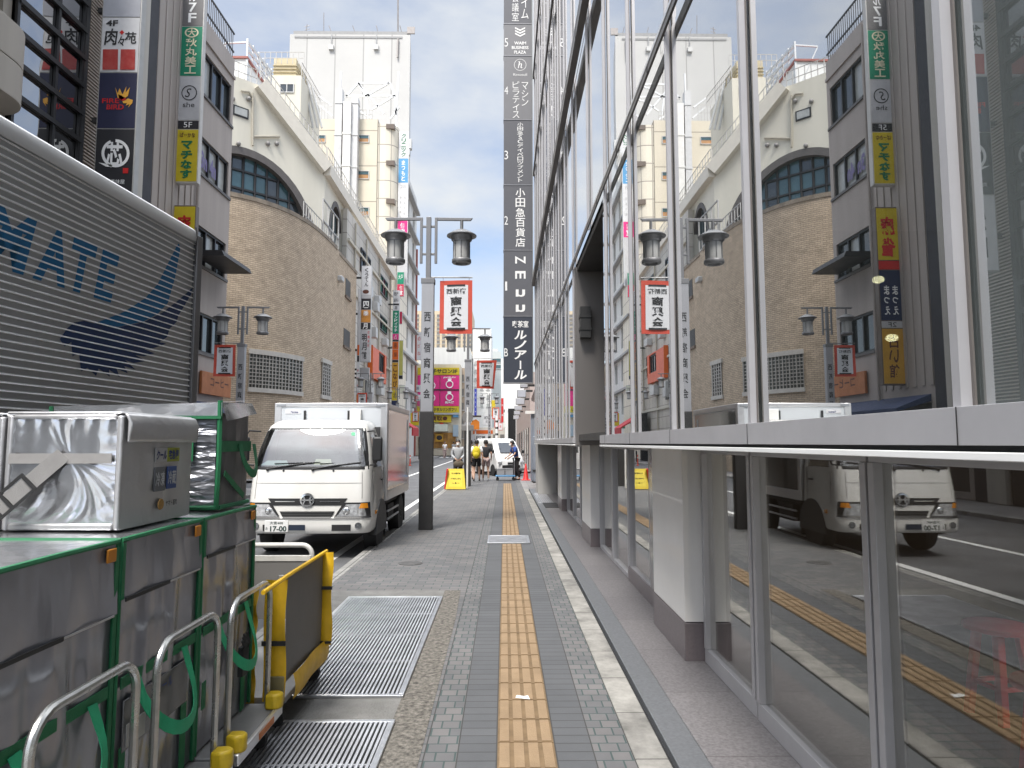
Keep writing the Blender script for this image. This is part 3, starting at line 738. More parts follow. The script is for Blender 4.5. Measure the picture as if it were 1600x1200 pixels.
M_yellow = mat('yellow tarpaulin', (0.76, 0.46, 0.012), 0.5, var=0.18, vs=6, bump=0.6, bs=14)
M_grey_band = mat('grey webbing', (0.33, 0.32, 0.315), 0.7, var=0.1, vs=20, bump=0.3, bs=300)

def soft_box(x0, x1, y0, y1, z0, z1, bulge=0.012, n=10, seed=0):
    """a box whose sheet sides bow and sag a little"""
    rnd = random.Random(seed); ph = [rnd.random() * 6 for _ in range(12)]
    mb = MB()
    def wob(a, b, k): return (bulge * 0.6 * math.sin(PI * a) * (math.sin(21 * a + 2.2 * b + ph[k] + 1.4 * math.sin(4 * b + ph[k + 2])) + 0.6 * math.sin(37 * a - 5 * b + ph[k + 3]) * (1 - 0.5 * b)) * (0.35 + 0.65 * math.sin(PI * b)) if n > 10 else 0) + bulge * (math.sin(PI * a) * math.sin(PI * b) * 0.8 + 0.35 * math.sin(9 * a + ph[k]) * math.sin(7 * b + ph[k + 1]) * math.sin(PI * a) * math.sin(PI * b))
    mb.grid(lambda a, b: (x1 + wob(a, b, 0), y0 + (y1 - y0) * a, z0 + (z1 - z0) * b), n, n)
    mb.grid(lambda a, b: (x0 - wob(a, b, 1), y1 + (y0 - y1) * a, z0 + (z1 - z0) * b), n, n)
    mb.grid(lambda a, b: (x0 + (x1 - x0) * a, y0 - wob(a, b, 2), z0 + (z1 - z0) * b), n, n)
    mb.grid(lambda a, b: (x1 + (x0 - x1) * a, y1 + wob(a, b, 3), z0 + (z1 - z0) * b), n, n)
    mb.grid(lambda a, b: (x0 + (x1 - x0) * a, y0 + (y1 - y0) * b, z1 + wob(a, b, 4)), n, n)
    mb.grid(lambda a, b: (x0 + (x1 - x0) * b, y0 + (y1 - y0) * a, z0), 1, 1)
    return mb

def strap_loop(mb, y0, y1, ztop, drop, x, w=0.032, out=0.05, n=14):
    """a ribbon hanging in a loop between y0 and y1"""
    pts = []
    for i in range(n + 1):
        t = i / n; s = math.sin(PI * t)
        pts.append(Vector((x + out * s, y0 + (y1 - y0) * (0.5 - 0.5 * math.cos(PI * t)) * 1.0, ztop - drop * s ** 0.8)))
    vs = []
    for i, p in enumerate(pts):
        d = (pts[min(i + 1, n)] - pts[max(i - 1, 0)]).normalized()
        sdir = Vector((1, 0, 0)).cross(d).normalized() * w / 2
        vs += [p - sdir + Vector((0, 0, 0)), p + sdir, p + sdir + Vector((0.003, 0, 0)), p - sdir + Vector((0.003, 0, 0))]
    fs = []
    for i in range(n):
        for k in range(4): fs.append((i * 4 + k, i * 4 + (k + 1) % 4, (i + 1) * 4 + (k + 1) % 4, (i + 1) * 4 + k))
    return mb.add(vs, fs)

def cover_box(label, loc, w, seed, strap, pouch=False, keyring=False, lidz=0.80):
    """tall insulated cover standing on a trolley: local x = depth, front at x = 0, y from 0 to w, z from 0"""
    t = thing('insulated_box', label, 'delivery box', 'tall insulated boxes on trolleys', loc)
    H_, D = 1.02, 0.80
    soft_box(-D, 0, 0, w, 0, H_, 0.013, 40, seed).build('body', M_vinyl, t)
    lid = MB()
    lid.grid(lambda a, b: (0.008 + 0.006 * math.sin(14 * a) * (1 - b) + 0.006 * (1 - b), 0.004 + (w - 0.008) * a, lidz + (H_ + 0.006 - lidz) * b), 16, 3)
    lid.grid(lambda a, b: (-D + (D + 0.008) * a, 0.004 + (w - 0.008) * b, H_ + 0.014 + 0.012 * math.sin(PI * a) * math.sin(PI * b)), 8, 8, 1)
    lid.grid(lambda a, b: (-D + (D + 0.008) * a, -0.012, H_ - 0.10 + 0.115 * b + 0.004 * math.sin(20 * a)), 14, 2, 1)
    lo = lid.build('lid', [M_vinyl, M_foil], t)
    MB().box(0.021, 0.026, 0.02, 0.02 + w * 0.5, lidz - 0.008, lidz + 0.006).build('zip', M_black, lo)
    MB().box(0.021, 0.025, 0.02 + w * 0.5 + 0.001, w - 0.03, lidz - 0.004, lidz + 0.002).build('seam', M_foil_soft, lo)
    pp = MB(); r = 0.009
    for yy in (0.004, w - 0.004): pp.tube([(0.006, yy, 0.0), (0.008, yy, 0.5), (0.006, yy, H_ + 0.008)], r, 6)
    pp.tube([(0.010, 0, H_ + 0.010), (0.012, w * 0.5, H_ + 0.013), (0.010, w, H_ + 0.010)], r, 6)
    pp.tube([(0.010, 0.0, H_ + 0.010), (-D, 0.0, H_ + 0.012)], r, 6).tube([(0.010, w, H_ + 0.010), (-D, w, H_ + 0.012)], r, 6)
    pp.box(0.014, 0.0175, 0.0, 0.02, lidz, H_).box(0.012, 0.016, w - 0.022, w, 0.0, H_ - 0.01)
    pp.build('piping', M_green, t)
    gs = MB().box(0.012, 0.0155, 0.03, w - 0.03, 0.505, 0.545).box(0.012, 0.0150, w * 0.06, w * 0.06 + 0.04, 0.18, 0.30).box(0.012, 0.0150, w * 0.78, w * 0.78 + 0.05, 0.0, 0.30)
    gs.build('webbing', M_green, t)
    if strap:
        sm = MB(); strap_loop(sm, *strap, x=0.02, w=0.05, out=0.11); sm.build('carry_strap', M_green_lt, t, smooth=60)
    ob_ = MB().box(0.016, 0.024, w - 0.085, w - 0.03, H_ - 0.055, H_ - 0.008).build('corner_tab', M_orange, t, bevel=0.006)
    if pouch:
        MB().box(0.013, 0.019, 0.05, w - 0.1, 0.28, 0.46).build('document_pouch', mat('clear pouch', (0.17, 0.17, 0.175), 0.2, var=0.2), t, bevel=0.003)
        MB().box(0.0195, 0.022, 0.07, 0.20, 0.29, 0.37).build('label', mat('paper', (0.55, 0.55, 0.53), 0.7), t)
        lettering(t, mat('blue ink', (0.03, 0.06, 0.25), 0.6), [('クール', (0.0225, 0.34, 0.42), RY, UZ, 0.13, 0.04)])
    return t

def trolley(label, y0, y1):
    """platform trolley: deck, rail handle, bumpers and castors; its handle stands on the pavement side"""
    t = thing('platform_trolley', label, 'trolley', 'delivery trolleys in a row', (-1.62, (y0 + y1) / 2, 0.0))
    hw = (y1 - y0) / 2
    dk = MB().box(-0.62, 0.42, -hw, hw, 0.165, 0.205, 0).box(0.42, 0.445, -hw + 0.02, hw - 0.02, 0.16, 0.212, 1)
    dk.build('deck', [mat('deck plastic', (0.22, 0.22, 0.22), 0.5, var=0.2), M_alu], t, bevel=0.006)
    MB().box(0.4455, 0.448, -0.05, 0.16, 0.17, 0.20).build('deck_label', mat('orange label', (0.55, 0.17, 0.03), 0.5), t)
    r = 0.10; a, b, zt = -hw + 0.07, hw - 0.05, 0.86
    pts = [(0.37, a, 0.20), (0.37, a, zt - r)] + [(0.37, a + r - r * math.cos(k * PI / 12), zt - r + r * math.sin(k * PI / 12)) for k in range(1, 7)]
    pts += [(0.37, b - r + r * math.sin(k * PI / 12), zt - r + r * math.cos(k * PI / 12)) for k in range(0, 7)] + [(0.37, b, 0.20)]
    MB().tube(pts, 0.0145, 10).build('handle', mat('tube steel', (0.52, 0.52, 0.50), 0.28, 0.9, var=0.25, vs=12), t)
    for s in (-1, 1):
        bp = MB().prism([(0.375, -0.035), (0.43, -0.04), (0.46, -0.018), (0.46, 0.018), (0.43, 0.04), (0.375, 0.035)], 'xy', 0.207, 0.285)
        o = bp.build('bumper', mat('yellow bumper', (0.68, 0.47, 0.02), 0.4, var=0.2, vs=15), t, bevel=0.012)
        o.location = (0, s * (hw - 0.07), 0)
    for sx_ in (0.33, -0.52):
        for s in (-1, 1):
            c = MB().box(sx_ - 0.03, sx_ + 0.03, s * (hw - 0.09) - 0.035, s * (hw - 0.09) + 0.035, 0.115, 0.165, 0).box(sx_ - 0.02, sx_ + 0.02, s * (hw - 0.09) - 0.032, s * (hw - 0.09) - 0.026, 0.05, 0.115, 0)
            c.box(sx_ - 0.02, sx_ + 0.02, s * (hw - 0.09) + 0.026, s * (hw - 0.09) + 0.032, 0.05, 0.115, 0)
            c.lathe([(0.03, -0.018), (0.056, -0.018), (0.06, -0.01), (0.06, 0.01), (0.056, 0.018), (0.03, 0.018)], (sx_, s * (hw - 0.09), 0.06), 20, 'y', 1)
            c.build('castor', [M_chrome, M_black], t)
    return t
trolley('trolley at the lower left corner carrying the tall box nearest the camera', 1.83, 2.48)
trolley('middle delivery trolley with its tube handle halfway along the row', 2.50, 3.15)
trolley('delivery trolley beside the yellow one, its deck edge and yellow bumpers in view', 3.17, 3.82)
cover_box('tall grey box cut by the left edge, its green lid edge lowest in the row', (-1.37, 1.83, 0.215), 0.65, 1, (0.16, 0.52, 0.52, 0.19), lidz=0.78)
cover_box('tall grey box in the middle of the row with a document pouch and hanging strap', (-1.37, 2.50, 0.215), 0.65, 2, (0.12, 0.50, 0.52, 0.24), pouch=True, lidz=0.82)
c3 = cover_box('tall grey box nearest the yellow trolley with a clip hanging at its strap', (-1.37, 3.17, 0.215), 0.65, 3, (0.16, 0.52, 0.55, 0.26), lidz=0.86)
k = MB()
for i in range(7): k.tube([(0.075, 0.34 + 0.012 * i, 0.40 + 0.014 * (i % 3)), (0.085, 0.35 + 0.012 * i, 0.37 + 0.012 * (i % 2)), (0.07, 0.36 + 0.01 * i, 0.35)], 0.006, 5)
k.box(0.05, 0.075, 0.36, 0.44, 0.22, 0.36)
k.build('clip', M_black, c3)

def foil_fold(a, b):
    """pleats that run out from where the strap pulls the sheet, puckers along the edges"""
    dx, dz = a - 0.56, b - 0.62; r = math.hypot(dx, dz); th = math.atan2(dz, dx)
    t2 = th + 0.30 * math.sin(2.7 * th + 1.0) + 0.22 * math.sin(5.3 * r + 2 * th)
    fan = math.exp(-((th + 1.45) / 0.75) ** 2) + 0.35 * math.exp(-((th - 1.7) / 0.5) ** 2) + 0.25 * math.exp(-((th + 0.2) / 0.35) ** 2)
    tri = abs(((t2 * 1.9 + 0.2) % 1.0) - 0.5) * 2; tri = 0.5 + (tri - 0.5) * fan
    tri2 = abs(((t2 * 5.3 + 0.3) % 1.0) - 0.5) * 2; tri2 = 0.5 + (tri2 - 0.5) * fan
    edge = math.sin(PI * a) * math.sin(PI * b)
    return 0.010 * edge + 0.015 * (tri - 0.5) * min(1, r * 2.4) * min(1, edge * 3) + 0.005 * (tri2 - 0.5) * min(1, r * 2) * min(1, edge * 4) + 0.0025 * math.sin(46 * b + 5 * a) * math.exp(-14 * a) + 0.0025 * math.sin(43 * b) * math.exp(-14 * (1 - a)) + 0.003 * math.sin(40 * a) * math.exp(-9 * (1 - b)) + 0.004 * math.sin(7 * a + 5 * b) * math.sin(9 * b - 3 * a) * edge

# silver cool boxes on top
def cool_box(label, x0, x1, y0, y1, z0, z1, decal_=True, band=True):
    t = thing('cool_box', label, 'cool box')
    soft_box(x0, x1, y0, y1, z0, z1, 0.010, 14, 11).build('body', [M_foil_soft], t)
    MB().grid(lambda a, b: (x0 + 0.018 + (x1 - x0 - 0.036) * a, y0 - 0.010 - foil_fold(a, b), z0 + 0.025 + (z1 - z0 - 0.04) * b), 90, 90).build('foil_panel', M_foil, t)
    fr = MB()
    for a, b, c, d in ((x0, x0 + 0.022, z0, z1), (x1 - 0.022, x1 + 0.001, z0, z1)): fr.box(a, b, y0 - 0.018, y0 + 0.004, c, d)
    fr.box(x0 + 0.022, x1 - 0.022, y0 - 0.018, y0 + 0.004, z0, z0 + 0.026).box(x0 + 0.022, x1 - 0.022, y0 - 0.018, y0 + 0.004, z1 - 0.016, z1 + 0.004)
    fr.build('edging', M_foil_soft, t, bevel=0.008)
    lid = MB()
    lid.prism([(x1 - 0.004, z1 + 0.010), (x1 + 0.014, z1 + 0.004), (x1 + 0.030, z1 - 0.03), (x1 + 0.024, z1 - 0.095), (x1 + 0.012, z1 - 0.105), (x1 + 0.012, z1 - 0.02)], 'xz', y0 - 0.004, y1 + 0.008)
    lid.prism([(x0 - 0.004, z1 + 0.004), (x1 - 0.0045, z1 + 0.004), (x1 - 0.0045, z1 + 0.014), (x0 - 0.004, z1 + 0.014)], 'xz', y0 - 0.016, y1 + 0.004)
    lid.build('lid', M_foil_soft, t, bevel=0.006)
    if band:
        zm = z0 + (z1 - z0) * 0.62
        b = MB().box(x0 + 0.02, x1 - 0.03, y0 - 0.027, y0 - 0.0235, zm - 0.018, zm + 0.02)
        b.build('strap', M_grey_band, t)
        b2 = MB().beam((x0 + 0.52 * (x1 - x0), y0 - 0.030, zm + 0.015), (x0 + 0.06 * (x1 - x0), y0 - 0.075, zm - 0.185), 0.004, 0.058, 0)
        b2.build('loose_strap', M_grey_band, t)
        a, c = Vector((x0 + 0.28 * (x1 - x0), y0 - 0.060, zm - 0.085)), Vector((x0 + 0.0 * (x1 - x0), y0 - 0.086, zm - 0.21))
        bk = MB(); d = (c - a).normalized(); up_ = Vector((0, -1, 0)).cross(d).normalized()
        for s in (-1, 1): bk.beam(a + up_ * 0.036 * s, c + up_ * 0.036 * s, 0.008, 0.010)
        for f in (0.0, 0.55, 1.0):
            q = a.lerp(c, f); bk.beam(q - up_ * 0.04, q + up_ * 0.04, 0.008, 0.012)
        bk.build('buckle', M_black, t)
    if decal_:
        yc, xx = (y0 + y1) / 2 + 0.03, x1 + 0.0175
        def pl(nm, ya, yb, za, zb, m): return MB().box(x1 + 0.012, x1 + 0.0165, ya, yb, za, zb).build(nm, m, t, bevel=0.002)
        pl('badge', yc - 0.105, yc - 0.005, z1 - 0.185, z1 - 0.125, mat('pale badge', (0.42, 0.43, 0.45), 0.5))
        pl('badge', yc - 0.004, yc + 0.105, z1 - 0.185, z1 - 0.125, mat('yellow green badge', (0.30, 0.34, 0.03), 0.5, var=0.3, vs=20))
        pl('badge', yc - 0.105, yc - 0.015, z1 - 0.305, z1 - 0.205, mat('dark grey badge', (0.13, 0.14, 0.16), 0.5))
        pl('badge', yc + 0.0, yc + 0.085, z1 - 0.300, z1 - 0.205, mat('blue badge', (0.035, 0.075, 0.24), 0.5))
        MB().lathe([(0.024, 0.012), (0.022, 0.0165), (0.001, 0.0168)], (x1, yc - 0.04, z1 - 0.36), 16, 'x').build('badge', mat('amber badge', (0.40, 0.22, 0.05), 0.5, var=0.4, vs=60), t)
        lettering(t, mat('navy ink', (0.015, 0.03, 0.14), 0.5), [('クール', (xx, yc - 0.055, z1 - 0.155), RY, UZ, 0.085, 0.04, dict(bold=0.03, shear=0.2)), ('宅急便', (xx, yc + 0.05, z1 - 0.155), RY, UZ, 0.09, 0.042, dict(bold=0.03))])
        lettering(t, mat('pale ink', (0.55, 0.58, 0.62), 0.5), [('冷凍', (xx, yc - 0.06, z1 - 0.255), RY, UZ, 0.075, 0.06, dict(bold=0.02)), ('冷蔵', (xx, yc + 0.0425, z1 - 0.2525), RY, UZ, 0.07, 0.06, dict(bold=0.02))])
        lettering(t, M_ltr_b, [('ヤマト運輸', (xx, yc + 0.045, z1 - 0.36), RY, UZ, 0.10, 0.025, dict(bold=0.02))])
    return rebase(t, ((x0 + x1) / 2, (y0 + y1) / 2, z0))
cool_box('silver foil cool box with badges on its side and a buckled grey strap', -1.885, -1.45, 2.65, 3.22, 1.262, 1.695)
cool_box('silver cool box mostly cut off by the left edge of the photo', -2.40, -1.905, 2.66, 3.22, 1.262, 1.69, False, False)
# dark box with a green edged lid behind it
gb = thing('insulated_box', 'dark silver box with green edging and a lifted lid, highest in the stack', 'delivery box')
soft_box(-2.22, -1.43, 3.44, 3.83, 1.262, 1.72, 0.012, 32, 21).build('body', [sheet_mat('ribbed dark foil', (0.30, 0.31, 0.34), 0.75, 0.3, 1.0, 5.5, (0.6, 0.6, 2.6), 0.03)], gb)
MB().grid(lambda a, b: (-1.414 + 0.006 * math.sin(PI * a), 3.45 + 0.37 * a, 1.27 + 0.47 * b), 10, 10).build('side_sheet', M_vinyl_dk, gb)
l_ = MB().grid(lambda a, b: (-2.24 + 0.84 * a, 3.425, 1.715 + 0.075 * b - 0.02 * (1 - a) * b), 10, 2, 0)
l_.grid(lambda a, b: (-2.24 + 0.84 * a, 3.425 + 0.42 * b, 1.79 - 0.02 * (1 - a) + 0.03 * b * a + 0.008 * math.sin(9 * a) * b), 12, 6, 0)
l_.grid(lambda a, b: (-1.405 + 0.03 * b + 0.01 * math.sin(6 * a), 3.43 + 0.42 * a, 1.79 + 0.02 * a - 0.09 * b + 0.03 * a * b), 8, 4, 0)
l_.build('lid', [M_foil], gb)
e = MB().box(-2.24, -1.40, 3.416, 3.424, 1.708, 1.724)
e.tube([(-1.415, 3.432, 1.27), (-1.408, 3.430, 1.5), (-1.412, 3.432, 1.80)], 0.013, 6)
e.tube([(-1.415, 3.432, 1.272), (-2.2, 3.432, 1.272)], 0.012, 6).tube([(-1.408, 3.44, 1.272), (-1.408, 3.83, 1.272)], 0.012, 6)
e.tube([(-2.24, 3.425, 1.77), (-2.235, 3.42, 1.71)], 0.01, 6)
e.build('piping', M_green, gb)
w = MB().box(-1.404, -1.398, 3.44, 3.83, 1.545, 1.60).box(-1.58, -1.53, 3.415, 3.42, 1.50, 1.63)
strap_loop(w, 3.66, 3.86, 1.585, 0.16, -1.395, 0.045, 0.04)
w.beam((-1.395, 3.47, 1.44), (-1.39, 3.72, 1.31), 0.004, 0.03)
w.build('webbing', M_green, gb)
rebase(gb, (-1.82, 3.63, 1.262))

# ------------------------------------------------------------------ yellow trolley
yt = thing('yellow_trolley', 'yellow edged folding trolley with grey mesh sides standing on the steel grating', 'trolley')
M_mesh_grey = mat('grey mesh sheet', (0.17, 0.165, 0.16), 0.6, var=0.08, vs=3, bump=0.3, bs=400)
M_post = mat('white tube', (0.68, 0.67, 0.64), 0.35, 0.2, var=0.12, vs=10)
x1, ya, yb, za, zb = -1.20, 3.92, 4.70, 0.20, 0.86
sp = MB().grid(lambda a, b: (x1 + 0.012 * math.sin(PI * a) * math.sin(PI * b), ya - 0.03 + (yb - ya - 0.01) * a, za + 0.08 + (zb - za - 0.09) * b), 10, 10)
sp.build('side_sheet', M_mesh_grey, yt)
bd = MB()
def flap(xa_, xb_, y_, z0_, z1_, k): bd.grid(lambda a, b: (xa_ + (xb_ - xa_) * a + 0.005 * math.sin(k * b), y_ - 0.012 * math.sin(PI * a) - 0.005 * math.sin(k * b + 3 * a), z0_ + (z1_ - z0_) * b), 6, 12)
flap(-1.315, -1.195, 3.885, 0.19, 0.84, 7); flap(-1.215, -1.135, 4.655, 0.27, 0.868, 9)
bd.grid(lambda a, b: (x1 + 0.022 + 0.014 * math.sin(PI * b) + 0.006 * math.sin(8 * a), ya + 0.06 + (yb - ya - 0.06) * a, za - 0.035 + 0.14 * b), 14, 6)
bd.tube([(x1 + 0.005, ya - 0.42, zb - 0.01), (x1 + 0.005, ya, zb), (x1 + 0.005, yb + 0.02, zb + 0.005)], 0.012, 8)
bd.grid(lambda a, b: (-1.62 + 0.26 * a, 3.90 + 0.020 * math.sin(10 * a + 24 * b) * (0.4 + 0.6 * b), za - 0.03 + 0.62 * b), 8, 30)
bd.build('yellow_trim', M_yellow, yt)
MB().box(-1.22, -1.13, 4.625, 4.638, 0.63, 0.65).box(-1.22, -1.13, 4.625, 4.638, 0.285, 0.30).box(-1.318, -1.19, 3.858, 3.868, 0.49, 0.515).build('buckle_strap', M_black, yt)
MB().box(-1.275, -1.19, 3.855, 3.866, 0.20, 0.33).build('patch', mat('olive patch', (0.20, 0.17, 0.08), 0.6), yt, bevel=0.004)
rl = MB()
r_ = 0.07; zt_ = 0.885; yy = 4.86
rl.tube([(-2.05, yy, 0.2), (-2.05, yy, zt_ - r_), (-2.05 + r_ * 0.3, yy, zt_ - r_ * 0.3), (-2.05 + r_, yy, zt_), (-1.33 - r_, yy, zt_)] + [(-1.33 - r_ + r_ * math.sin(q * PI / 12), yy, zt_ - r_ + r_ * math.cos(q * PI / 12)) for q in range(1, 7)] + [(-1.33, yy, 0.2)], 0.017, 10)
rl.build('rail', M_post, yt)
for x_, y_ in ((-1.25, ya + 0.03), (-1.23, yb)): MB().tube([(x_, y_, 0.2), (x_, y_, zb - 0.01)], 0.014, 8).build('upright', M_post, yt)
MB().box(-2.03, -1.30, 4.72, 4.735, 0.42, 0.80, 0).box(-2.04, -1.30, 4.715, 4.74, 0.80, 0.835, 1).build('far_sheet', [M_mesh_grey, M_post], yt)
MB().box(-2.03, -2.015, ya + 0.02, 4.72, 0.21, 0.80).build('inner_sheet', M_mesh_grey, yt)
MB().box(-2.05, x1, ya, 4.86, 0.165, 0.20).build('deck', mat('deck plastic', (0.22, 0.22, 0.22), 0.5), yt, bevel=0.006)
for cx in (-1.95, -1.29):
    for cy in (ya + 0.09, 4.76):
        c = MB().box(cx - 0.03, cx + 0.03, cy - 0.03, cy + 0.03, 0.115, 0.165, 0).lathe([(0.03, -0.018), (0.056, -0.018), (0.06, -0.01), (0.06, 0.01), (0.056, 0.018), (0.03, 0.018)], (cx, cy, 0.062), 20, 'y', 1)
        c.build('castor', [M_chrome, M_black], yt)
rebase(yt, (-1.62, 4.38, 0.0))

# ------------------------------------------------------------------ white truck facing the camera
wt_ = thing('delivery_truck', 'white delivery truck facing the camera with an aluminium box body, parked along the kerb', 'truck', None, (-2.86, 10.12, ROADZ))
M_cab = mat('white truck paint', (0.72, 0.71, 0.675), 0.22, var=0.08, vs=2, coat=0.6)
M_ws = mat('windscreen glass', (0.012, 0.014, 0.015), 0.03, var=0.05, spec=1.0, coat=1.0)
_mats['windscreen glass'].node_tree.nodes['Principled BSDF'].inputs['IOR'].default_value = 1.62
G_ws = glass_mat('windscreen glass clear', (0.55, 0.60, 0.58), 0.18, 2.6)
M_trim = mat('black trim', (0.018, 0.018, 0.019), 0.45, var=0.1)
prof = [(0.38, 0.030, 0.88, 0.16), (0.42, 0.0, 0.905, 0.17), (0.60, -0.01, 0.915, 0.18), (0.62, 0.015, 0.91, 0.18), (0.84, 0.02, 0.905, 0.18), (1.0, 0.035, 0.90, 0.18), (1.26, 0.075, 0.885, 0.18), (1.33, 0.09, 0.88, 0.18),
        (1.60, 0.20, 0.84, 0.17), (1.88, 0.335, 0.775, 0.16), (1.95, 0.39, 0.745, 0.16), (2.01, 0.48, 0.70, 0.16), (2.045, 0.62, 0.64, 0.16)]
def prof_at(z):
    for a, b in zip(prof, prof[1:]):
        if a[0] <= z <= b[0]:
            t = (z - a[0]) / (b[0] - a[0]); return [a[i] + (b[i] - a[i]) * t for i in (1, 2, 3)]
    return prof[-1][1:] if z > 1 else prof[0][1:]
def front_y(x, z):
    yf, w, r = prof_at(z); ax = abs(x); bow = 0.05 * (x / w) ** 2
    if ax <= w - r: return yf + bow
    d = min(ax - (w - r), r); return yf + bow + r - math.sqrt(max(r * r - d * d, 0))
cb = MB(); NX = 28
def ring(z):
    yf, w, r = prof_at(z)
    pts = [(-w, 1.22, z)]
    for i in range(NX + 1):
        s = -math.cos(PI * i / NX) if True else 0
        x = w * (0.35 * s + 0.65 * (2 * i / NX - 1)) if False else w * math.sin(PI * (i / NX - 0.5))
        pts.append((x, front_y(x, z), z))
    pts.append((w, 1.22, z)); return pts
zs = [0.38, 0.42, 0.50, 0.60, 0.62, 0.73, 0.84, 0.92, 1.0, 1.13, 1.26, 1.33, 1.46, 1.60, 1.74, 1.88, 1.95, 2.01, 2.045]
rings = [ring(z) for z in zs]; n = len(rings[0])
cb.add([p for r in rings for p in r], [(j * n + i, j * n + i + 1, (j + 1) * n + i + 1, (j + 1) * n + i) for j in range(len(zs) - 1) for i in range(n - 1) if not (1.32 < zs[j] < 1.87 and 5 <= i <= 24)])
cb.add(rings[-1], [tuple(range(n))]); cb.add(rings[0], [tuple(range(n))[::-1]])
cb.add([p for r in rings for p in (r[0], r[-1])], [(2 * j, 2 * j + 1, 2 * j + 3, 2 * j + 2) for j in range(len(zs) - 1)])
cab = cb.build('cab', M_cab, wt_, smooth=40)
def skin(x0f, x1f, z0, z1, nm, m, par, off=0.006, nu=24, nv=6, shape=None):
    """a patch following the cab's front; x given as share of the half width"""
    def fn(a, b):
        z = z0 + (z1 - z0) * b; w = prof_at(z)[1]
        xa, xb = (x0f(b) if callable(x0f) else x0f), (x1f(b) if callable(x1f) else x1f)
        x = w * (xa + (xb - xa) * a); return (x, front_y(x, z) - off, z)
    return MB().grid(fn, nu, nv).build(nm, m, par, smooth=60, fix=False)
for x0_, x1_, z0_, z1_ in ((-0.965, 0.965, 1.30, 1.352), (-0.965, 0.965, 1.872, 1.915), (-0.965, -0.90, 1.352, 1.872), (0.90, 0.965, 1.352, 1.872)): skin(x0_, x1_, z0_, z1_, 'windscreen_seal', M_trim, wt_, 0.005)
ws = skin(-0.925, 0.925, 1.345, 1.890, 'windscreen', G_ws, wt_, 0.009, 30, 10)
M_cabin = mat('cabin trim', (0.035, 0.035, 0.038), 0.7)
MB().box(-0.80, 0.80, 0.16, 0.42, 1.18, 1.335).box(-0.84, 0.84, 1.12, 1.16, 0.9, 1.95).box(-0.84, 0.84, 0.3, 1.12, 0.75, 0.80).box(-0.66, 0.66, 0.5, 1.12, 1.93, 1.95).build('dashboard', M_cabin, wt_, bevel=0.02)
for sx_ in (-0.42, 0.10, 0.48):
    st_ = MB().box(sx_ - 0.22, sx_ + 0.22, 0.86, 1.0, 0.82, 1.50).box(sx_ - 0.13, sx_ + 0.13, 0.90, 0.98, 1.52, 1.74).build('cab_seat', mat('cab seat cloth', (0.09, 0.09, 0.10), 0.9), wt_, bevel=0.04)
sw_ = MB()
for k in range(20):
    a, b = 2 * PI * k / 20, 2 * PI * (k + 1) / 20
    sw_.tube([(-0.42 + 0.20 * math.cos(a), 0.50 + 0.06 * math.sin(a), 1.36 + 0.17 * math.sin(a)), (-0.42 + 0.20 * math.cos(b), 0.50 + 0.06 * math.sin(b), 1.36 + 0.17 * math.sin(b))], 0.014, 6)
sw_.tube([(-0.42, 0.45, 1.25), (-0.42, 0.50, 1.36)], 0.03, 6).box(-0.60, -0.24, 0.49, 0.51, 1.345, 1.375)
sw_.build('steering_wheel', M_black, wt_)
MB().box(-0.10, 0.10, 0.40, 0.42, 1.78, 1.84).build('rear_mirror', M_black, wt_, bevel=0.01)
skin(lambda b: -0.86 + 0.1 * b, lambda b: -0.36 - 0.06 * b, 1.36, 1.43, 'paper', mat('pale blue paper', (0.42, 0.55, 0.58), 0.6), ws, -0.03, 8, 3)
skin(lambda b: 0.05 + 0.03 * b, lambda b: 0.36 - 0.03 * b, 1.37, 1.45, 'paper', mat('cream paper', (0.55, 0.55, 0.40), 0.6), ws, -0.03, 8, 3)
skin(0.70, 0.77, 1.80, 1.85, 'sticker', mat('green sticker', (0.06, 0.42, 0.20), 0.5), ws, 0.0118, 4, 4)
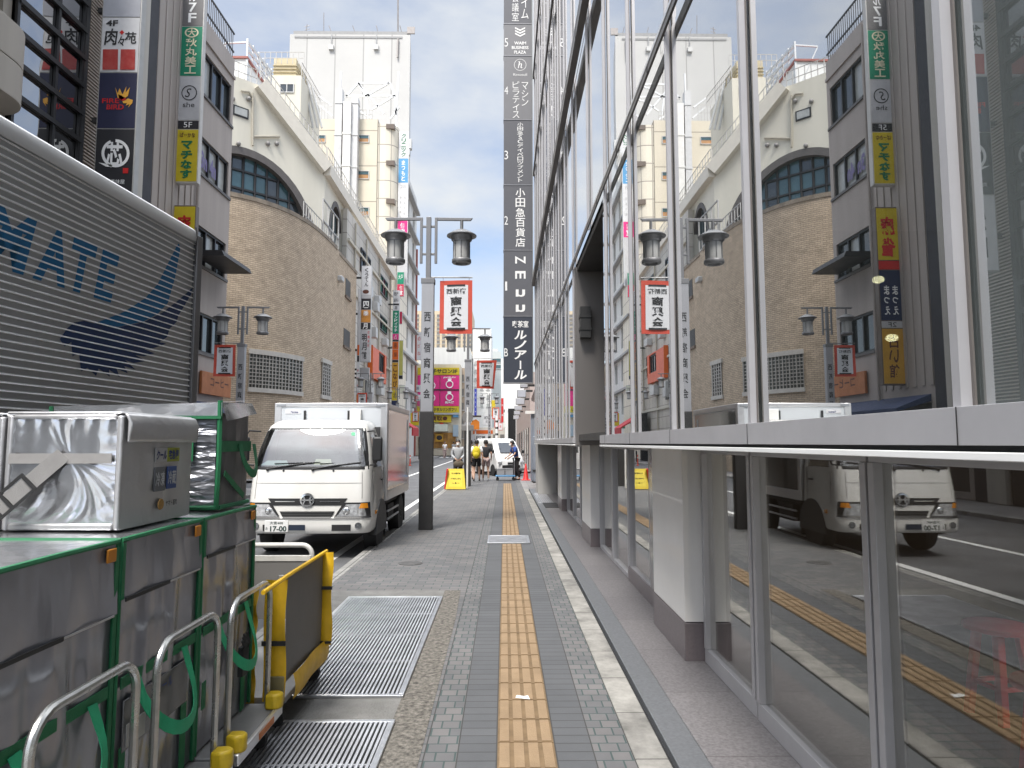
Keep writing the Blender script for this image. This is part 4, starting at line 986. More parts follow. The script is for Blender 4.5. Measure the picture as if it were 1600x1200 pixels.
# grille, lamps, bumper
skin(lambda b: -0.55 - 0.09 * b, lambda b: 0.55 + 0.09 * b, 0.785, 0.885, 'grille', M_trim, wt_, 0.008)
for s in (-1, 1): skin(s * 0.20, s * 0.52, 0.835, 0.846, 'grille_bar', M_chrome, wt_, 0.014, 10, 2)
skin(lambda b: -0.38 - 0.06 * b, lambda b: 0.38 + 0.06 * b, 0.605, 0.70, 'lower_grille', M_trim, wt_, 0.010)
for zz in (0.628, 0.655, 0.68): skin(-0.40, 0.40, zz, zz + 0.008, 'grille_slat', mat('dark grey trim', (0.07, 0.07, 0.07), 0.4), wt_, 0.016, 16, 1)
M_lens = mat('headlamp lens', (0.62, 0.63, 0.64), 0.12, 0.6, var=0.5, vs=22, coat=1.0)
for s in (-1, 1):
    hl = skin(lambda b, s=s: s * (0.42 + 0.16 * b), lambda b, s=s: s * (0.985 - 0.01 * b), 0.605, 0.825, 'headlight', M_trim, wt_, 0.009, 16, 8)
    skin(lambda b, s=s: s * (0.47 + 0.15 * b), lambda b, s=s: s * (0.93 - 0.04 * b), 0.625, 0.80, 'lens', M_lens, hl, 0.013, 14, 8)
    skin(lambda b, s=s: s * (0.82 + 0.03 * b), lambda b, s=s: s * (0.955 - 0.01 * b), 0.74, 0.812, 'indicator', mat('amber lens', (0.75, 0.28, 0.02), 0.2, coat=1.0), hl, 0.016, 8, 5)
    MB().ball((s * 0.56, front_y(s * 0.56, 0.7) - 0.008, 0.70), (0.055, 0.018, 0.055), 8).build('reflector', M_chrome, hl)
    skin(s * 0.40, s * 0.70, 0.42, 0.51, 'bumper_intake', M_trim, wt_, 0.008, 10, 3)
    fx = s * 0.74
    MB().lathe([(0.05, 0.0), (0.05, -0.012), (0.035, -0.014), (0.002, -0.010)], (fx, front_y(fx, 0.49) + 0.004, 0.49), 18, 'y').build('fog_lamp', mat('fog lamp', (0.25, 0.26, 0.27), 0.15, 0.8), wt_)
    skin(s * 0.99, s * 0.90, 0.60, 0.612, 'bumper_seam', M_trim, wt_, 0.006, 8, 1)
skin(-0.9, 0.9, 0.594, 0.604, 'bumper_seam', M_trim, wt_, 0.012, 20, 1)
skin(-0.28, -0.02, 0.43, 0.51, 'bumper_intake', mat('navy plate', (0.02, 0.03, 0.05), 0.4), wt_, 0.009, 6, 2)
skin(-0.86, 0.86, 1.10, 1.106, 'panel_seam', mat('grey seam', (0.22, 0.21, 0.2), 0.6), wt_, 0.0035, 20, 1)
for s in (-1, 1): skin(lambda b, s=s: s * (0.86 - 0.0 * b), lambda b, s=s: s * (0.868), 0.88, 1.27, 'panel_seam', mat('grey seam', (0.22, 0.21, 0.2), 0.6), wt_, 0.0035, 1, 8)
em = MB(); ey = front_y(0, 0.86) - 0.016
for k in range(32):
    a, b = 2 * PI * k / 32, 2 * PI * (k + 1) / 32
    em.hexa([(0.105 * math.cos(a), ey + 0.01, 0.86 + 0.095 * math.sin(a)), (0.105 * math.cos(b), ey + 0.01, 0.86 + 0.095 * math.sin(b)), (0.08 * math.cos(b), ey + 0.01, 0.86 + 0.07 * math.sin(b)), (0.08 * math.cos(a), ey + 0.01, 0.86 + 0.07 * math.sin(a)),
             (0.105 * math.cos(a), ey - 0.008, 0.86 + 0.095 * math.sin(a)), (0.105 * math.cos(b), ey - 0.008, 0.86 + 0.095 * math.sin(b)), (0.08 * math.cos(b), ey - 0.012, 0.86 + 0.07 * math.sin(b)), (0.08 * math.cos(a), ey - 0.012, 0.86 + 0.07 * math.sin(a))])
em.box(-0.078, 0.078, ey - 0.008, ey + 0.012, 0.85, 0.872)
for s in (-1, 1): em.prism([(s * 0.045, 0.805), (s * 0.025, 0.85), (s * 0.025, 0.872), (s * 0.045, 0.918), (s * 0.06, 0.905), (s * 0.045, 0.861), (s * 0.06, 0.815)], 'xz', ey - 0.009, ey + 0.011)
em.build('emblem', M_chrome, wt_)
MB().lathe([(0.10, 0.0), (0.10, 0.012), (0.001, 0.012)], (0, ey + 0.004, 0.86), 32, 'y').build('emblem_back', M_trim, wt_)
pf = front_y(-0.42, 0.48) - 0.02
pl_ = MB().box(-0.60, -0.26, pf, pf + 0.012, 0.405, 0.575).build('number_plate', mat('plate white', (0.72, 0.72, 0.70), 0.4), wt_, bevel=0.006)
M_plate_ink = mat('plate green ink', (0.02, 0.045, 0.04), 0.5)
lettering(pl_, M_plate_ink, [('17-00', (-0.40, pf - 0.003, 0.455), RX, UZ, 0.235, 0.078, dict(bold=0.03)), ('大宮400', (-0.43, pf - 0.003, 0.538), RX, UZ, 0.19, 0.042, dict(bold=0.01)), ('あ', (-0.57, pf - 0.003, 0.46), RX, UZ, 0.03, 0.04)])
for xa, xb, s in ((-0.62, -0.05, 1), (0.05, 0.62, 1)):
    wp = MB().tube([(xa, front_y(xa, 1.31) - 0.02, 1.305), (xa + 0.25, front_y(xa + 0.25, 1.36) - 0.03, 1.35), (xb + 0.12, front_y(xb + 0.1, 1.41) - 0.03, 1.405)], 0.009, 6).ball((xa, front_y(xa, 1.3) - 0.015, 1.30), 0.022, 6)
    wp.beam((xa + 0.10, front_y(xa + 0.1, 1.375) - 0.022, 1.385), (xb + 0.2, front_y(xb + 0.2, 1.40) - 0.022, 1.405), 0.012, 0.014)
    wp.build('wiper', M_trim, wt_)
for x in (-0.38, 0.35): MB().ball((x, front_y(x, 1.29) - 0.004, 1.285), 0.016, 6).build('washer_jet', M_trim, wt_)
# side window, door seams, mirrors
for s in (-1, 1):
    def sidew(a, b, s=s):
        z = 1.32 + 0.50 * b; yf, w, r = prof_at(z); return (s * (w + 0.004), yf + r + 0.10 + (1.08 - yf - r - 0.10) * a, z)
    MB().grid(sidew, 8, 6).build('side_window', M_ws, wt_, fix=False)
    MB().box(s * 0.895, s * 0.909, 1.10, 1.107, 0.62, 1.30).box(s * 0.893, s * 0.909, 0.30, 0.307, 0.80, 1.26).build('door_seam', mat('grey seam', (0.22, 0.21, 0.2), 0.6), wt_)
    MB().box(s * 0.905, s * 0.925, 0.88, 1.02, 1.10, 1.13).build('door_handle', M_trim, wt_, bevel=0.004)
    m = MB().box(s * 0.98 - 0.075, s * 0.98 + 0.075, 0.10, 0.17, 1.42, 1.78).build('mirror', M_trim, wt_, bevel=0.03, seg=3)
    MB().tube([(s * 0.80, 0.30, 1.86), (s * 0.92, 0.16, 1.87), (s * 0.98, 0.135, 1.78)], 0.012, 6).tube([(s * 0.86, 0.22, 1.36), (s * 0.95, 0.14, 1.37), (s * 0.98, 0.135, 1.43)], 0.012, 6).build('mirror_arm', M_trim, m)
    MB().box(s * 0.905, s * 0.93, 0.42, 0.50, 0.62, 0.68).build('side_lamp', mat('amber lens', (0.75, 0.28, 0.02), 0.2), wt_, bevel=0.008)
    # wheel arch
    ar = MB().prism([(0.46, 0.30)] + [(0.95 + 0.45 * math.cos(math.radians(180 - k * 15)), 0.36 + 0.45 * math.sin(math.radians(180 - k * 15))) for k in range(13)] + [(1.40, 0.30)], 'yz', s * 0.80, s * 0.921)
    ar.build('wheel_arch', M_trim, wt_)
# chassis and wheels
MB().box(-0.42, 0.42, 0.3, 3.9, 0.42, 0.72).box(-0.85, 0.85, 1.25, 3.9, 0.66, 0.745).box(0.70, 0.88, 1.75, 2.35, 0.36, 0.64).box(-0.88, -0.7, 1.75, 2.35, 0.36, 0.64).build('chassis', M_black, wt_)
MB().beam((0.90, 1.55, 0.42), (0.90, 2.75, 0.42), 0.02, 0.03).beam((0.90, 1.55, 0.55), (0.90, 2.75, 0.55), 0.02, 0.03).build('side_guard', M_steel, wt_)
for s in (-1, 1):
    for wy in (0.95, 3.15):
        w = MB().lathe([(0.24, -0.10), (0.34, -0.10), (0.36, -0.07), (0.36, 0.07), (0.34, 0.10), (0.24, 0.10)], (s * 0.79, wy, 0.36), 32, 'x').build('wheel', M_black, wt_)
        MB().lathe([(0.24, s * 0.085), (0.22, s * 0.09), (0.15, s * 0.05), (0.09, s * 0.05), (0.07, s * 0.10), (0.001, s * 0.10)], (s * 0.79, wy, 0.36), 24, 'x').build('rim', M_steel, w)
        if s == 1: MB().box(s * 0.66, s * 0.90, wy + 0.44, wy + 0.455, 0.18, 0.70).build('mud_flap', M_black, wt_)
# box body
bx0, bx1, by0, by1, bz0, bz1 = -0.93, 0.92, 1.30, 3.92, 0.745, 2.34
M_box = mat('white box panel', (0.66, 0.69, 0.72), 0.3, 0.25, var=0.04)
M_box_side = mat('polished box side', (0.50, 0.49, 0.47), 0.10, 0.95, var=0.06, vs=1.2)
body = MB().box(bx0, bx1, by0, by1, bz0, bz1, 0).build('box_body', M_box, wt_)
for s, x in ((-1, bx0), (1, bx1)):
    MB().box(x + s * 0.001, x + s * 0.008, by0 + 0.11, by1 - 0.10, bz0 + 0.16, bz1 - 0.10).build('side_skin', M_box_side, body, smooth=0)
bf = MB()
for x in (bx0, bx1 - 0.10):
    bf.box(x - 0.006, x + 0.106, by0 - 0.012, by0 + 0.10, bz0, bz1 + 0.006); bf.box(x - 0.006, x + 0.106, by1 - 0.09, by1 + 0.012, bz0, bz1 + 0.006)
bf.box(bx0 + 0.107, bx1 - 0.107, by0 - 0.010, by0 + 0.08, bz1 - 0.06, bz1 + 0.008)
for x in (bx0 - 0.008, bx1 - 0.05): bf.box(x, x + 0.058, by0 + 0.101, by1 - 0.091, bz1 - 0.075, bz1 + 0.008); bf.box(x, x + 0.058, by0 + 0.101, by1 - 0.091, bz0 - 0.004, bz0 + 0.15)
bf.build('box_frame', M_alu, body, bevel=0.008)
for x in (bx0 + 0.03, bx1 - 0.18): MB().box(x, x + 0.15, by0 - 0.02, by0 - 0.0125, bz1 - 0.05, bz1 - 0.005).build('corner_bracket', M_steel, body, bevel=0.003)
MB().box(bx1 - 0.60, bx1 - 0.42, by0 - 0.09, by0 - 0.002, 2.06, 2.24).build('cooling_unit', M_white, body, bevel=0.01)
for x in (bx0 + 0.48, bx1 - 0.65): MB().box(x, x + 0.03, by0 - 0.03, by0 - 0.002, 2.07, 2.22).build('vent', M_trim, body)
MB().box(bx0 + 0.17, bx0 + 0.42, by0 - 0.008, by0 - 0.002, 2.17, 2.235).build('maker_badge', mat('white badge', (0.72, 0.72, 0.74), 0.4), body, bevel=0.002)
lettering(body, mat('navy ink', (0.015, 0.03, 0.14), 0.5), [('Yanase', (bx0 + 0.32, by0 - 0.0095, 2.2), RX, UZ, 0.13, 0.035, dict(bold=0.02, shear=0.2))])
MB().box(bx1 + 0.009, bx1 + 0.02, by1 - 0.30, by1 - 0.28, 1.05, 2.15).build('door_rod', M_steel, body)
# ------------------------------------------------------------------ lamp posts and banners
M_lamp = mat('lamp post grey', (0.20, 0.20, 0.205), 0.45, 0.5, var=0.08, vs=4)
M_lamp_dk = mat('lamp base charcoal', (0.035, 0.034, 0.034), 0.55, 0.2, var=0.15, vs=5)
M_lamp_pl = mat('silver post face', (0.36, 0.36, 0.375), 0.42, 0.45, var=0.06, vs=3)
M_frost = mat('frosted lamp glass', (0.40, 0.40, 0.39), 0.35, var=0.06)
def lamp_post(label, loc, text=True):
    t = thing('street_lamp', label, 'street lamp', 'twin lantern street lamps', (0, 0, 0))
    MB().box(-0.125, 0.125, -0.09, 0.09, 0.0, 2.17).build('base', M_lamp_dk, t, bevel=0.008)
    po = MB().box(-0.115, 0.115, -0.08, 0.08, 2.17, 4.68, 0).box(-0.128, 0.128, -0.09, 0.09, 4.60, 4.70, 1)
    po = po.build('post', [M_lamp_pl, M_lamp], t, bevel=0.006)
    lettering(po, mat('post ink', (0.03, 0.03, 0.033), 0.6), [('西新宿商興会', (0, -0.0835, 3.23), RX, UZ, 0.135, 1.74, dict(vertical=True, bold=0.02)), ])
    MB().box(-0.045, 0.045, -0.045, 0.045, 4.70, 5.90).box(-0.14, 0.14, -0.018, 0.018, 5.16, 5.20).box(-0.14, 0.14, -0.018, 0.018, 5.70, 5.74).build('mast', M_lamp, t, bevel=0.005)
    for s in (-1, 1):
        MB().box(s * 0.14 - 0.025, s * 0.14 + 0.025, -0.025, 0.025, 5.0, 5.895).prism([(s * 0.166, 5.84), (s * 0.80, 5.835), (s * 0.84, 5.885), (s * 0.166, 5.895)], 'xz', -0.025, 0.025).build('bracket', M_lamp, t, bevel=0.004)
        la = MB().tube([(s * 0.63, 0, 5.835), (s * 0.63, 0, 5.64)], 0.03, 10)
        la.lathe([(0.04, 5.665), (0.10, 5.65), (0.20, 5.60), (0.285, 5.545), (0.285, 5.53), (0.21, 5.525), (0.195, 5.45), (0.165, 5.43), (0.165, 5.415), (0.05, 5.415)], (s * 0.63, 0, 0), 28)
        la.lathe([(0.05, 5.085), (0.172, 5.085), (0.185, 5.07), (0.185, 5.02), (0.17, 5.0), (0.12, 5.0), (0.11, 5.03), (0.05, 5.03)], (s * 0.63, 0, 0), 28)
        for k in range(8):
            a = k * PI / 4; la.tube([(s * 0.63 + 0.158 * math.cos(a), 0.158 * math.sin(a), 5.08), (s * 0.63 + 0.158 * math.cos(a), 0.158 * math.sin(a), 5.42)], 0.007, 5)
        lo = la.build('lantern', M_lamp, t, smooth=50)
        MB().lathe([(0.15, 5.07), (0.152, 5.25), (0.15, 5.425)], (s * 0.63, 0, 0), 24).build('shade', M_frost, lo)
    t.location = loc
    return t
L0 = lamp_post('twin lantern street lamp on the near pavement beside the white truck', (-1.45, 12.9, 0))
lamps = [(-1.36, 25.6, 'twin lantern street lamp standing behind the yellow pavement board'), (-1.30, 60.0, 'small far twin lantern lamp near the end of the right pavement'), (-8.27, 21.6, 'twin lantern street lamp in front of the curved brick wall'),
         (-8.27, 42.5, 'twin lantern lamp on the far side seen just above the white truck box'), (-8.3, 53.5, 'farther twin lantern lamp on the far side, right of the one above the truck box'), (-8.3, 68.0, 'farthest twin lantern lamp along the far side of the street')]
for x, y, lb in lamps: dup(L0, (x, y, 0), None, lb)
M_ban_r = mat('red banner border', (0.55, 0.075, 0.045), 0.7, var=0.12, vs=6)
M_ban_w = mat('white banner cloth', (0.66, 0.67, 0.69), 0.7, var=0.05)
def banner(label, loc, rz=0.0, curl=0.0, w=0.62, h=1.02, arm=1):
    t = thing('street_banner', label, 'banner', 'red and white street banners', (0, 0, 0))
    def cl(a, b, e=0): 
        x = (a - 0.5) * w * (1 - curl * (0.35 * (1 - b)) * a); return (x, 0.03 * math.sin(PI * a + 2 * b) + curl * 0.3 * (1 - b) * a - e, -0.06 - h + h * b)
    MB().grid(lambda a, b: cl(a, b), 14, 14).build('cloth', M_ban_r, t, fix=False)
    MB().grid(lambda a, b: cl(0.13 + 0.74 * a, 0.08 + 0.83 * b, 0.006), 12, 14).build('white_field', M_ban_w, t, fix=False)
    lt = MB()
    put_text(lt, '西新宿', (0, -0.05, -0.06 - h * 0.2), RX, UZ, w * 0.60, h * 0.10, bold=0.01)
    put_text(lt, '商興会', (0, -0.05, -0.06 - h * 0.58), RX, UZ, w * 0.38, h * 0.58, vertical=True, bold=0.035)
    bars = MB()
    for zz, q in ((0.905, 0.018), (0.095, 0.018)): lt.add([cl(0.22, zz - q, 0.012), cl(0.78, zz - q, 0.012), cl(0.78, zz + q, 0.012), cl(0.22, zz + q, 0.012)], [(0, 1, 2, 3)])
    if curl:            # the lettering hangs with the cloth
        lt.v = [(lambda c: (c[0], c[1], z))(cl(min(max(x / w + 0.5, 0), 1), min(max((z + 0.06 + h) / h, 0), 1), 0.012)) for x, y, z in lt.v]
    else: lt.v = [(x, cl(min(max(x / w + 0.5, 0), 1), (z + 0.06 + h) / h, 0.012)[1], z) for x, y, z in lt.v]
    lt.build('lettering', M_ltr_b, t, smooth=0, fix=False)
    MB().tube([(-w / 2 - 0.2 if arm > 0 else -w / 2, 0, 0), (w / 2 if arm > 0 else w / 2 + 0.2, 0, 0)], 0.014, 8).tube([(-w * 0.4, 0, 0), (-w * 0.4, 0, -0.06)], 0.005, 5).tube([(w * 0.4, 0, 0), (w * 0.4, 0, -0.06)], 0.005, 5).build('arm', M_lamp, t)
    t.location = loc; t.rotation_euler = (0, 0, rz)
    return t
B0 = banner('red and white street banner hanging from the nearest lamp post', (-0.92, 12.9, 4.73))
banner('twisted red and white banner on the lamp post behind the yellow board', (-0.66, 25.6, 4.73), 0.0, 0.9, 0.75, 1.05)
banner('red and white banner on the lamp post before the brick wall', (-8.80, 21.6, 4.73), 0.12, 0.0, 0.66, 1.0, -1)
for x, y, lb in ((-8.78, 42.5, 'red and white banner just above the roof of the white truck box'), (-8.78, 68.0, 'small red and white banner beside the yellow sign behind the white truck'), (-0.75, 60.0, 'small far red and white banner over the end of the right pavement'), (-0.72, 72.0, 'lowest of the small far banners near the white van')):
    o = dup(B0, (x, y, 4.73 if y != 72 else 4.2), 0.0, lb)

# ------------------------------------------------------------------ tools for facades
M_wglass = mat('window glass', (0.05, 0.06, 0.065), 0.05, var=0.4, vs=0.7, spec=1.0)
M_wteal = mat('teal window glass', (0.06, 0.12, 0.135), 0.08, var=0.35, vs=0.6, spec=0.9)
M_wpale = mat('curtained window', (0.40, 0.41, 0.39), 0.25, var=0.25, vs=1.5, spec=0.8)
M_frame = mat('dark window frame', (0.03, 0.03, 0.032), 0.45, 0.3, var=0.1)
M_lframe = mat('pale window frame', (0.50, 0.50, 0.49), 0.45, 0.3, var=0.1)
def wall(root, name, m, o, r, W, H_, holes, depth=0.25):
    """a wall with real openings; o = lower left corner seen from outside, r = unit vector to the right; faces r x up"""
    o, r, u = Vector(o), Vector(r), Vector((0, 0, 1)); nrm = r.cross(u)
    A = sorted({0, W, *[h[0] for h in holes], *[h[1] for h in holes]}); Z = sorted({0, H_, *[h[2] for h in holes], *[h[3] for h in holes]})
    mb = MB()
    def q(a, z, d=0.0): return o + r * a + u * z - nrm * d
    for a, b in zip(A, A[1:]):
        for c, d in zip(Z, Z[1:]):
            ma, mz = (a + b) / 2, (c + d) / 2
            if any(h[0] < ma < h[1] and h[2] < mz < h[3] for h in holes): continue
            mb.sheet([q(a, c), q(b, c), q(b, d), q(a, d)])
    for a, b, c, d in holes:
        mb.sheet([q(a, c), q(a, d), q(a, d, depth), q(a, c, depth)]); mb.sheet([q(b, d), q(b, c), q(b, c, depth), q(b, d, depth)])
        mb.sheet([q(b, c), q(a, c), q(a, c, depth), q(b, c, depth)]); mb.sheet([q(a, d), q(b, d), q(b, d, depth), q(a, d, depth)])
    for a in (0, W): mb.sheet([q(a, 0), q(a, H_), q(a, H_, depth), q(a, 0, depth)])
    mb.sheet([q(0, H_), q(W, H_), q(W, H_, depth), q(0, H_, depth)])
    return mb.build(name, m, root, smooth=0, fix=False)
def window(root, o, r, w, h, cols=1, rows=1, fm=None, gms=None, fr=0.05, d=0.06, name='window'):
    """frame with panes; o = lower left corner on the wall plane of the panes"""
    o, r, u = Vector(o), Vector(r), Vector((0, 0, 1)); nrm = r.cross(u)
    mb = MB()
    def bar(a0, a1, z0, z1):
        p = [o + r * a + u * z + nrm * e for z in (z0, z1) for a, e in ((a0, d), (a1, d), (a1, 0), (a0, 0))]
        mb.hexa(p)
    bar(0, w, 0, fr); bar(0, w, h - fr, h); bar(0, fr, fr, h - fr); bar(w - fr, w, fr, h - fr)
    for i in range(1, cols): bar(w * i / cols - fr / 2, w * i / cols + fr / 2, fr, h - fr)
    for j in range(1, rows):
        for i in range(cols): bar(w * i / cols + fr / 2, w * (i + 1) / cols - fr / 2, h * j / rows - fr / 2, h * j / rows + fr / 2)
    f = mb.build(name, fm or M_frame, root, smooth=0)
    gms = gms or [M_wglass]; pb = MB()
    for i in range(cols):
        for j in range(rows):
            k = random.randrange(len(gms))
            pb.sheet([o + r * (w * a) + u * (h * b) + nrm * (0.012 + 0.002 * random.random()) for a, b in ((i / cols, j / rows), ((i + 1) / cols, j / rows), ((i + 1) / cols, (j + 1) / rows), (i / cols, (j + 1) / rows))], k)
    pb.build('pane', gms, f, smooth=0)
    return f
def vsign(name, label, x0, x1, y, z1, z0, panels, frame=None, depth=0.22, cat='sign', group=None, bracket=-0.35, side=None):
    """a column of sign panels facing down the street; panels: (share, material, [text items in panel units])"""
    t = thing(name, label, cat, group)
    w = x1 - x0
    MB().box(x0 - 0.03, x1 + 0.03, y + 0.01, y + depth, z0 - 0.03, z1 + 0.03).build('frame', frame or M_lframe, t, bevel=0.01)
    if bracket:
        for f in (0.12, 0.5, 0.88):
            zz = z0 + (z1 - z0) * f; MB().box(x0 + bracket, x0 - 0.031, y + 0.06, y + 0.16, zz - 0.06, zz + 0.06).build('bracket', M_lamp_dk, t)
    tot = sum(p[0] for p in panels); z = z1
    for sh, m, txt in panels:
        h = (z1 - z0) * sh / tot
        p = MB().box(x0, x1, y, y + 0.009, z - h + 0.015, z - 0.015).build('panel', m, t, smooth=0)
        by = {}
        for it in txt:
            s, cx, cz, ww, hh = it[:5]; tm = it[5] if len(it) > 5 else M_ltr_b; op = it[6] if len(it) > 6 else {}
            by.setdefault(tm.name, (tm, []))[1].append((s, (x0 + w * cx, y - 0.006 - 0.002 * len(by), z - h * (1 - cz)), RX, UZ, w * ww, h * hh, op))
        for tm, its in by.values(): lettering(p, tm, its)
        z -= h
    return rebase(t, ((x0 + x1) / 2, y, z0))
def colm(n, c, **k): return mat(n, c, k.pop('rough', 0.45), **k)
V = dict(vertical=True, bold=0.02); Hb = dict(bold=0.02)

# ------------------------------------------------------------------ balcony building, far left
bb = thing('balcony_building', 'beige building with rounded balcony fronts at the top left edge of the photo', 'building')
M_bal = mat('beige balcony cladding', (0.40, 0.365, 0.32), 0.6, var=0.10, streak=True, vs=2)
def bal(z0, z1, x=-9.38):
    p = [(-14, 9.0), (x - 0.6, 9.0), (x, 9.6)] + [(x - 0.75 + 0.75 * math.cos(math.radians(k * 9)), 12.7 + 0.75 * math.sin(math.radians(k * 9))) for k in range(11)] + [(-14, 13.45)]
    return MB().prism(p, 'xy', z0, z1)
for z0, z1 in ((8.15, 8.86), (8.88, 9.62), (11.3, 12.1), (12.12, 12.9), (4.9, 5.7)): bal(z0, z1).build('balcony', M_bal, bb, bevel=0.01)
MB().box(-16, -10.6, 6, 13.1, 0.02, 16).build('wall', mat('brown wall', (0.15, 0.13, 0.12), 0.7, streak=True), bb)
for z in (6.2, 9.8, 13.0): window(bb, (-10.58, 10.2, z), RY, 2.6, 1.4, 3, 1)
MB().box(-11.0, -10.05, 13.2, 13.44, 0.02, 16).build('end_post', M_bal, bb)
rebase(bb, (-11, 11, 0))

# ------------------------------------------------------------------ dark glass building with louvres
dg_ = thing('glass_building', 'dark glass building with thick black bars between the beige balconies and the restaurant signs', 'building')
G_left = glass_mat('dark mirror glass', (0.10, 0.11, 0.12), 0.30, 2.0, wave=0.02, wscale=0.9)
MB().box(-16, -10.25, 13.47, 17.6, 0.02, 15.5).build('body', mat('dark interior', (0.04, 0.032, 0.032), 0.7), dg_)
ys = [13.5, 14.75, 15.65]; zs_ = [2.6 + 0.672 * 2 * i for i in range(10)]
for a, b in zip(ys, ys[1:]):
    for c, d in zip(zs_, zs_[1:]): MB().box(-10.02, -10.01, a, b, c, d).build('glass_pane', G_left, dg_, smooth=0)
for z in [2.6 + 0.672 * i for i in range(19)]: MB().box(-10.0, -9.91, 13.5, 15.72, z - 0.055, z + 0.055).build('beam', M_frame, dg_)
for yv in ys: MB().box(-10.0, -9.94, yv - 0.04, yv + 0.04, 2.6, 15.3).build('mullion', M_frame, dg_)
MB().box(-10.05, -9.93, 15.66, 15.80, 2.6, 15.3).build('edge_post', M_frame, dg_)
lv = MB(); z = 2.6
while z < 15.3:
    lv.box(-10.06, -9.93, 15.82, 17.4, z, z + 0.035); z += 0.085
lv.build('louvre', mat('beige louvre', (0.42, 0.36, 0.31), 0.55, var=0.1), dg_, smooth=0)
MB().box(-10.2, -10.07, 15.81, 17.5, 2.6, 15.3).build('louvre_back', M_dark, dg_)
MB().box(-10.2, -9.9, 13.5, 17.6, 15.3, 15.9).build('parapet', M_bal, dg_)
MB().box(-10.2, -9.93, 13.5, 17.5, 0.02, 2.6).build('shopfront', mat('dark shopfront', (0.03, 0.028, 0.027), 0.4, var=0.3), dg_)
MB().box(-10.15, -9.85, 17.62, 18.3, 0.02, 15.6).build('pilaster', mat('pale pilaster', (0.50, 0.47, 0.42), 0.6, streak=True, var=0.15), dg_)
MB().box(-10.1, -9.9, 18.35, 18.85, 0.02, 15.6).build('drain_recess', mat('dark recess', (0.03, 0.028, 0.035), 0.6), dg_)
rebase(dg_, (-11, 15.5, 0))
# the restaurant sign column
y1s = 16.0
sx0, sx1 = P(157, 100, Y=y1s).x, P(215, 100, Y=y1s).x
M_sw = colm('white sign face', (0.66, 0.66, 0.67)); M_snight = colm('night sign face', (0.018, 0.020, 0.055)); M_sblk = colm('black sign face', (0.022, 0.022, 0.026))
M_red = colm('sign red', (0.55, 0.02, 0.02)); M_gold = colm('sign gold', (0.70, 0.36, 0.05))
zt = [P(186, v, Y=y1s).z for v in (-40, 27, 113, 201, 300, 420)]
vs_ = vsign('restaurant_sign', 'tall restaurant sign column with a meat shop, a red bird and a white circle panel', sx0, sx1, y1s, zt[0], zt[5],
   [(zt[0] - zt[1], colm('grey sign face', (0.42, 0.43, 0.47)), []),
    (zt[1] - zt[2], M_sw, [('4F', 0.26, 0.89, 0.32, 0.11, M_ltr_b, dict(bold=0.03)), ('肉', 0.25, 0.64, 0.36, 0.30, M_ltr_b, dict(bold=0.02, shear=0.1)), ('々', 0.53, 0.56, 0.18, 0.18, M_ltr_b, dict(bold=0.02)), ('苑', 0.78, 0.62, 0.32, 0.22, M_ltr_b, dict(bold=0.02)), ('◆', 0.54, 0.72, 0.13, 0.09, M_red)]),
    (zt[2] - zt[3], M_snight, [('FIRE', 0.33, 0.49, 0.46, 0.085, M_red, dict(bold=0.02)), ('BIRD', 0.46, 0.38, 0.46, 0.09, M_red, dict(bold=0.02))]),
    (zt[3] - zt[4], M_sblk, [('芯', 0.50, 0.60, 0.45, 0.38, M_ltr, dict(bold=0.03)), ('肉汁香味屋', 0.50, 0.16, 0.62, 0.07, M_ltr)]),
    (zt[4] - zt[5], M_sw, [('焼肉', 0.5, 0.5, 0.5, 0.7, M_ltr_b, V)])], frame=mat('sign box edge', (0.45, 0.44, 0.42), 0.5, 0.3), bracket=-0.25)
pans = [c for c in kids(vs_) if c.name.startswith('panel')]
bx_, bz_, bw_ = 0.0, 0.0, sx1 - sx0
def sign_pt(px, py): p = P(px / 4, py / 4, Y=y1s - 0.013); return (p.x, p.y, p.z)
def sign_poly(pts, m, nm, par): 
    return MB().sheet([sign_pt(*p) for p in pts]).build(nm, m, par, smooth=0)
sign_poly([(720, 545), (735, 580), (748, 552), (765, 590), (790, 540), (785, 580), (812, 545), (800, 600), (775, 615), (760, 625), (735, 610)], M_gold, 'bird_wing', pans[2])
sign_poly([(738, 590), (765, 600), (785, 615), (790, 625), (770, 632), (745, 622)], M_red, 'bird_body', pans[2])
sign_poly([(765, 632), (800, 615), (830, 625), (826, 645), (800, 672), (810, 650), (785, 660), (795, 645), (770, 645)], M_gold, 'bird_tail', pans[2])
mm = mat('raw meat', (0.36, 0.025, 0.025), 0.35, vs=5, dirt=(0.46, 0.10, 0.085))
sign_poly([(643, 308), (738, 308), (735, 435), (640, 435)], mm, 'meat_picture', pans[1]); sign_poly([(755, 308), (846, 308), (842, 435), (750, 435)], mm, 'meat_picture', pans[1])
rg = MB(); cx_, cz_ = 722, 958
for k in range(30):
    a, b = 2 * PI * k / 32 - 0.5 * PI, 2 * PI * (k + 1) / 32 - 0.5 * PI
    rg.sheet([sign_pt(cx_ + r_ * math.cos(t_), cz_ + r_ * math.sin(t_)) for r_, t_ in ((70, a), (88, a), (88, b), (70, b))])
rg.sheet([sign_pt(615, 1015), sign_pt(700, 1030), sign_pt(700, 1045), sign_pt(660, 1040)])
rg.build('circle_mark', M_ltr, pans[3], smooth=0)
sign_poly([(768, 1050), (802, 1050), (800, 1083), (768, 1083)], M_red, 'seal', pans[3])

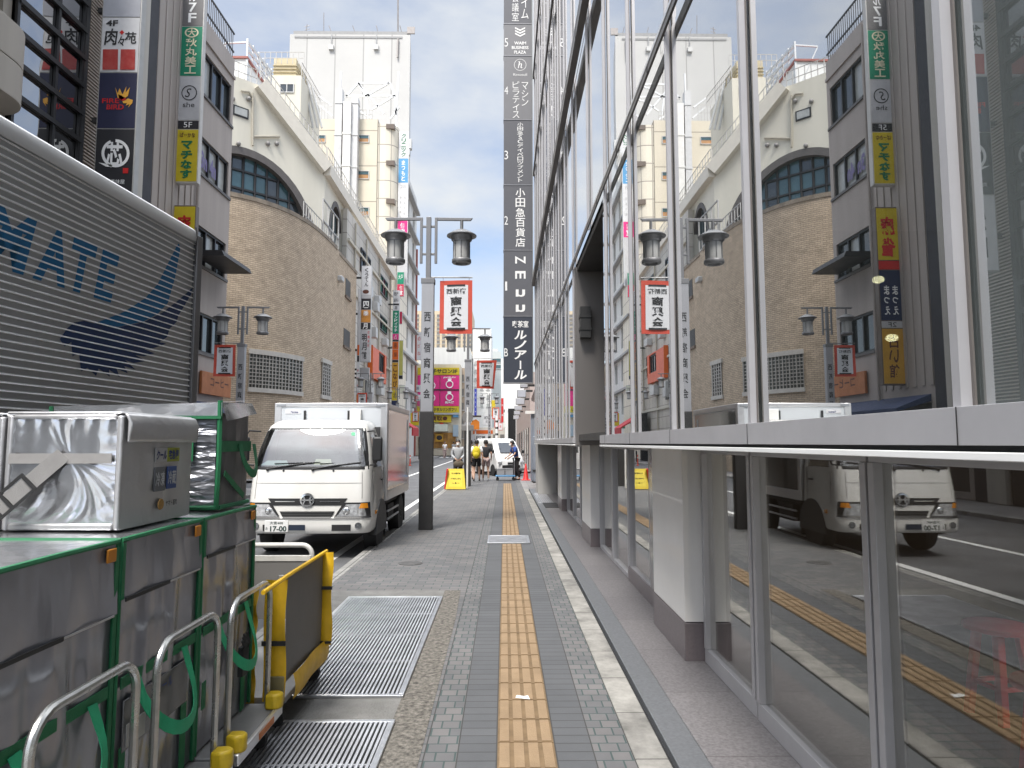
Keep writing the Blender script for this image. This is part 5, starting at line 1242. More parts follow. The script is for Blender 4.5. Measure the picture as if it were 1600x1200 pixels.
# ------------------------------------------------------------------ tan office building
tb = thing('tan_building', 'tan rendered office building with ribbon windows and a roof railing left of the brick wall', 'building')
M_tan = mat('tan render', (0.40, 0.355, 0.325), 0.75, var=0.10, streak=True, vs=2.2, bump=0.2, bs=60)
TX, T0, T1, TH = -10.0, 18.9, 24.45, 15.7
wz = [(13.12, 14.58), (10.42, 11.68), (7.40, 8.68), (4.55, 5.86)]
holes = [(3.12, 5.38, a, b) for a, b in wz] + [(0.3, 5.2, 0.2, 2.7)]
wall(tb, 'wall', M_tan, (TX, T0, 0.02), RY, T1 - T0, TH, holes, 0.16)
MB().box(-20, TX - 0.165, T0, T1 - 0.1, 0.02, TH).prism([(TX - 0.6, T1 - 0.1)] + [(TX - 0.28 + 0.28 * math.cos(math.radians(a)), T1 + 0.28 * math.sin(math.radians(a))) for a in range(0, 91, 15)] + [(-20, T1 + 0.28), (-20, T1 - 0.1)], 'xy', 0.02, TH).build('body', M_tan, tb)
for (a, b), gm in zip(wz, ([M_wpale, M_wglass], [M_wpale], [M_wpale, M_wglass], [M_wglass])):
    wn_ = window(tb, (TX - 0.15, T0 + 3.12, a + 0.02), RY, 2.26, b - a, 3, 1, M_frame, gm, 0.07, 0.10)
    MB().box(TX + 0.001, TX + 0.05, T0 + 3.05, T1 + 0.02, a - 0.07, a + 0.02).build('sill', mat('dark sill', (0.10, 0.09, 0.085), 0.5), wn_)
lettering(tb, mat('purple film', (0.16, 0.13, 0.28), 0.5), [('3n', (TX - 0.07, T0 + 3.55, 11.0), RY, UZ, 0.5, 0.6, dict(bold=0.05)), ('4n', (TX - 0.07, T0 + 4.25, 11.0), RY, UZ, 0.5, 0.6, dict(bold=0.05))])
for i in range(7): MB().box(TX + 0.001, TX + 0.035, T0 + 0.12 + i * 0.40, T0 + 0.26 + i * 0.40, 3.2, TH).build('rib', M_tan, tb, bevel=0.012)
MB().box(TX - 0.05, TX + 0.06, T0 + 3.0, T1 + 0.05, 14.95, 15.05).build('string_course', M_tan, tb)
rl = MB()
for z in (16.0, 16.7): rl.box(TX - 0.05, TX - 0.01, T0, T1, z - 0.03, z + 0.03)
for i in range(38): rl.box(TX - 0.04, TX - 0.02, T0 + 0.05 + i * 0.145, T0 + 0.07 + i * 0.145, TH, 16.7)
rl.build('railing', M_frame, tb, smooth=0)
MB().box(TX + 0.002, TX + 0.9, T0 + 2.9, T1 - 0.2, 7.60, 7.78).prism([(TX + 0.90, 7.78), (TX + 0.98, 7.60), (TX + 0.9, 7.60)], 'xz', T0 + 2.9, T1 - 0.2).build('canopy', M_frame, tb)
MB().box(TX - 0.14, TX - 0.08, T0 + 0.3, T0 + 5.2, 0.2, 2.7).build('shopfront', mat('dark shopfront', (0.03, 0.028, 0.027), 0.4), tb)
MB().prism([(TX + 0.002, 2.95), (TX + 1.0, 2.55), (TX + 1.0, 2.45), (TX + 0.002, 2.75)], 'xz', T0 + 0.3, T0 + 5.4).build('awning', mat('navy awning', (0.02, 0.035, 0.09), 0.7), tb)
MB().tube([(TX + 0.08, T0 + 2.85, 0.1), (TX + 0.08, T0 + 2.85, 15.5)], 0.05, 8).build('drain_pipe', M_tan, tb)
rebase(tb, (-11, 21.7, 0))
os_ = thing('shop_sign', 'orange wooden shop sign on the tan wall above the cart stack', 'sign')
MB().box(TX + 0.03, TX + 0.12, 22.5, 24.9, 3.2, 3.95).build('board', mat('orange board', (0.42, 0.15, 0.05), 0.6, var=0.2, vs=3), os_, bevel=0.01)
lettering(os_, mat('brown ink', (0.10, 0.03, 0.015), 0.6), [('コーヒー', (TX + 0.124, 23.9, 3.65), RY, UZ, 1.5, 0.3, Hb)])
rebase(os_, (TX, 23.7, 3.2))
y2s = 20.35
a0, a1 = P(277, 200, Y=y2s).x, P(310, 200, Y=y2s).x
zz2 = [P(294, v, Y=y2s).z for v in (-60, 41, 119, 188, 202, 284)]
M_sgreen = colm('sign green', (0.006, 0.22, 0.12)); M_syel = colm('sign yellow', (0.60, 0.47, 0.02)); M_sgrey = colm('mid grey sign', (0.15, 0.145, 0.145)); M_spale = colm('pale grey sign', (0.50, 0.50, 0.51)); M_cream = colm('cream ink', (0.75, 0.70, 0.50)); M_ink_g = colm('ink green', (0.01, 0.17, 0.07)); M_brown = colm('brown ink', (0.16, 0.05, 0.02))
vsign('tenant_sign_column', 'slim tenant sign column on the tan building, grey green white and yellow panels', a0, a1, y2s, zz2[0], zz2[5],
  [(zz2[0] - zz2[1], M_sgrey, [('パネル7F', 0.5, 0.45, 0.42, 0.8, M_ltr, V)]),
   (zz2[1] - zz2[2], M_sgreen, [('大', 0.5, 0.87, 0.42, 0.15, M_cream, Hb), ('○', 0.5, 0.87, 0.66, 0.2, M_cream), ('秋丸美工', 0.5, 0.40, 0.60, 0.72, M_cream, V)]),
   (zz2[2] - zz2[3], M_spale, [('◯', 0.5, 0.62, 0.74, 0.34, M_ltr_b), ('she', 0.5, 0.35, 0.55, 0.11, M_ltr_b), ('S', 0.45, 0.62, 0.3, 0.2, M_ltr_b, dict(shear=0.3))]),
   (zz2[3] - zz2[4], M_sblk, [('5F', 0.5, 0.5, 0.4, 0.6, M_ltr)]),
   (zz2[4] - zz2[5], M_syel, [('ばーかな', 0.5, 0.89, 0.72, 0.09, M_brown, Hb), ('マチなす', 0.5, 0.42, 0.58, 0.74, M_ink_g, dict(vertical=True, bold=0.05))])], frame=mat('pale sign frame', (0.60, 0.58, 0.55), 0.5), bracket=-0.3)
zz3 = [P(294, v, Y=y2s).z for v in (322, 405, 420, 500, 512, 600)]
M_navy = colm('sign navy', (0.012, 0.022, 0.07)); M_amber = colm('sign amber', (0.55, 0.30, 0.03))
vsign('tenant_sign_column', 'lower tenant sign column below it, starting with a yellow mahjong panel', a0, a1, y2s, zz3[0], zz3[5],
  [(zz3[0] - zz3[1], M_syel, [('麻雀', 0.5, 0.45, 0.75, 0.80, M_red, dict(vertical=True, bold=0.04))]), (zz3[1] - zz3[2], M_red, []),
   (zz3[2] - zz3[3], M_navy, [('まつえ', 0.3, 0.4, 0.28, 0.6, M_ltr, V), ('まつえ', 0.7, 0.4, 0.28, 0.6, M_ltr, V)]), (zz3[3] - zz3[4], M_spale, [('2F', 0.5, 0.5, 0.4, 0.6)]),
   (zz3[4] - zz3[5], M_amber, [('占い館', 0.5, 0.5, 0.5, 0.8, M_brown, V)])], frame=mat('brown sign frame', (0.13, 0.10, 0.08), 0.5), bracket=-0.3)

# ------------------------------------------------------------------ curved brick building
br = thing('brick_building', 'beige brick building with a curved front and a grille window at the corner', 'building')
M_brick = brick_mat('beige brick', (0.56, 0.45, 0.33), (0.45, 0.36, 0.26), (0.25, 0.20, 0.15), 0.34, 0.09, 0.011, 0.5, axes='hz', var=0.24, nscale=2.2, bump=0.6)
plan = [(-16, 28.9), (-14, 29.1), (-12.6, 29.6), (-11.6, 30.3), (-10.9, 31.1), (-10.35, 32.1), (-9.95, 33.3), (-9.68, 34.8), (-9.55, 36.6), (-9.5, 38.9)]
# a smooth run of points through the plan
def smooth_line(pts, k=6):
    out = []
    for i in range(len(pts) - 1):
        p0, p1, p2, p3 = pts[max(i - 1, 0)], pts[i], pts[i + 1], pts[min(i + 2, len(pts) - 1)]
        for j in range(k):
            t = j / k
            out.append(tuple(0.5 * (2 * p1[c] + (p2[c] - p0[c]) * t + (2 * p0[c] - 5 * p1[c] + 4 * p2[c] - p3[c]) * t * t + (3 * p1[c] - p0[c] - 3 * p2[c] + p3[c]) * t ** 3) for c in (0, 1)))
    return out + [pts[-1]]
curve = smooth_line(plan)
BT = 12.55
bm_ = MB(); n = len(curve)
bm_.add([(x, y, z) for z in (0.02, BT) for x, y in curve], [(i, i + 1, n + i + 1, n + i) for i in range(n - 1)])
flat = [(-9.5, 38.9), (-9.62, 38.92), (-9.62, 44.1), (-10.6, 44.1)]
bm_.add([(x, y, z) for z in (0.02, BT) for x, y in flat], [(i, i + 1, 4 + i + 1, 4 + i) for i in range(3)])
bm_.build('wall', M_brick, br, smooth=30, fix=False)
MB().add([(x, y, BT) for x, y in curve] + [(-9.62, 38.92, BT), (-9.62, 44.1, BT), (-16, 44.1, BT)], [tuple(range(n + 3))]).build('roof', M_concrete, br)
def on_brick(u):
    """the point of the curved plan under picture column u, at eye level"""
    best = None
    for (xa, ya_), (xb, yb_) in zip(curve, curve[1:]):
        for k in range(8):
            x, y = xa + (xb - xa) * k / 8, ya_ + (yb_ - ya_) * k / 8; uu = 788 + F * x / y
            if best is None or abs(uu - u) < best[0]: best = (abs(uu - u), x, y, xb - xa, yb_ - ya_)
    return best[1:]
def band(u0, u1, z0, z1, out0, out1, nm, m, par, k=14):
    pts = []
    for i in range(k + 1):
        x, y, dx, dy = on_brick(u0 + (u1 - u0) * i / k); l_ = math.hypot(dx, dy); nx, ny = dy / l_, -dx / l_
        pts.append((x, y, nx, ny))
    mb = MB()
    for (x, y, nx, ny), (x2, y2, nx2, ny2) in zip(pts, pts[1:]):
        mb.hexa([(x + nx * out1, y + ny * out1, z0), (x2 + nx2 * out1, y2 + ny2 * out1, z0), (x2 + nx2 * out0, y2 + ny2 * out0, z0), (x + nx * out0, y + ny * out0, z0),
                 (x + nx * out1, y + ny * out1, z1), (x2 + nx2 * out1, y2 + ny2 * out1, z1), (x2 + nx2 * out0, y2 + ny2 * out0, z1), (x + nx * out0, y + ny * out0, z1)])
    return mb.build(nm, m, par, smooth=0)
M_lintel = mat('pale lintel', (0.48, 0.455, 0.415), 0.7, var=0.12)
M_grille = mat('grille bars', (0.36, 0.34, 0.31), 0.55, 0.2)
def grille_window(u0, u1, z0, z1, nc, nr):
    w = band(u0, u1, z0, z1, 0.005, 0.02, 'grille_window', mat('dark glass behind grille', (0.05, 0.055, 0.05), 0.15, var=0.3), br)
    for i in range(nc + 1):
        c = u0 + (u1 - u0) * i / nc; band(c - 0.55, c + 0.55, z0, z1, 0.03, 0.07, 'grille_bar', M_grille, w, 1)
    for j in range(1, nr): band(u0, u1, z0 + (z1 - z0) * j / nr - 0.022, z0 + (z1 - z0) * j / nr + 0.022, 0.03, 0.065, 'grille_bar', M_grille, w, 8)
    band(u0 - 1.5, u1 + 1.5, z1, z1 + 0.22, 0.0, 0.10, 'lintel', M_lintel, w); band(u0 - 1.5, u1 + 1.5, z0 - 0.20, z0, 0.0, 0.10, 'sill', M_lintel, w)
grille_window(388, 470, 4.05, 5.55, 16, 9)
grille_window(502, 514, 4.1, 5.8, 4, 9)
band(330, 522, BT - 0.04, BT + 0.16, -0.2, 0.03, 'coping', mat('weathered coping', (0.24, 0.20, 0.155), 0.8, var=0.4, vs=3), br, 30)
MB().box(-10.0, -9.58, 38.95, 44.15, BT - 0.05, BT + 0.16).build('coping', mat('weathered coping', (0.24, 0.20, 0.155), 0.8), br)
for (ua, va, ub, vb) in ((537, 512, 546, 545), (540, 434, 547, 468)):
    p, q = P(ua, va, X=-9.62), P(ub, vb, X=-9.62)
    MB().box(-9.63, -9.60, p.y, q.y, q.z, p.z).build('slit_window', mat('dark slit', (0.035, 0.03, 0.027), 0.5), br); MB().box(-9.62, -9.52, p.y - 0.1, q.y + 0.1, q.z - 0.15, q.z).build('sill', mat('brown sill', (0.16, 0.12, 0.09), 0.7), br)
p = P(531, 436, X=-9.45); MB().box(-9.62, -9.25, p.y - 0.3, p.y + 0.3, p.z - 0.15, p.z + 0.15).build('wall_lamp', M_lframe, br, bevel=0.05)
rebase(br, (-11, 34, 0))

# ------------------------------------------------------------------ cream building with the arched windows above it
cr = thing('cream_building', 'cream building with big arched windows and a sloping parapet above the brick wall', 'building')
M_crm = mat('cream render', (0.64, 0.61, 0.52), 0.75, var=0.08, streak=True, vs=1.0)
M_crm_d = mat('cream shade band', (0.50, 0.475, 0.40), 0.75, var=0.08, streak=True)  # darker cream for the ledges of the shop wing
cB = Vector((-10.75, 40.1, 0)); cA = Vector((-17.6, 33.3, 0)); cd = (cB - cA).normalized(); cn = Vector((cd.y, -cd.x, 0)); CL = (cB - cA).length
def on_face(u, v):
    a = Vector(ray(u, v)); e = Vector((0, 0, EYE)); t = (cA - e).dot(cn) / a.dot(cn); p = e + a * t
    return ((p - cA).dot(cd), p.z)
def face_pt(s, z, out=0.0): return cA + cd * s + cn * out + Vector((0, 0, z))
def face_poly(pts, o0, o1, nm, m, par):
    mb = MB(); k = len(pts)
    mb.add([face_pt(s, z, o1) for s, z in pts] + [face_pt(s, z, o0) for s, z in pts], [tuple(range(k)), tuple(range(k, 2 * k))[::-1]] + [(i, k + i, k + (i + 1) % k, (i + 1) % k) for i in range(k)])
    return mb.build(nm, m, par, smooth=0)
s_mid, z_top = on_face(385, 232); s_r, _ = on_face(497, 352); RW = s_r - s_mid; RH = z_top - 12.4
arch = [(s_mid + RW * math.cos(math.radians(a)), 12.4 + RH * math.sin(math.radians(a))) for a in range(0, 181, 7)]
sA, zA = on_face(405, 133); sB, zB = on_face(497, 262)
out_ = [(0, 0.02), (CL, 0.02)] if False else None
right_side = [(CL, 12.3), (CL, zB), (sA, zA), (0.0, zA)]
poly = [(0.0, 12.3), (arch[-1][0], 12.3)] + arch[::-1] + [(arch[0][0], 12.3)] + right_side
face_poly(poly, -0.6, 0.0, 'wall', M_crm, cr)
ring_o = [(s_mid + (RW + 0.0) * math.cos(math.radians(a)), 12.4 + RH * math.sin(math.radians(a))) for a in range(0, 181, 7)]
ring_i = [(s_mid + (RW - 0.42) * math.cos(math.radians(a)), 12.4 + (RH - 0.42) * math.sin(math.radians(a))) for a in range(180, -1, -7)]
face_poly(ring_o + ring_i, -0.45, 0.06, 'arch_surround', mat('arch grey', (0.10, 0.09, 0.085), 0.6, var=0.2), cr)
aw = MB(); W_ = RW - 0.42
def inside(s, z): return ((s - s_mid) / W_) ** 2 + ((z - 12.4) / (RH - 0.42)) ** 2 < 1
for j in range(1, 5):
    z = 12.4 + j * 1.02; ww = W_ * math.sqrt(max(0, 1 - ((z - 12.4) / (RH - 0.42)) ** 2))
    if ww > 0.3:
        a, b = face_pt(s_mid - ww, z, -0.30), face_pt(s_mid + ww, z, -0.30); aw.beam(a, b, 0.12, 0.11)
for i in range(-6, 7):
    s = s_mid + i * 0.68; hh = (RH - 0.42) * math.sqrt(max(0, 1 - ((s - s_mid) / W_) ** 2))
    if hh > 0.3: aw.beam(face_pt(s, 12.4, -0.29), face_pt(s, 12.4 + hh, -0.29), 0.10, 0.10)
aw_o = aw.build('arch_window', M_frame, cr, smooth=0)
M_curt = mat('cream curtain', (0.36, 0.32, 0.24), 0.6, var=0.45, vs=6)
for i in range(-6, 6):
    for j in range(5):
        s0, z0 = s_mid + i * 0.68 + 0.05, 12.4 + j * 1.02 + 0.05; cells = [(s0, z0), (s0 + 0.58, z0), (s0 + 0.58, z0 + 0.92), (s0, z0 + 0.92)]
        if any(inside(*c) for c in cells):
            m = random.choice([M_wteal, M_wteal, M_wglass] if j >= 2 else [M_curt, M_wglass, M_curt, M_wteal])
            face_poly([(s, z) for s, z in cells if True], -0.36, -0.34, 'pane', m, aw_o)
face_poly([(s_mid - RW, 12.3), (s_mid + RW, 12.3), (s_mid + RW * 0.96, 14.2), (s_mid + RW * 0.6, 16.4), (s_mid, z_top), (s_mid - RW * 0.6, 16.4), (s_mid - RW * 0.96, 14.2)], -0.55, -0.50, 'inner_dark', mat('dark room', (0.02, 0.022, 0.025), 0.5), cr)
# street side with the second arch, then on to the shops
sx_ = cB.x
def street_poly(pts, x0, x1, nm, m, par): return MB().prism(pts, 'yz', x0, x1).build(nm, m, par, smooth=0)
ay, aw2, ah = 42.9, 1.95, 4.6
arch2 = [(ay + aw2 * math.cos(math.radians(a)), 12.3 + ah * math.sin(math.radians(a)) ** 0.8) for a in range(180, -1, -10)]
zP1 = P(601, 426, X=sx_).z
street_poly([(40.1, 12.2), (ay - aw2, 12.2)] + arch2 + [(ay + aw2, 12.2), (46.0, 12.2), (46.0, zB), (40.1, zB)], sx_ - 0.5, sx_, 'wall', M_crm, cr)
street_poly([(q[0], q[1]) for q in arch2] + [((q[0] - ay) * 0.86 + ay, (q[1] - 12.3) * 0.93 + 12.3) for q in arch2[::-1]], sx_ - 0.4, sx_ + 0.05, 'arch_surround', mat('arch grey', (0.10, 0.09, 0.085), 0.6), cr)
street_poly([(ay - aw2, 12.2)] + arch2 + [(ay + aw2, 12.2)], sx_ - 0.45, sx_ - 0.36, 'arch_glass', M_wglass, cr)
for i in range(6):
    yv = ay - 1.4 + i * 0.56; MB().box(sx_ - 0.36, sx_ - 0.2, yv - 0.05, yv + 0.05, 12.3, 12.3 + ah * math.sqrt(max(0.05, 1 - ((yv - ay) / aw2) ** 2)) * 0.93).build('mullion', mat('teal bar', (0.12, 0.16, 0.17), 0.4, 0.3), cr)
# shop wing further down the street
NX0 = -10.3
def win_at(ua, va, ub, vb):
    p, q = P(ua, va, X=NX0), P(ub, vb, X=NX0); return (p.y, q.y, q.z, P(ua, va, X=NX0).z)
wl_ = [(563, 388, 577, 440), (593, 428, 604, 470), (592, 490, 603, 524), (585, 545, 602, 590), (569, 590, 577, 625)]
hs = []
for w4 in wl_:
    y0, y1, z0, z1 = win_at(*w4); z0 = P(w4[2], w4[3], X=NX0).z; z1 = P((w4[0] + w4[2]) / 2, (w4[1] * 0.55 + w4[3] * 0.45) - (w4[3] - w4[1]) * 0.30, X=NX0).z
    hs.append((y0 - 44.1, y1 - 44.1, min(z0, z1 - 1.0), z1))
WT = zP1 + 0.1
wall(cr, 'shop_wing_wall', brick_mat('cream tile', (0.50, 0.47, 0.41), (0.45, 0.42, 0.37), (0.22, 0.20, 0.175), 1.2, 0.9, 0.03, 0.0, axes='yz', var=0.18, nscale=0.5, rough=0.5), (NX0, 44.1, 0.02), RY, 17.9, WT, [], 0.3)
M_rw = mat('maroon window', (0.20, 0.03, 0.045), 0.2, var=0.3); M_gw = mat('green window film', (0.03, 0.16, 0.10), 0.2, var=0.3)
for (a, b, c, d), gm in zip(hs, ([M_wglass], [M_gw, M_rw, M_wglass], [M_gw, M_wglass], [M_wglass], [M_wglass])):
    window(cr, (NX0 + 0.01, 44.1 + a, c), RY, b - a, d - c, 3, 1, M_frame, gm, 0.12, 0.1)
MB().box(-24, NX0 - 0.31, 44.2, 61.9, 0.02, WT).build('body', M_crm, cr)
bp = Vector((sx_ + 0.15, 40.0, zB)); ep = Vector((NX0 + 0.2, 62.0, zP1))
MB().beam(face_pt(sA, zA, 0.15), face_pt(CL, zB, 0.15), 0.5, 0.75).beam(bp + Vector((0, 0, 0)), ep, 0.4, 0.75).build('parapet', mat('pale parapet', (0.66, 0.62, 0.54), 0.65, var=0.08), cr)
rr = MB()
def rail_run(a, b, n, h=1.0):
    a, b = Vector(a), Vector(b)
    for k in range(n + 1):
        p = a.lerp(b, k / n); rr.beam(p, p + Vector((0, 0, h)), 0.04, 0.04)
    for f in (0.5, 1.0): rr.beam(a + Vector((0, 0, h * f)), b + Vector((0, 0, h * f)), 0.035, 0.035)
rail_run(face_pt(sA, zA + 0.35, 0.1), face_pt(CL, zB + 0.35, 0.1), 14); rail_run(bp + Vector((0, 0, 0.37)), ep + Vector((0, 0, 0.37)), 44)
rail_run(face_pt(0.5, zA, -0.3), face_pt(sA, zA, -0.3), 14)
rail_run((-10.3, 34.5, BT + 0.1), (-10.1, 40.5, BT + 0.1), 14, 1.3)
rr.build('railing', mat('grey railing', (0.42, 0.41, 0.39), 0.5, 0.4), cr, smooth=0)
MB().box(-24, sx_ - 0.52, 40.6, 46, 12.0, zB).build('body', M_crm, cr)
# small window, pipe and vents on the cream face
for (ua, va, ub, vb) in ((364, 163, 388, 178),):
    s0, z1 = on_face(ua, va); s1, z0 = on_face(ub, vb)[0], on_face(ua, vb + 1)[1]
    face_poly([(s0, z0), (s1, z0), (s1, z1), (s0, z1)], 0.0, 0.05, 'small_window', M_frame, cr); face_poly([(s0 + 0.08, z0 + 0.08), (s1 - 0.08, z0 + 0.08), (s1 - 0.08, z1 - 0.08), (s0 + 0.08, z1 - 0.08)], 0.05, 0.07, 'small_window', M_wpale, cr)
pm = MB()
for pts in (((376, 143), (388, 144), (393, 152)), ((394, 146), (394, 228)), ((394, 214), (436, 214))): pm.tube([face_pt(*on_face(*q), 0.08) for q in pts], 0.06, 6)
pm.build('drain_pipe', mat('cream pipe', (0.42, 0.39, 0.32), 0.6), cr)
for q in ((363, 155), (388, 155), (372, 225), (418, 225), (432, 225)): 
    c = face_pt(*on_face(*q), 0.06); MB().ball(c, 0.13, 6).build('vent_cap', mat('grey cap', (0.25, 0.24, 0.23), 0.5), cr)
# units, pipes and ledges on the shop wing, and the steel stair frame at the corner
for (u, v, w_, h_) in ((586, 470, 0.9, 0.7), (583, 480, 0.9, 0.7), (572, 455, 1.0, 0.8), (598, 535, 1.2, 0.6), (580, 520, 0.8, 0.8), (590, 610, 1.6, 0.8), (573, 608, 1.0, 1.2)):
    c = P(u, v, X=NX0); MB().box(NX0 + 0.002, NX0 + 0.45, c.y - w_ / 2, c.y + w_ / 2, c.z - h_ / 2, c.z + h_ / 2).build('wall_unit', M_lframe, cr, bevel=0.03)
for yv in (46.2, 50.0, 55.4, 60.8): MB().tube([(NX0 + 0.1, yv, 0.2), (NX0 + 0.1, yv, WT - 0.3)], 0.07, 6).build('drain_pipe', mat('cream pipe', (0.42, 0.39, 0.32), 0.6), cr)
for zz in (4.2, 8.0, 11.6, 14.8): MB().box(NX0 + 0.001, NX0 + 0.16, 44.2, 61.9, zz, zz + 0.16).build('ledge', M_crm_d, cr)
sf = MB()
for y0_, y1_, z0_, z1_ in ((37.6, 41.2, 12.7, 12.7), (37.6, 41.2, 14.0, 14.0), (37.6, 41.2, 15.2, 15.2), (39.2, 43.6, 13.6, 12.7), (39.2, 44.4, 12.75, 12.75)): sf.beam((-10.15, y0_, z0_), (-10.15, y1_, z1_), 0.07, 0.07)
for y_ in (37.6, 38.8, 40.0, 41.2): sf.beam((-10.15, y_, 12.56), (-10.15, y_, 15.2), 0.07, 0.07)
sf.build('stair_frame', mat('grey railing', (0.42, 0.41, 0.39), 0.5, 0.4), cr, smooth=0)
rebase(cr, (-14, 44, 0))
# roof structures
rh = thing('roof_house', 'white roof housing with a slatted frame above the cream building', 'roof structure')
p = P(365, 132, Y=38); q = P(385, 92, Y=38)
MB().box(p.x - 3, q.x, 38, 41, p.z - 0.4, q.z).build('housing', M_white, rh); MB().box(p.x - 3, q.x + 0.1, 37.9, 41, q.z, q.z + 0.12).build('cap', mat('rust red cap', (0.35, 0.12, 0.10), 0.6), rh)
fr_ = MB(); a0_ = P(387, 66, Y=38); b0_ = P(424, 112, Y=46)
for k in range(7):
    d = Vector((0, 0, -0.45 * k)); fr_.beam(a0_ + d, b0_ + d, 0.1, 0.16)
for k in range(6): 
    c = a0_.lerp(b0_, k / 5); fr_.beam(c + Vector((0, 0, 0.2)), c + Vector((0, 0, -4.2)), 0.1, 0.1)
e_ = P(350, 68, Y=38); fr_.beam(a0_, e_, 0.08, 0.08).beam(a0_ + Vector((0, 0, -3)), e_, 0.06, 0.06)
fr_.build('slat_frame', mat('white steel', (0.62, 0.63, 0.64), 0.5, 0.3), rh, smooth=0)
rebase(rh, (-16, 39, 20))
tw = thing('roof_tower', 'cream stair tower with a ribbed water tank on its top', 'roof structure')
p, q = P(410, 190, Y=48), P(471, 118, Y=48)
MB().box(p.x, q.x, 48, 53, 14, q.z).build('tower_wall', M_crm, tw)
ta, tb_ = P(428, 115, Y=48.5), P(464, 92, Y=48.5)
tk = MB().box(ta.x, tb_.x, 48.4, 51, q.z + 0.05, tb_.z)
for k in range(4): tk.box(ta.x - 0.06, tb_.x + 0.06, 48.33, 51.05, q.z + 0.15 + k * 0.26, q.z + 0.22 + k * 0.26)
tk.build('water_tank', mat('cream tank', (0.55, 0.47, 0.30), 0.5), tw, bevel=0.05)
w0, w1 = P(437, 145, Y=48), P(460, 131, Y=48)
window(tw, (w0.x, 47.98, w0.z), RX, w1.x - w0.x, w1.z - w0.z, 2, 1, M_lframe, [M_wglass], 0.06, 0.05)
rr = MB(); rail_run(P(405, 100, Y=47.9), P(475, 100, Y=47.9), 8, 0.9); rr.build('railing', mat('grey railing', (0.42, 0.41, 0.39), 0.5, 0.4), tw, smooth=0); rr = MB(); rail_run(P(471, 118, Y=48), P(500, 165, Y=60), 14, 1.0)
rr.build('railing', mat('grey railing', (0.42, 0.41, 0.39), 0.5, 0.4), tw, smooth=0)
for k in range(3): MB().tube([P(473 + 7 * k, 118 + 9 * k, Y=50), P(489 + 7 * k, 200, Y=50)], 0.09, 6).build('pipe', M_lframe, tw)
rebase(tw, (-14, 50, 14))
for u, v, lb in ((386, 318, 'upright white air conditioner on the brick roof edge'), (424, 332, 'square white air conditioner under the arched window'), (452, 350, 'wide pale air conditioner at the right of the arch foot')):
    c = P(u, v, Y=33.4 + (u - 386) * 0.035); wz_ = {386: 0.42, 424: 0.62, 452: 0.95}[u]; hz_ = {386: 0.95, 424: 0.55, 452: 0.6}[u]
    t = thing('air_conditioner', lb, 'air conditioner', 'air conditioners on the brick roof', (c.x, c.y, BT + 0.17), 0.85)
    MB().box(-wz_ / 2, wz_ / 2, -0.2, 0.2, 0.03, hz_).build('casing', M_white, t, bevel=0.03)
    MB().lathe([(0.19, -0.205), (0.19, -0.215), (0.002, -0.22)], (-0.02, 0, hz_ / 2), 20, 'y').build('fan_grille', M_lframe, t)
    MB().box(-wz_ / 2 + 0.05, -wz_ / 2 + 0.12, -0.18, 0.18, 0.0, 0.03).box(wz_ / 2 - 0.12, wz_ / 2 - 0.05, -0.18, 0.18, 0.0, 0.03).build('foot', M_black, t)
# ------------------------------------------------------------------ signs and buildings further down the left side
M_so = colm('sign orange', (0.62, 0.12, 0.015)); M_spink = colm('sign pink', (0.70, 0.03, 0.22)); M_moon = colm('moon orange', (0.62, 0.27, 0.05), var=0.4, vs=2)
def ux(u, Y): return P(u, 692, Y=Y).x
def vz(v, Y): return P(600, v, Y=Y).z
def vcol(name, label, u0, u1, Y, v0, v1, panels, **k): return vsign(name, label, ux(u0, Y), ux(u1, Y), Y, vz(v0, Y), vz(v1, Y), panels, **k)
vcol('restaurant_sign', 'white black and orange restaurant sign column at the right end of the brick wall', 560.5, 575.5, 44.6, 416, 565,
     [(46, M_sw, [('くうてん', 0.5, 0.62, 0.42, 0.66, M_ltr_b, V), ('●', 0.45, 0.12, 0.7, 0.14, M_brown)]), (5, M_spale, []), (18, M_sblk, [('四', 0.5, 0.45, 0.6, 0.6, M_ltr, Hb)]), (20, M_moon, [('季', 0.5, 0.7, 0.55, 0.45, M_ltr, Hb)]), (11, M_sblk, [('月', 0.45, 0.5, 0.5, 0.8, M_ltr, Hb)]),
      (50, M_spale, [('明月館', 0.38, 0.47, 0.56, 0.82, M_ltr_b, V), ('焼肉冷麺', 0.83, 0.70, 0.22, 0.54, M_red, V)])], bracket=-0.6)
vcol('slim_sign', 'very slim white and red strip sign beside the brick wall corner', 555.5, 558.5, 44.4, 452, 640, [(12, M_sw, []), (40, M_spale, []), (10, M_so, []), (6, M_sblk, []), (30, M_sw, [('居酒屋', 0.5, 0.5, 0.8, 0.7, M_red, V)]), (14, M_moon, [])], bracket=None, depth=0.12)
vcol('tenant_sign_column', 'white green pink orange and yellow tenant sign column right of the orange shopfront', 611, 620.5, 60.3, 454, 634,
     [(10, M_sw, [('8F', 0.5, 0.5, 0.7, 0.6)]), (10, M_sw, [('歯科', 0.5, 0.5, 0.8, 0.6)]), (3, M_sblk, []), (8, M_sw, [('薬', 0.5, 0.5, 0.5, 0.7)]), (36, M_sgreen, [('サンドイッチ', 0.5, 0.5, 0.55, 0.85, M_ltr, V)]), (9, M_spink, [('占', 0.5, 0.5, 0.5, 0.7, M_ltr)]), (3, M_sblk, []), (12, M_so, [('串', 0.5, 0.5, 0.5, 0.7, M_brown)]), (16, M_so, [('揚', 0.5, 0.5, 0.5, 0.6, M_brown)]), (4, M_sblk, []),
      (42, M_amber, [('こなぴ', 0.5, 0.5, 0.75, 0.85, M_brown, V)]), (16, M_syel, [('酒', 0.5, 0.5, 0.6, 0.6)]), (8, M_navy, [])], bracket=-0.5)
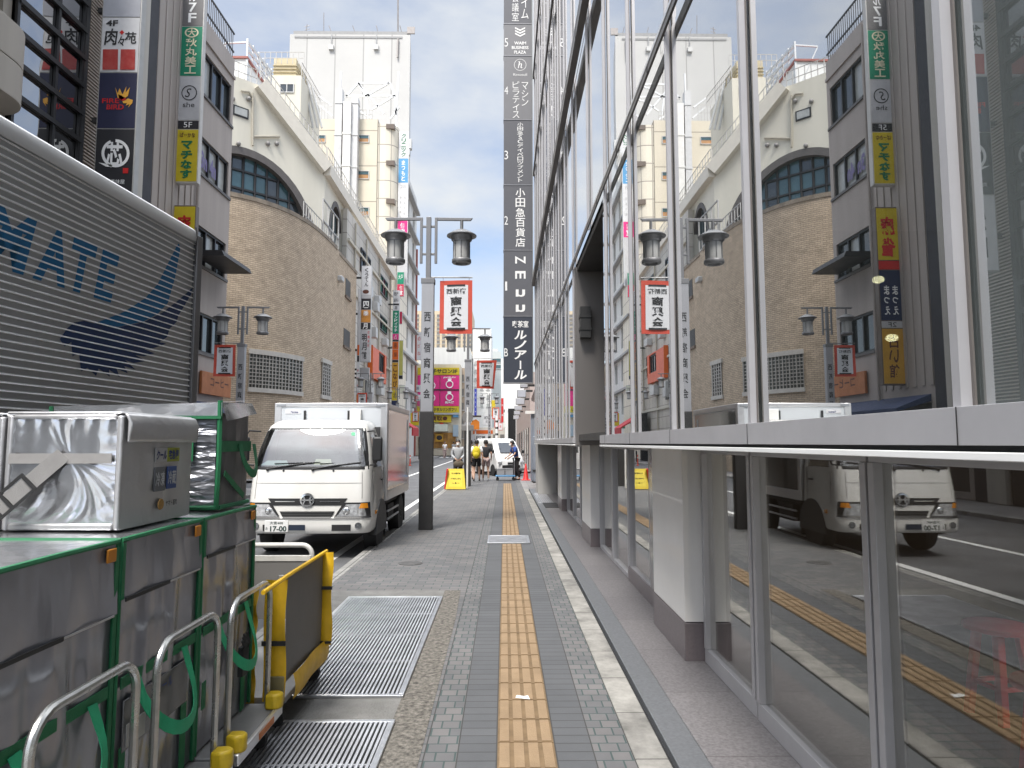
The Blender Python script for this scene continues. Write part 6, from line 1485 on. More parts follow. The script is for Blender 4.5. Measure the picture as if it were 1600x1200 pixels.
vcol('tower_sign', 'very tall white sign column rising to the green lettering near the sky', 616.5, 632, 64, 206, 445,
     [(34, M_sw, [('クリニック', 0.5, 0.5, 0.5, 0.88, M_ink_g, V)]), (31, colm('sign sky blue', (0.10, 0.32, 0.58)), [('まつもと', 0.5, 0.5, 0.4, 0.86, M_ltr, V)]), (10, M_sw, [('28', 0.5, 0.5, 0.6, 0.4, colm('pale grey ink', (0.45, 0.45, 0.45)))]), (38, M_sw, [('内科外科', 0.68, 0.5, 0.22, 0.7, colm('pale grey ink', (0.45, 0.45, 0.45)), V), ('美容皮膚科', 0.28, 0.45, 0.18, 0.8, colm('pale grey ink', (0.45, 0.45, 0.45)), V)]),
      (20, M_spink, [('個室', 0.5, 0.5, 0.5, 0.8, M_ltr, V)]), (60, M_spale, [])], frame=M_white, bracket=-0.4)
vcol('side_sign', 'green and crimson sign hanging just right of the white and green sign columns', 617, 627.5, 63.5, 425, 463, [(19, M_sgreen, [('大戸', 0.5, 0.6, 0.7, 0.4, M_ltr)]), (19, colm('sign crimson', (0.50, 0.02, 0.07)), [('個室', 0.6, 0.5, 0.5, 0.8, M_ltr, V)])], bracket=None)
vcol('side_sign', 'thin crimson sign strip right of the green panel', 622, 625.5, 61.2, 487, 506, [(1, colm('sign crimson', (0.50, 0.02, 0.07)), [])], bracket=None, depth=0.1)
vcol('side_sign', 'olive yellow sign strip beside the orange sign panels', 621.5, 627.5, 62.0, 532, 592, [(50, colm('sign olive', (0.48, 0.46, 0.12)), []), (5, M_sblk, [])], bracket=None, depth=0.1)
og = thing('orange_shopfront', 'bright orange projecting shopfront on the cream building', 'shopfront')
p, q = P(582, 540, X=-9.95), P(604, 560, X=-9.95); zA_, zB_ = P(582, 540, X=-9.95).z, P(582, 590, X=-9.95).z
wall(og, 'panel', mat('orange panel', (0.60, 0.085, 0.02), 0.45, var=0.1), (-9.95, p.y, zB_), RY, q.y - p.y, zA_ - zB_, [((q.y - p.y) * 0.45, (q.y - p.y) * 0.88, 0.8, 2.3)], 0.2)
window(og, (-10.13, p.y + (q.y - p.y) * 0.45, zB_ + 0.8), RY, (q.y - p.y) * 0.43, 1.5, 3, 1, M_frame, [M_wglass], 0.1, 0.08)
MB().box(-10.29, -10.16, p.y, q.y, zB_, zA_).build('back', M_so, og)
MB().box(-10.25, -9.90, p.y - 0.05, p.y - 0.002, zB_, zA_ + 0.05).build('end_panel', M_so, og)
rebase(og, (-10, (p.y + q.y) / 2, zB_))
# low shop awnings at street level, left
aw_ = thing('shop_awning', 'red shop awning on the far side just right of the white truck', 'awning')
MB().prism([(-9.4, 3.9), (-7.75, 2.9), (-7.75, 2.2), (-7.85, 2.2), (-7.85, 2.85), (-9.4, 3.75)], 'xz', 58.5, 62.5).build('canopy', mat('red awning', (0.42, 0.02, 0.03), 0.7, var=0.15), aw_)
MB().box(-10.0, -9.41, 58.4, 62.6, 0.0, 4.1).build('back', M_dark, aw_)
rebase(aw_, (-8.6, 60.5, 0))
vcol('yellow_sign', 'yellow sign over the far pavement between the white truck and the dark lamp base', 641, 657.5, 70, 645, 665, [(1, M_syel, [('カメラ', 0.5, 0.55, 0.7, 0.5, M_ltr_b, Hb)])], bracket=None)

# pale beige panelled block behind the cream building
bgb = thing('panelled_building', 'pale beige panelled building with ducts and small orange windows', 'building')
M_pan = brick_mat('beige panels', (0.66, 0.60, 0.48), (0.60, 0.545, 0.44), (0.30, 0.27, 0.22), 3.0, 3.45, 0.05, 0.0, axes='xz', var=0.10, nscale=0.25, rough=0.6)
YB = 63.0
xl_, xr_ = ux(440, YB), ux(582, YB); zt_b = P(560, 186, Y=YB).z
MB().box(xl_, xr_, YB, 71, 0.02, zt_b).build('wall', M_pan, bgb, smooth=0)
xc_ = ux(613, YB) - 1.1
MB().prism([(xr_ + 0.002, YB + 0.1), (xc_, YB + 0.1)] + [(xc_ + 1.1 * math.sin(math.radians(a)), YB + 1.2 - 1.1 * math.cos(math.radians(a))) for a in range(0, 91, 15)] + [(xc_ + 1.1, 71), (xr_ + 0.002, 71)], 'xy', 0.02, zt_b - 0.4).build('corner_bay', brick_mat('ivory panels', (0.70, 0.65, 0.54), (0.66, 0.61, 0.51), (0.32, 0.29, 0.25), 1.25, 1.75, 0.05, 0.0, axes='hz', var=0.06, rough=0.6, nscale=0.25), bgb)
for v in (197, 254, 314, 372):
    c = P(609, v, Y=YB); MB().box(c.x - 0.35, c.x + 0.45, YB + 0.02, YB + 1.6, c.z - 0.22, c.z + 0.22).build('corner_window', mat('brown slot window', (0.14, 0.11, 0.09), 0.4), bgb)
for (u0, u1, v0, v1) in ((484, 509, 211, 223), (552, 577, 211, 223), (552, 577, 267, 280), (552, 577, 324, 338)):
    a, b = P(u0, v1, Y=YB), P(u1, v0, Y=YB); w = b.x - a.x; h = b.z - a.z
    f = window(bgb, (a.x, YB - 0.002, a.z), RX, w, h, 1, 1, M_lframe, [mat('orange blind', (0.42, 0.22, 0.09), 0.5, var=0.3, vs=0.8)], 0.06, 0.08)
    MB().box(a.x, b.x, YB - 0.03, YB - 0.018, a.z + h * 0.55, b.z - 0.06).build('shade', M_wteal, f)
for (u0, u1, v0, d, m_) in ((512, 523, 138, 0.8, M_lframe), (525, 537.5, 158, 1.1, M_white), (538.5, 549, 152, 0.8, M_lframe)):
    a, b = ux(u0, YB - d), ux(u1, YB - d); zt__ = P(u0, v0, Y=YB - d).z
    dk = MB().box(a, b, YB - d, YB - 0.01, 8, zt__)
    z = 8.5
    while z < zt__ - 0.5: dk.box(a - 0.05, b + 0.05, YB - d - 0.05, YB - 0.011, z, z + 0.14); z += 3.1
    dk.build('duct', mat('duct grey' if m_ is M_lframe else 'duct white', (0.55, 0.55, 0.55) if m_ is M_lframe else (0.68, 0.67, 0.64), 0.45, 0.2, var=0.1), bgb)
tr_ = MB()
def pt(u, v, Y=66.0): return P(u, v, Y=Y)
for a, b in (((540, 152), (560, 130)), ((560, 130), (610, 130)), ((560, 130), (572, 150)), ((572, 150), (618, 150)), ((540, 150), (572, 150)), ((572, 150), (576, 180)), ((560, 130), (600, 178)), ((610, 130), (617, 152)), ((617, 152), (620, 200)), ((572, 150), (608, 130)), ((580, 172), (616, 150)), ((540, 160), (580, 185)), ((610, 186), (623, 168)), ((531, 150), (533, 112)), ((619, 180), (623, 112)), ((500, 165), (520, 182)), ((498, 150), (518, 165))):
    tr_.beam(pt(*a), pt(*b), 0.16, 0.16)
tr_.build('roof_truss', mat('white steel', (0.62, 0.63, 0.64), 0.5, 0.3), bgb, smooth=0)
rr = MB(); rail_run(P(468, 186, Y=YB), P(512, 186, Y=YB), 9, 1.6); rail_run(P(548, 186, Y=YB), P(582, 186, Y=YB), 7, 0.9); rr.build('railing', mat('grey railing', (0.42, 0.41, 0.39), 0.5, 0.4), bgb, smooth=0)
rebase(bgb, (-16, 66, 0))

# the huge white blank tower
wt2 = thing('white_tower', 'huge blank white tower block with roof aerials behind the beige buildings', 'building')
YT = 84.0
a, b = P(453, 60, Y=YT), P(641, 60, Y=YT); zT = P(560, 54, Y=YT).z
M_tw = brick_mat('white tower panels', (0.52, 0.515, 0.50), (0.48, 0.475, 0.46), (0.34, 0.335, 0.325), 3.6, 30, 0.08, 0.0, axes='xz', var=0.06, nscale=0.15, rough=0.6)
MB().prism([(a.x, YT), (b.x, YT), (b.x * 1.045, YT + 5), (a.x, YT + 5)], 'xy', 0.02, zT).build('wall', M_tw, wt2, smooth=0)
MB().box(a.x + 0.4, b.x, YT + 0.1, YT + 0.3, zT, zT + 0.5).box(a.x + 0.6, b.x - 1.0, YT - 0.06, YT - 0.01, zT - 0.5, zT - 0.25).build('roof_edge', mat('grey roof edge', (0.30, 0.30, 0.30), 0.6), wt2)
for u in (518, 588):
    c = P(u, 75, Y=YT); MB().box(c.x - 0.3, c.x + 0.3, YT - 0.3, YT - 0.01, c.z - 0.3, c.z + 0.3).build('wall_box', M_lframe, wt2); MB().tube([(c.x, YT - 0.1, c.z + 0.3), (c.x, YT - 0.1, zT)], 0.06, 5).build('conduit', M_lframe, wt2)
ae = MB()
for u0, v0, u1, v1, r in ((622, 60, 622, -60, 0.12), (506, 52, 506, 20, 0.05), (478, 52, 480, 38, 0.05), (518, 50, 514, 40, 0.05), (555, 51, 551, 40, 0.05), (591, 51, 588, 40, 0.05), (628, 52, 625, 40, 0.05)):
    ae.tube([P(u0, v0, Y=YT + 0.5), P(u1, v1, Y=YT + 0.5)], r, 5)
for v in (42, 47): ae.tube([P(476, v, Y=YT + 0.5), P(484, v - 2, Y=YT + 0.5)], 0.04, 5)
ae.tube([P(622, 60, Y=YT - 0.2), P(621, 90, Y=YT - 0.2)], 0.12, 5)
for u0, u1 in ((636, 642),): ae.box(P(u0, 50, Y=YT).x, P(u1 + 6, 50, Y=YT).x, YT, YT + 0.2, zT + 0.2, zT + 1.1)
ae.build('aerial', mat('aerial steel', (0.30, 0.28, 0.27), 0.5, 0.4), wt2)
c = P(638, 226, Y=YT); MB().box(c.x - 0.4, c.x + 0.5, YT - 0.8, YT - 0.01, c.z - 0.8, c.z + 0.4).box(c.x - 0.1, c.x + 0.3, YT - 0.8, YT - 0.01, c.z - 1.6, c.z - 0.9).build('fixture', M_lframe, wt2)
rebase(wt2, (-19, YT, 0))

# grey white building with hooded windows, at the end of the left side
hb = thing('hooded_building', 'pale grey building with hooded windows beside the tall white sign column', 'building')
XH = -10.45
zt_h = P(633, 262, X=XH).z
hh_, wins = [], []
for k in range(7):
    for yy in (67.6, 72.2, 76.6):
        hh_.append((yy - 66, yy - 66 + 1.6, 4.6 + k * 3.55, 6.9 + k * 3.55))
wall(hb, 'wall', mat('pale grey render', (0.60, 0.60, 0.58), 0.7, var=0.08, streak=True), (XH, 66, 0.02), RY, 14, zt_h, hh_, 0.3)
for a_, b_, c_, d_ in hh_:
    f = window(hb, (XH - 0.28, 66 + a_, c_ + 0.02), RY, b_ - a_, d_ - c_, 2, 1, M_lframe, [M_wglass, M_wpale], 0.08, 0.1)
for k in range(7):
    MB().box(XH + 0.002, XH + 0.5, 66.8, 79.5, 7.0 + k * 3.55, 7.22 + k * 3.55).build('hood', mat('grey hood', (0.30, 0.30, 0.30), 0.6), hb)
MB().box(-22, XH - 0.31, 66.02, 80, 0.02, zt_h).build('body', mat('pale grey render', (0.60, 0.60, 0.58), 0.7), hb)
MB().tube([(XH + 0.1, 79.9, 0.1), (XH + 0.1, 79.9, zt_h - 6)], 0.12, 6).build('red_pipe', mat('red brown pipe', (0.30, 0.09, 0.07), 0.6), hb)
rebase(hb, (-14, 73, 0))
vcol('white_sign', 'white sign with faint red lettering just left of the nearest lamp post', 648, 658, 82, 519, 562, [(1, M_sw, [('めがね', 0.5, 0.5, 0.5, 0.8, colm('faint red ink', (0.55, 0.22, 0.22)), V)])], bracket=-0.4)

# ------------------------------------------------------------------ the block that closes the street
def block(name, label, Y, u0, u1, v_top, c, depth=12, rows=0, cols=0, wv=None, wm=None, dims=(0.55, 0.5), streak=True, base=0.0, extra=None):
    t = thing(name, label, 'building')
    xa, xb, zt = ux(u0, Y), ux(u1, Y), P((u0 + u1) / 2, v_top, Y=Y).z
    MB().box(xa, xb, Y, Y + depth, base + 0.02, zt).build('wall', mat('facade ' + name + str(int(Y)) + str(u0), c, 0.7, var=0.07, streak=streak), t)
    if rows:
        z_lo, z_hi = P(u0, wv[1], Y=Y).z, P(u0, wv[0], Y=Y).z; ww, hh2 = (xb - xa) / cols, (z_hi - z_lo) / rows; proto = None
        for i in range(cols):
            for j in range(rows):
                x, z = xa + ww * (i + 0.5), z_lo + hh2 * (j + 0.5)
                if proto is None:
                    a_, b_ = ww * dims[0] / 2, hh2 * dims[1] / 2
                    proto = MB().box(-a_, a_, -0.06, -0.01, -b_, b_, 0).box(-a_ - 0.1, a_ + 0.1, -0.12, -0.011, -b_ - 0.12, -b_, 1).build('window', [wm or M_wglass, M_lframe], t, smooth=0); o = proto
                else:
                    o = proto.copy(); col.objects.link(o); o.parent = t
                o.location = (x, Y, z)
    if extra: extra(t, xa, xb, Y, zt)
    return rebase(t, ((xa + xb) / 2, Y, base))
M_fw = mat('far window', (0.20, 0.19, 0.18), 0.3, var=0.3, vs=0.4)
block('apartment_block', 'far tan apartment block with a grid of small windows seen behind the street banner', 170, 646, 737, 486, (0.58, 0.48, 0.34), 14, 8, 11, (490, 545), M_fw, (0.55, 0.62))
block('white_building', 'white blank building over the yellow and pink signs', 110, 652, 733, 543, (0.78, 0.77, 0.73), 12)
block('office_block', 'tall white office block behind the second lamp post', 118, 738, 767, 514, (0.76, 0.75, 0.72), 14, 6, 3, (560, 640), M_wpale, (0.4, 0.35))
block('teal_block', 'far building with dark teal glass bands beside the tall tenant sign', 135, 767, 783, 549, (0.50, 0.53, 0.52), 12, 2, 1, (558, 578), M_wteal, (0.9, 0.55))
block('grey_tower', 'pale grey tower far behind the teal glass building', 190, 757, 778, 545, (0.62, 0.64, 0.66), 12)
block('tiled_block', 'white tiled block under the tall tenant sign', 92, 783, 834, 560, (0.74, 0.74, 0.74), 10, base=6.0)
def frontage(t, xa, xb, Y, zt):
    def pz(v): return P(690, v, Y=Y).z
    def board(nm, u0, u1, v0, v1, m, txts=(), d=0.35):
        o = MB().box(ux(u0, Y), ux(u1, Y), Y - d, Y - 0.02, pz(v1), pz(v0)).build(nm, m, t)
        for s_, u, v, wu, hv, tm in txts:
            lettering(o, tm, [(s_, (ux(u, Y), Y - d - 0.03, pz(v)), RX, UZ, abs(wu) / F * Y, hv / F * Y, dict(bold=0.03))])
        return o
    board('fascia', 652, 717, 575, 586, M_syel, [('電子サロン3F', 690, 580.5, 48, 7, M_ltr_b)])
    pk = board('advert', 652, 686.5, 587, 634.5, M_spink); pk2 = board('advert', 687.5, 717, 587, 634.5, M_spink, [('JEWELRY', 702, 590.5, 20, 3, M_ltr), ('貴金属', 702, 629, 14, 4, M_ltr)])
    for u, v in ((702, 601), (702, 621), (674, 603), (674, 622)):
        rg_ = MB().tube([(ux(u, Y) + 0.42 * math.cos(k * PI / 8), Y - 0.39, pz(v) + 0.42 * math.sin(k * PI / 8)) for k in range(17)], 0.07, 6)
        rg_.box(ux(u, Y) - 0.22, ux(u, Y) + 0.22, Y - 0.40, Y - 0.36, pz(v) + 0.46, pz(v) + 0.74).build('advert_ring', M_ltr, t)
    MB().box(ux(652, Y), ux(717, Y), Y - 0.41, Y - 0.36, pz(610.5), pz(608.5)).build('divider', M_sblk, t)
    board('fascia', 652, 717, 635, 645, M_syel, [('デジタルリンガフリ', 693, 640, 40, 6, M_ltr_b)])
    board('ledge', 652, 718, 645.5, 648, M_lframe, d=0.6)
    board('fascia', 652, 705, 649, 660, M_syel, [('買取●', 686, 654, 26, 7, M_brown)])
    board('lightbox', 680, 700, 663, 674, colm('cream light box', (0.66, 0.70, 0.60)), d=0.9); board('lightbox', 688, 693, 661, 663, M_red, d=0.9)
    board('shopfront', 654, 712, 676, 700, colm('shop amber', (0.42, 0.22, 0.05), var=0.6, vs=1.5), d=0.1)
    board('shop_sign', 681, 693, 678, 690, M_amber, [('●', 687, 684, 9, 7, M_sblk)], d=0.5)
    board('blue_panel', 708, 716, 645, 652, colm('sky blue panel', (0.12, 0.35, 0.6)), d=0.5)
    board('pale_panel', 708, 716, 664, 682, colm('pale blue panel', (0.35, 0.45, 0.52)), d=0.5)
block('corner_shop', 'shop building with yellow fascias and pink adverts closing the street', 86, 640, 718, 569, (0.64, 0.58, 0.46), 10, extra=frontage)
block('side_shop', 'narrow shaded building beside the pink adverts', 90, 718, 726, 575, (0.42, 0.34, 0.26), 10, 5, 1, (580, 690), M_fw, (0.6, 0.5))
block('low_shops', 'row of white shopfronts behind the walking people at the street end', 100, 725, 790, 668, (0.62, 0.58, 0.52), 8, 1, 6, (676, 690), M_fw, (0.6, 0.6))
vcol('blue_sign', 'slim blue vertical sign on the tall white office block', 741, 744.5, 110, 607, 650, [(1, colm('sign royal blue', (0.04, 0.06, 0.40)), [('クリニック', 0.5, 0.5, 0.5, 0.85, M_ltr, V)])], bracket=None)
vcol('shop_sign', 'yellow and red shop signs over the far right pavement end', 768, 774, 76, 625, 650, [(16, M_syel, []), (8, M_amber, [])], bracket=None)
vcol('shop_sign', 'red strip sign next to the small yellow one over the far pavement', 783, 786.5, 74, 622, 660, [(1, M_red, [('薬局', 0.5, 0.5, 0.6, 0.8, M_ltr, V)])], bracket=None)
oc = thing('orange_canopy', 'bright orange figure shaped shop canopy with a dark roof at the street end', 'canopy')
YO = 80.0
MB().box(ux(737, YO), ux(752, YO), YO - 0.8, YO, P(740, 652, Y=YO).z, P(740, 649.5, Y=YO).z).build('roof', mat('dark brown roof', (0.06, 0.045, 0.04), 0.6), oc)
MB().prism([(ux(734, YO), P(0, 664, Y=YO).z), (ux(739, YO), P(0, 657, Y=YO).z), (ux(744, YO), P(0, 655, Y=YO).z), (ux(749, YO), P(0, 659, Y=YO).z), (ux(749, YO), P(0, 671, Y=YO).z), (ux(737, YO), P(0, 671, Y=YO).z)], 'xz', YO - 0.6, YO - 0.1).build('body', mat('orange plastic', (0.72, 0.22, 0.02), 0.5), oc)
MB().box(ux(742, YO), ux(744, YO), YO - 0.4, YO - 0.2, -0.1, P(740, 671, Y=YO).z - 0.002).build('post', M_lframe, oc)
rebase(oc, (ux(743, YO), YO, -0.1))

# ------------------------------------------------------------------ right side beyond the glass building
rb = thing('brick_arcade', 'pinkish brick building with a row of small hanging signs beyond the tall tenant sign', 'building')
M_rbrick = brick_mat('pink tile brick', (0.36, 0.235, 0.195), (0.30, 0.19, 0.16), (0.40, 0.36, 0.33), 0.6, 0.24, 0.035, 0.5, axes='yz', var=0.15, rough=0.6)
M_pinkstone = mat('pinkish stone', (0.44, 0.36, 0.33), 0.6, var=0.1)
MB().box(1.62, 12, 24.4, 31.2, 0.02, 5.6).build('wall', M_rbrick, rb, smooth=0)
MB().box(1.45, 12, 38.8, 84, 0.02, 5.6).build('wall', M_pinkstone, rb)
for yv in (25.2, 27.4, 29.8): MB().box(1.50, 1.615, yv, yv + 0.3, 0.02, 5.6).build('pilaster', M_pinkstone, rb)
MB().tube([(1.42, 24.4, 4.1), (1.22, 28.5, 3.4)], 0.12, 8).build('slanting_pipe', M_pinkstone, rb)
for yv in (41, 45, 50, 56, 63, 71): MB().box(1.40, 1.446, yv, yv + 1.6, 0.1, 2.5).build('shop_door', M_wglass, rb)
rebase(rb, (3, 40, 0))
for k, (u0, u1, v0, v1, Y) in enumerate(((813, 825, 600, 606, 31), (808, 822, 609, 621, 35), (806, 820, 622, 632, 40), (804, 816, 634, 641, 46), (803, 813, 642, 648, 53), (802, 811, 649, 655, 62))):
    names = ['highest of the small grey box signs, partly behind the tall tenant sign', 'second highest small grey box sign, the squarest of the row', 'third of the small grey box signs counted down from the tall tenant sign', 'fourth small grey box sign counted down from the tall tenant sign', 'fifth small grey box sign, second lowest of the row', 'lowest and farthest of the small grey box signs']
    t = thing('box_sign', names[k], 'sign', 'small box signs along the brick building')
    a, b = P(u0, v1, Y=Y), P(u1, v0, Y=Y)
    MB().box(a.x, b.x, Y, Y + 0.3, a.z, b.z).build('case', mat('grey sign case', (0.25, 0.26, 0.25), 0.5), t, bevel=0.02)
    MB().box(a.x + 0.03, b.x - 0.03, Y - 0.01, Y - 0.002, a.z + 0.03, b.z - 0.03).build('face', mat('grey sign face', (0.42, 0.43, 0.47)), t)
    MB().box(b.x + 0.002, max(b.x + 0.1, 1.45), Y + 0.1, Y + 0.2, b.z - 0.1, b.z).build('bracket', M_black, t)
    rebase(t, ((a.x + b.x) / 2, Y, a.z))
ar_ = thing('arcade_passage', 'white portal with a dark passage under the tiled block', 'portal')
YP = 88.0
MB().box(ux(789, YP), ux(793.5, YP), YP, YP + 0.8, 0.02, 6.0).box(ux(806, YP), ux(812, YP), YP, YP + 0.8, 0.02, 6.0).build('pier', M_white, ar_)
MB().box(ux(794, YP), ux(806, YP), YP + 0.4, YP + 1, 0.02, 5.98).build('opening', M_dark, ar_)
rebase(ar_, (ux(800, YP), YP, 0))
uc = thing('utility_cabinet', 'blue grey utility cabinet standing against the far right wall', 'cabinet')
MB().box(1.16, 1.78, 27.6, 28.3, 0.05, 1.85).build('body', mat('cabinet grey', (0.25, 0.28, 0.33), 0.5, 0.2), uc, bevel=0.02)
MB().box(1.19, 1.75, 27.585, 27.598, 0.55, 1.8).build('door', mat('cabinet door', (0.27, 0.30, 0.35), 0.5, 0.2), uc)
MB().box(1.15, 1.79, 27.57, 28.31, 0.44, 0.52).box(1.14, 1.80, 27.59, 28.32, 0.002, 0.05).build('band', M_black, uc)
MB().box(1.10, 1.55, 28.31, 29.0, 0.05, 2.85).build('tall_case', mat('cabinet grey', (0.25, 0.28, 0.33), 0.5), uc, bevel=0.02)
MB().box(0.86, 1.4, 28.2, 28.3, 2.78, 2.9).build('arm', M_white, uc)
MB().box(1.41, 1.60, 27.9, 28.1, 2.2, 3.05).build('yellow_box', mat('amber box', (0.65, 0.36, 0.02), 0.5), uc, bevel=0.02)
rebase(uc, (1.45, 28, 0))
cn_ = thing('traffic_cone', 'red traffic cone beside the utility cabinet', 'cone')
cn_.location = (0.92, 29.6, 0)
MB().lathe([(0.135, 0.03), (0.12, 0.05), (0.03, 0.68), (0.02, 0.70), (0.001, 0.70)], (0, 0, 0), 20).build('cone', mat('cone red', (0.68, 0.03, 0.03), 0.5), cn_)
MB().box(-0.19, 0.19, -0.19, 0.19, 0.0, 0.03).build('foot', mat('cone red', (0.68, 0.03, 0.03), 0.5), cn_, bevel=0.01)
for k, (x, y, lb) in enumerate(((-7.2, 47.5, 'left red post of the pair across the road behind the truck'), (-7.0, 51.5, 'right red post of the pair across the road behind the truck'))):
    t = thing('road_post', lb, 'post', 'red road posts', (x, y, -0.1))
    MB().lathe([(0.10, 0.0), (0.10, 0.05), (0.045, 0.07), (0.04, 0.75), (0.03, 0.8), (0.001, 0.8)], n=14).build('post', mat('post orange red', (0.72, 0.08, 0.03), 0.5), t)
    MB().lathe([(0.046, 0.55), (0.046, 0.65)], n=14).build('reflector_band', M_white, t)

# pavement sign board and the road sign behind it
yb_ = thing('pavement_board', 'yellow pavement sign board with red edges standing by the lamp post', 'sign board', None, (-1.66, 23.9, 0))
for s in (-1, 1):
    bdm = MB(); pts = [(-0.34, 0.0), (0.34, 0.0), (0.27, 0.70), (-0.27, 0.70)]
    def bp_(x, z, o, s=s): return (x, s * (0.22 - 0.20 * z / 0.72) + s * o, z)
    for o_, nm, m, sc in ((0.0, 'board', colm('board yellow', (0.66, 0.50, 0.03)), 1.0),):
        bdm.hexa([bp_(-0.34, 0.02, -0.01), bp_(0.34, 0.02, -0.01), bp_(0.34, 0.02, 0.01), bp_(-0.34, 0.02, 0.01), bp_(-0.27, 0.70, -0.01), bp_(0.27, 0.70, -0.01), bp_(0.27, 0.70, 0.01), bp_(-0.27, 0.70, 0.01)])
        bo = bdm.build(nm, m, yb_)
    inner = MB().sheet([bp_(-0.235, 0.10, 0.014), bp_(0.235, 0.10, 0.014), bp_(0.205, 0.64, 0.014), bp_(-0.205, 0.64, 0.014)]).build('poster', colm('poster yellow', (0.72, 0.58, 0.05)), bo)
    l2 = MB()
    for tx, z, w_, h_ in (('ランチ営業中', 0.54, 0.30, 0.08), ('ビアガーデン', 0.36, 0.34, 0.08), ('〜 ◆ 〜', 0.22, 0.26, 0.07)):
        put_text(l2, tx, bp_(0, z, 0.02), (1, 0, 0) if s < 0 else (-1, 0, 0), UZ, w_, h_, bold=0.04)
    l2.build('lettering', M_ltr_b, bo, smooth=0, fix=False)
MB().beam((-0.37, 0.0, 0.02), (-0.29, 0.0, 0.70), 0.05, 0.38).build('side_edge', M_red, yb_)
rebase(yb_, (0, 0, 0))
rs = thing('road_sign', 'grey back of a round road sign on a slim pole behind the yellow board', 'road sign', None, (-1.30, 24.4, 0))
MB().tube([(0, 0, 0), (0, 0, 2.85)], 0.032, 10).build('pole', M_white, rs)
MB().lathe([(0.19, 0.02), (0.195, 0.03), (0.19, 0.04), (0.001, 0.04)], (0, -0.01, 2.50), 28, 'y').build('disc', mat('sign back grey', (0.22, 0.215, 0.21), 0.5, 0.4), rs)
MB().box(-0.22, 0.22, 0.034, 0.05, 2.02, 2.22).build('plate', mat('sign back grey', (0.22, 0.215, 0.21), 0.5, 0.4), rs, bevel=0.01)

# white van crossing at the end
vn = thing('white_van', 'white van seen nose on at the end of the right pavement', 'van', None, (0.35, 35.4, ROADZ), 0.42)
van = MB()
pr = [(0.28, 0.0, 0.74), (0.75, -0.02, 0.76), (0.95, 0.08, 0.76), (1.15, 0.28, 0.745), (1.75, 0.72, 0.66), (1.88, 0.95, 0.60), (1.92, 1.2, 0.55)]
rg_ = [[(-w, 3.2, z), (-w, yf + 0.16, z), (-w * 0.72, yf, z), (w * 0.72, yf, z), (w, yf + 0.16, z), (w, 3.2, z)] for z, yf, w in pr]
van.add([p for r in rg_ for p in r], [(j * 6 + i, j * 6 + i + 1, (j + 1) * 6 + i + 1, (j + 1) * 6 + i) for j in range(len(rg_) - 1) for i in range(5)]); van.add(rg_[-1], [tuple(range(6))]); van.add(rg_[0], [tuple(range(6))])
van.add([p for r in rg_ for p in (r[0], r[-1])], [(2 * j, 2 * j + 1, 2 * j + 3, 2 * j + 2) for j in range(len(rg_) - 1)])
vbody = van.build('body', mat('van paint', (0.62, 0.62, 0.61), 0.35, coat=0.3), vn, bevel=0.03)
MB().box(-0.77, 0.77, -0.06, 0.3, 0.26, 0.40).build('bumper', mat('van bumper', (0.10, 0.10, 0.10), 0.5), vn, bevel=0.03)
MB().add([(-0.52, 0.24, 1.20), (0.52, 0.24, 1.20), (0.48, 0.60, 1.70), (-0.48, 0.60, 1.70)], [(0, 1, 2, 3)]).build('windscreen', M_ws, vn)
for s in (-1, 1):
    MB().add([(s * 0.752, 0.52, 1.18), (s * 0.752, 1.6, 1.18), (s * 0.69, 1.6, 1.66), (s * 0.69, 0.85, 1.66)], [(0, 1, 2, 3)]).build('side_window', M_ws, vn)
    MB().box(s * 0.62 - 0.11, s * 0.62 + 0.11, -0.035, 0.03, 0.62, 0.76).build('headlight', M_lens, vn, bevel=0.02)
    MB().box(s * 0.86 - 0.08, s * 0.86 + 0.08, 0.35, 0.42, 1.15, 1.32).build('mirror', M_trim, vn, bevel=0.02)
    for wy in (0.62, 2.6): MB().lathe([(0.16, -0.09), (0.29, -0.09), (0.30, -0.06), (0.30, 0.06), (0.29, 0.09), (0.16, 0.09)], (s * 0.68, wy, 0.30), 24, 'x').build('wheel', M_black, vn)
MB().box(-0.5, 0.5, -0.03, 0.02, 0.42, 0.56).box(-0.2, 0.2, -0.034, -0.02, 0.60, 0.70).build('grille', M_trim, vn)
for k, (x, y, lb) in enumerate(((-8.15, 58, 'dark bollard on the far pavement by the red awning'), (-8.1, 66, 'dark bollard on the far pavement beyond the red awning'), (-8.1, 74, 'farthest dark bollard on the far pavement'))):
    tag(MB().lathe([(0.07, 0.0), (0.07, 0.85), (0.05, 0.92), (0.001, 0.93)], (x, y, 0.0), 14).build('bollard', M_lamp_dk), lb, 'bollard', 'bollards on the far pavement')

# more of the clutter at the street end
vcol('shop_sign', 'white shop fascia with black lettering behind the walking people', 735, 764, 96, 679, 690, [(1, M_sw, [('居酒屋', 0.5, 0.5, 0.6, 0.6, M_ltr_b, Hb)])], bracket=None)
vcol('shop_sign', 'white strip sign with dark lettering right of the orange canopy', 755, 766, 90, 648, 664, [(1, M_sw, [('WOW', 0.5, 0.7, 0.8, 0.35, M_ltr_b, Hb), ('町', 0.5, 0.3, 0.3, 0.4, M_ltr_b)])], bracket=None)
vcol('shop_sign', 'orange shop board under the orange canopy', 739, 770, 98, 672, 678, [(1, M_so, [])], bracket=None)
vcol('shop_sign', 'small white sign with a red frame low at the far right kerb', 779, 785, 70, 661, 672, [(1, M_sw, [('本', 0.5, 0.5, 0.5, 0.6, M_red)])], frame=M_red, bracket=None)
vcol('shop_sign', 'green strip sign low on the far left, under the red awning banner', 633, 641, 66, 664, 669, [(1, M_sgreen, [])], bracket=None)
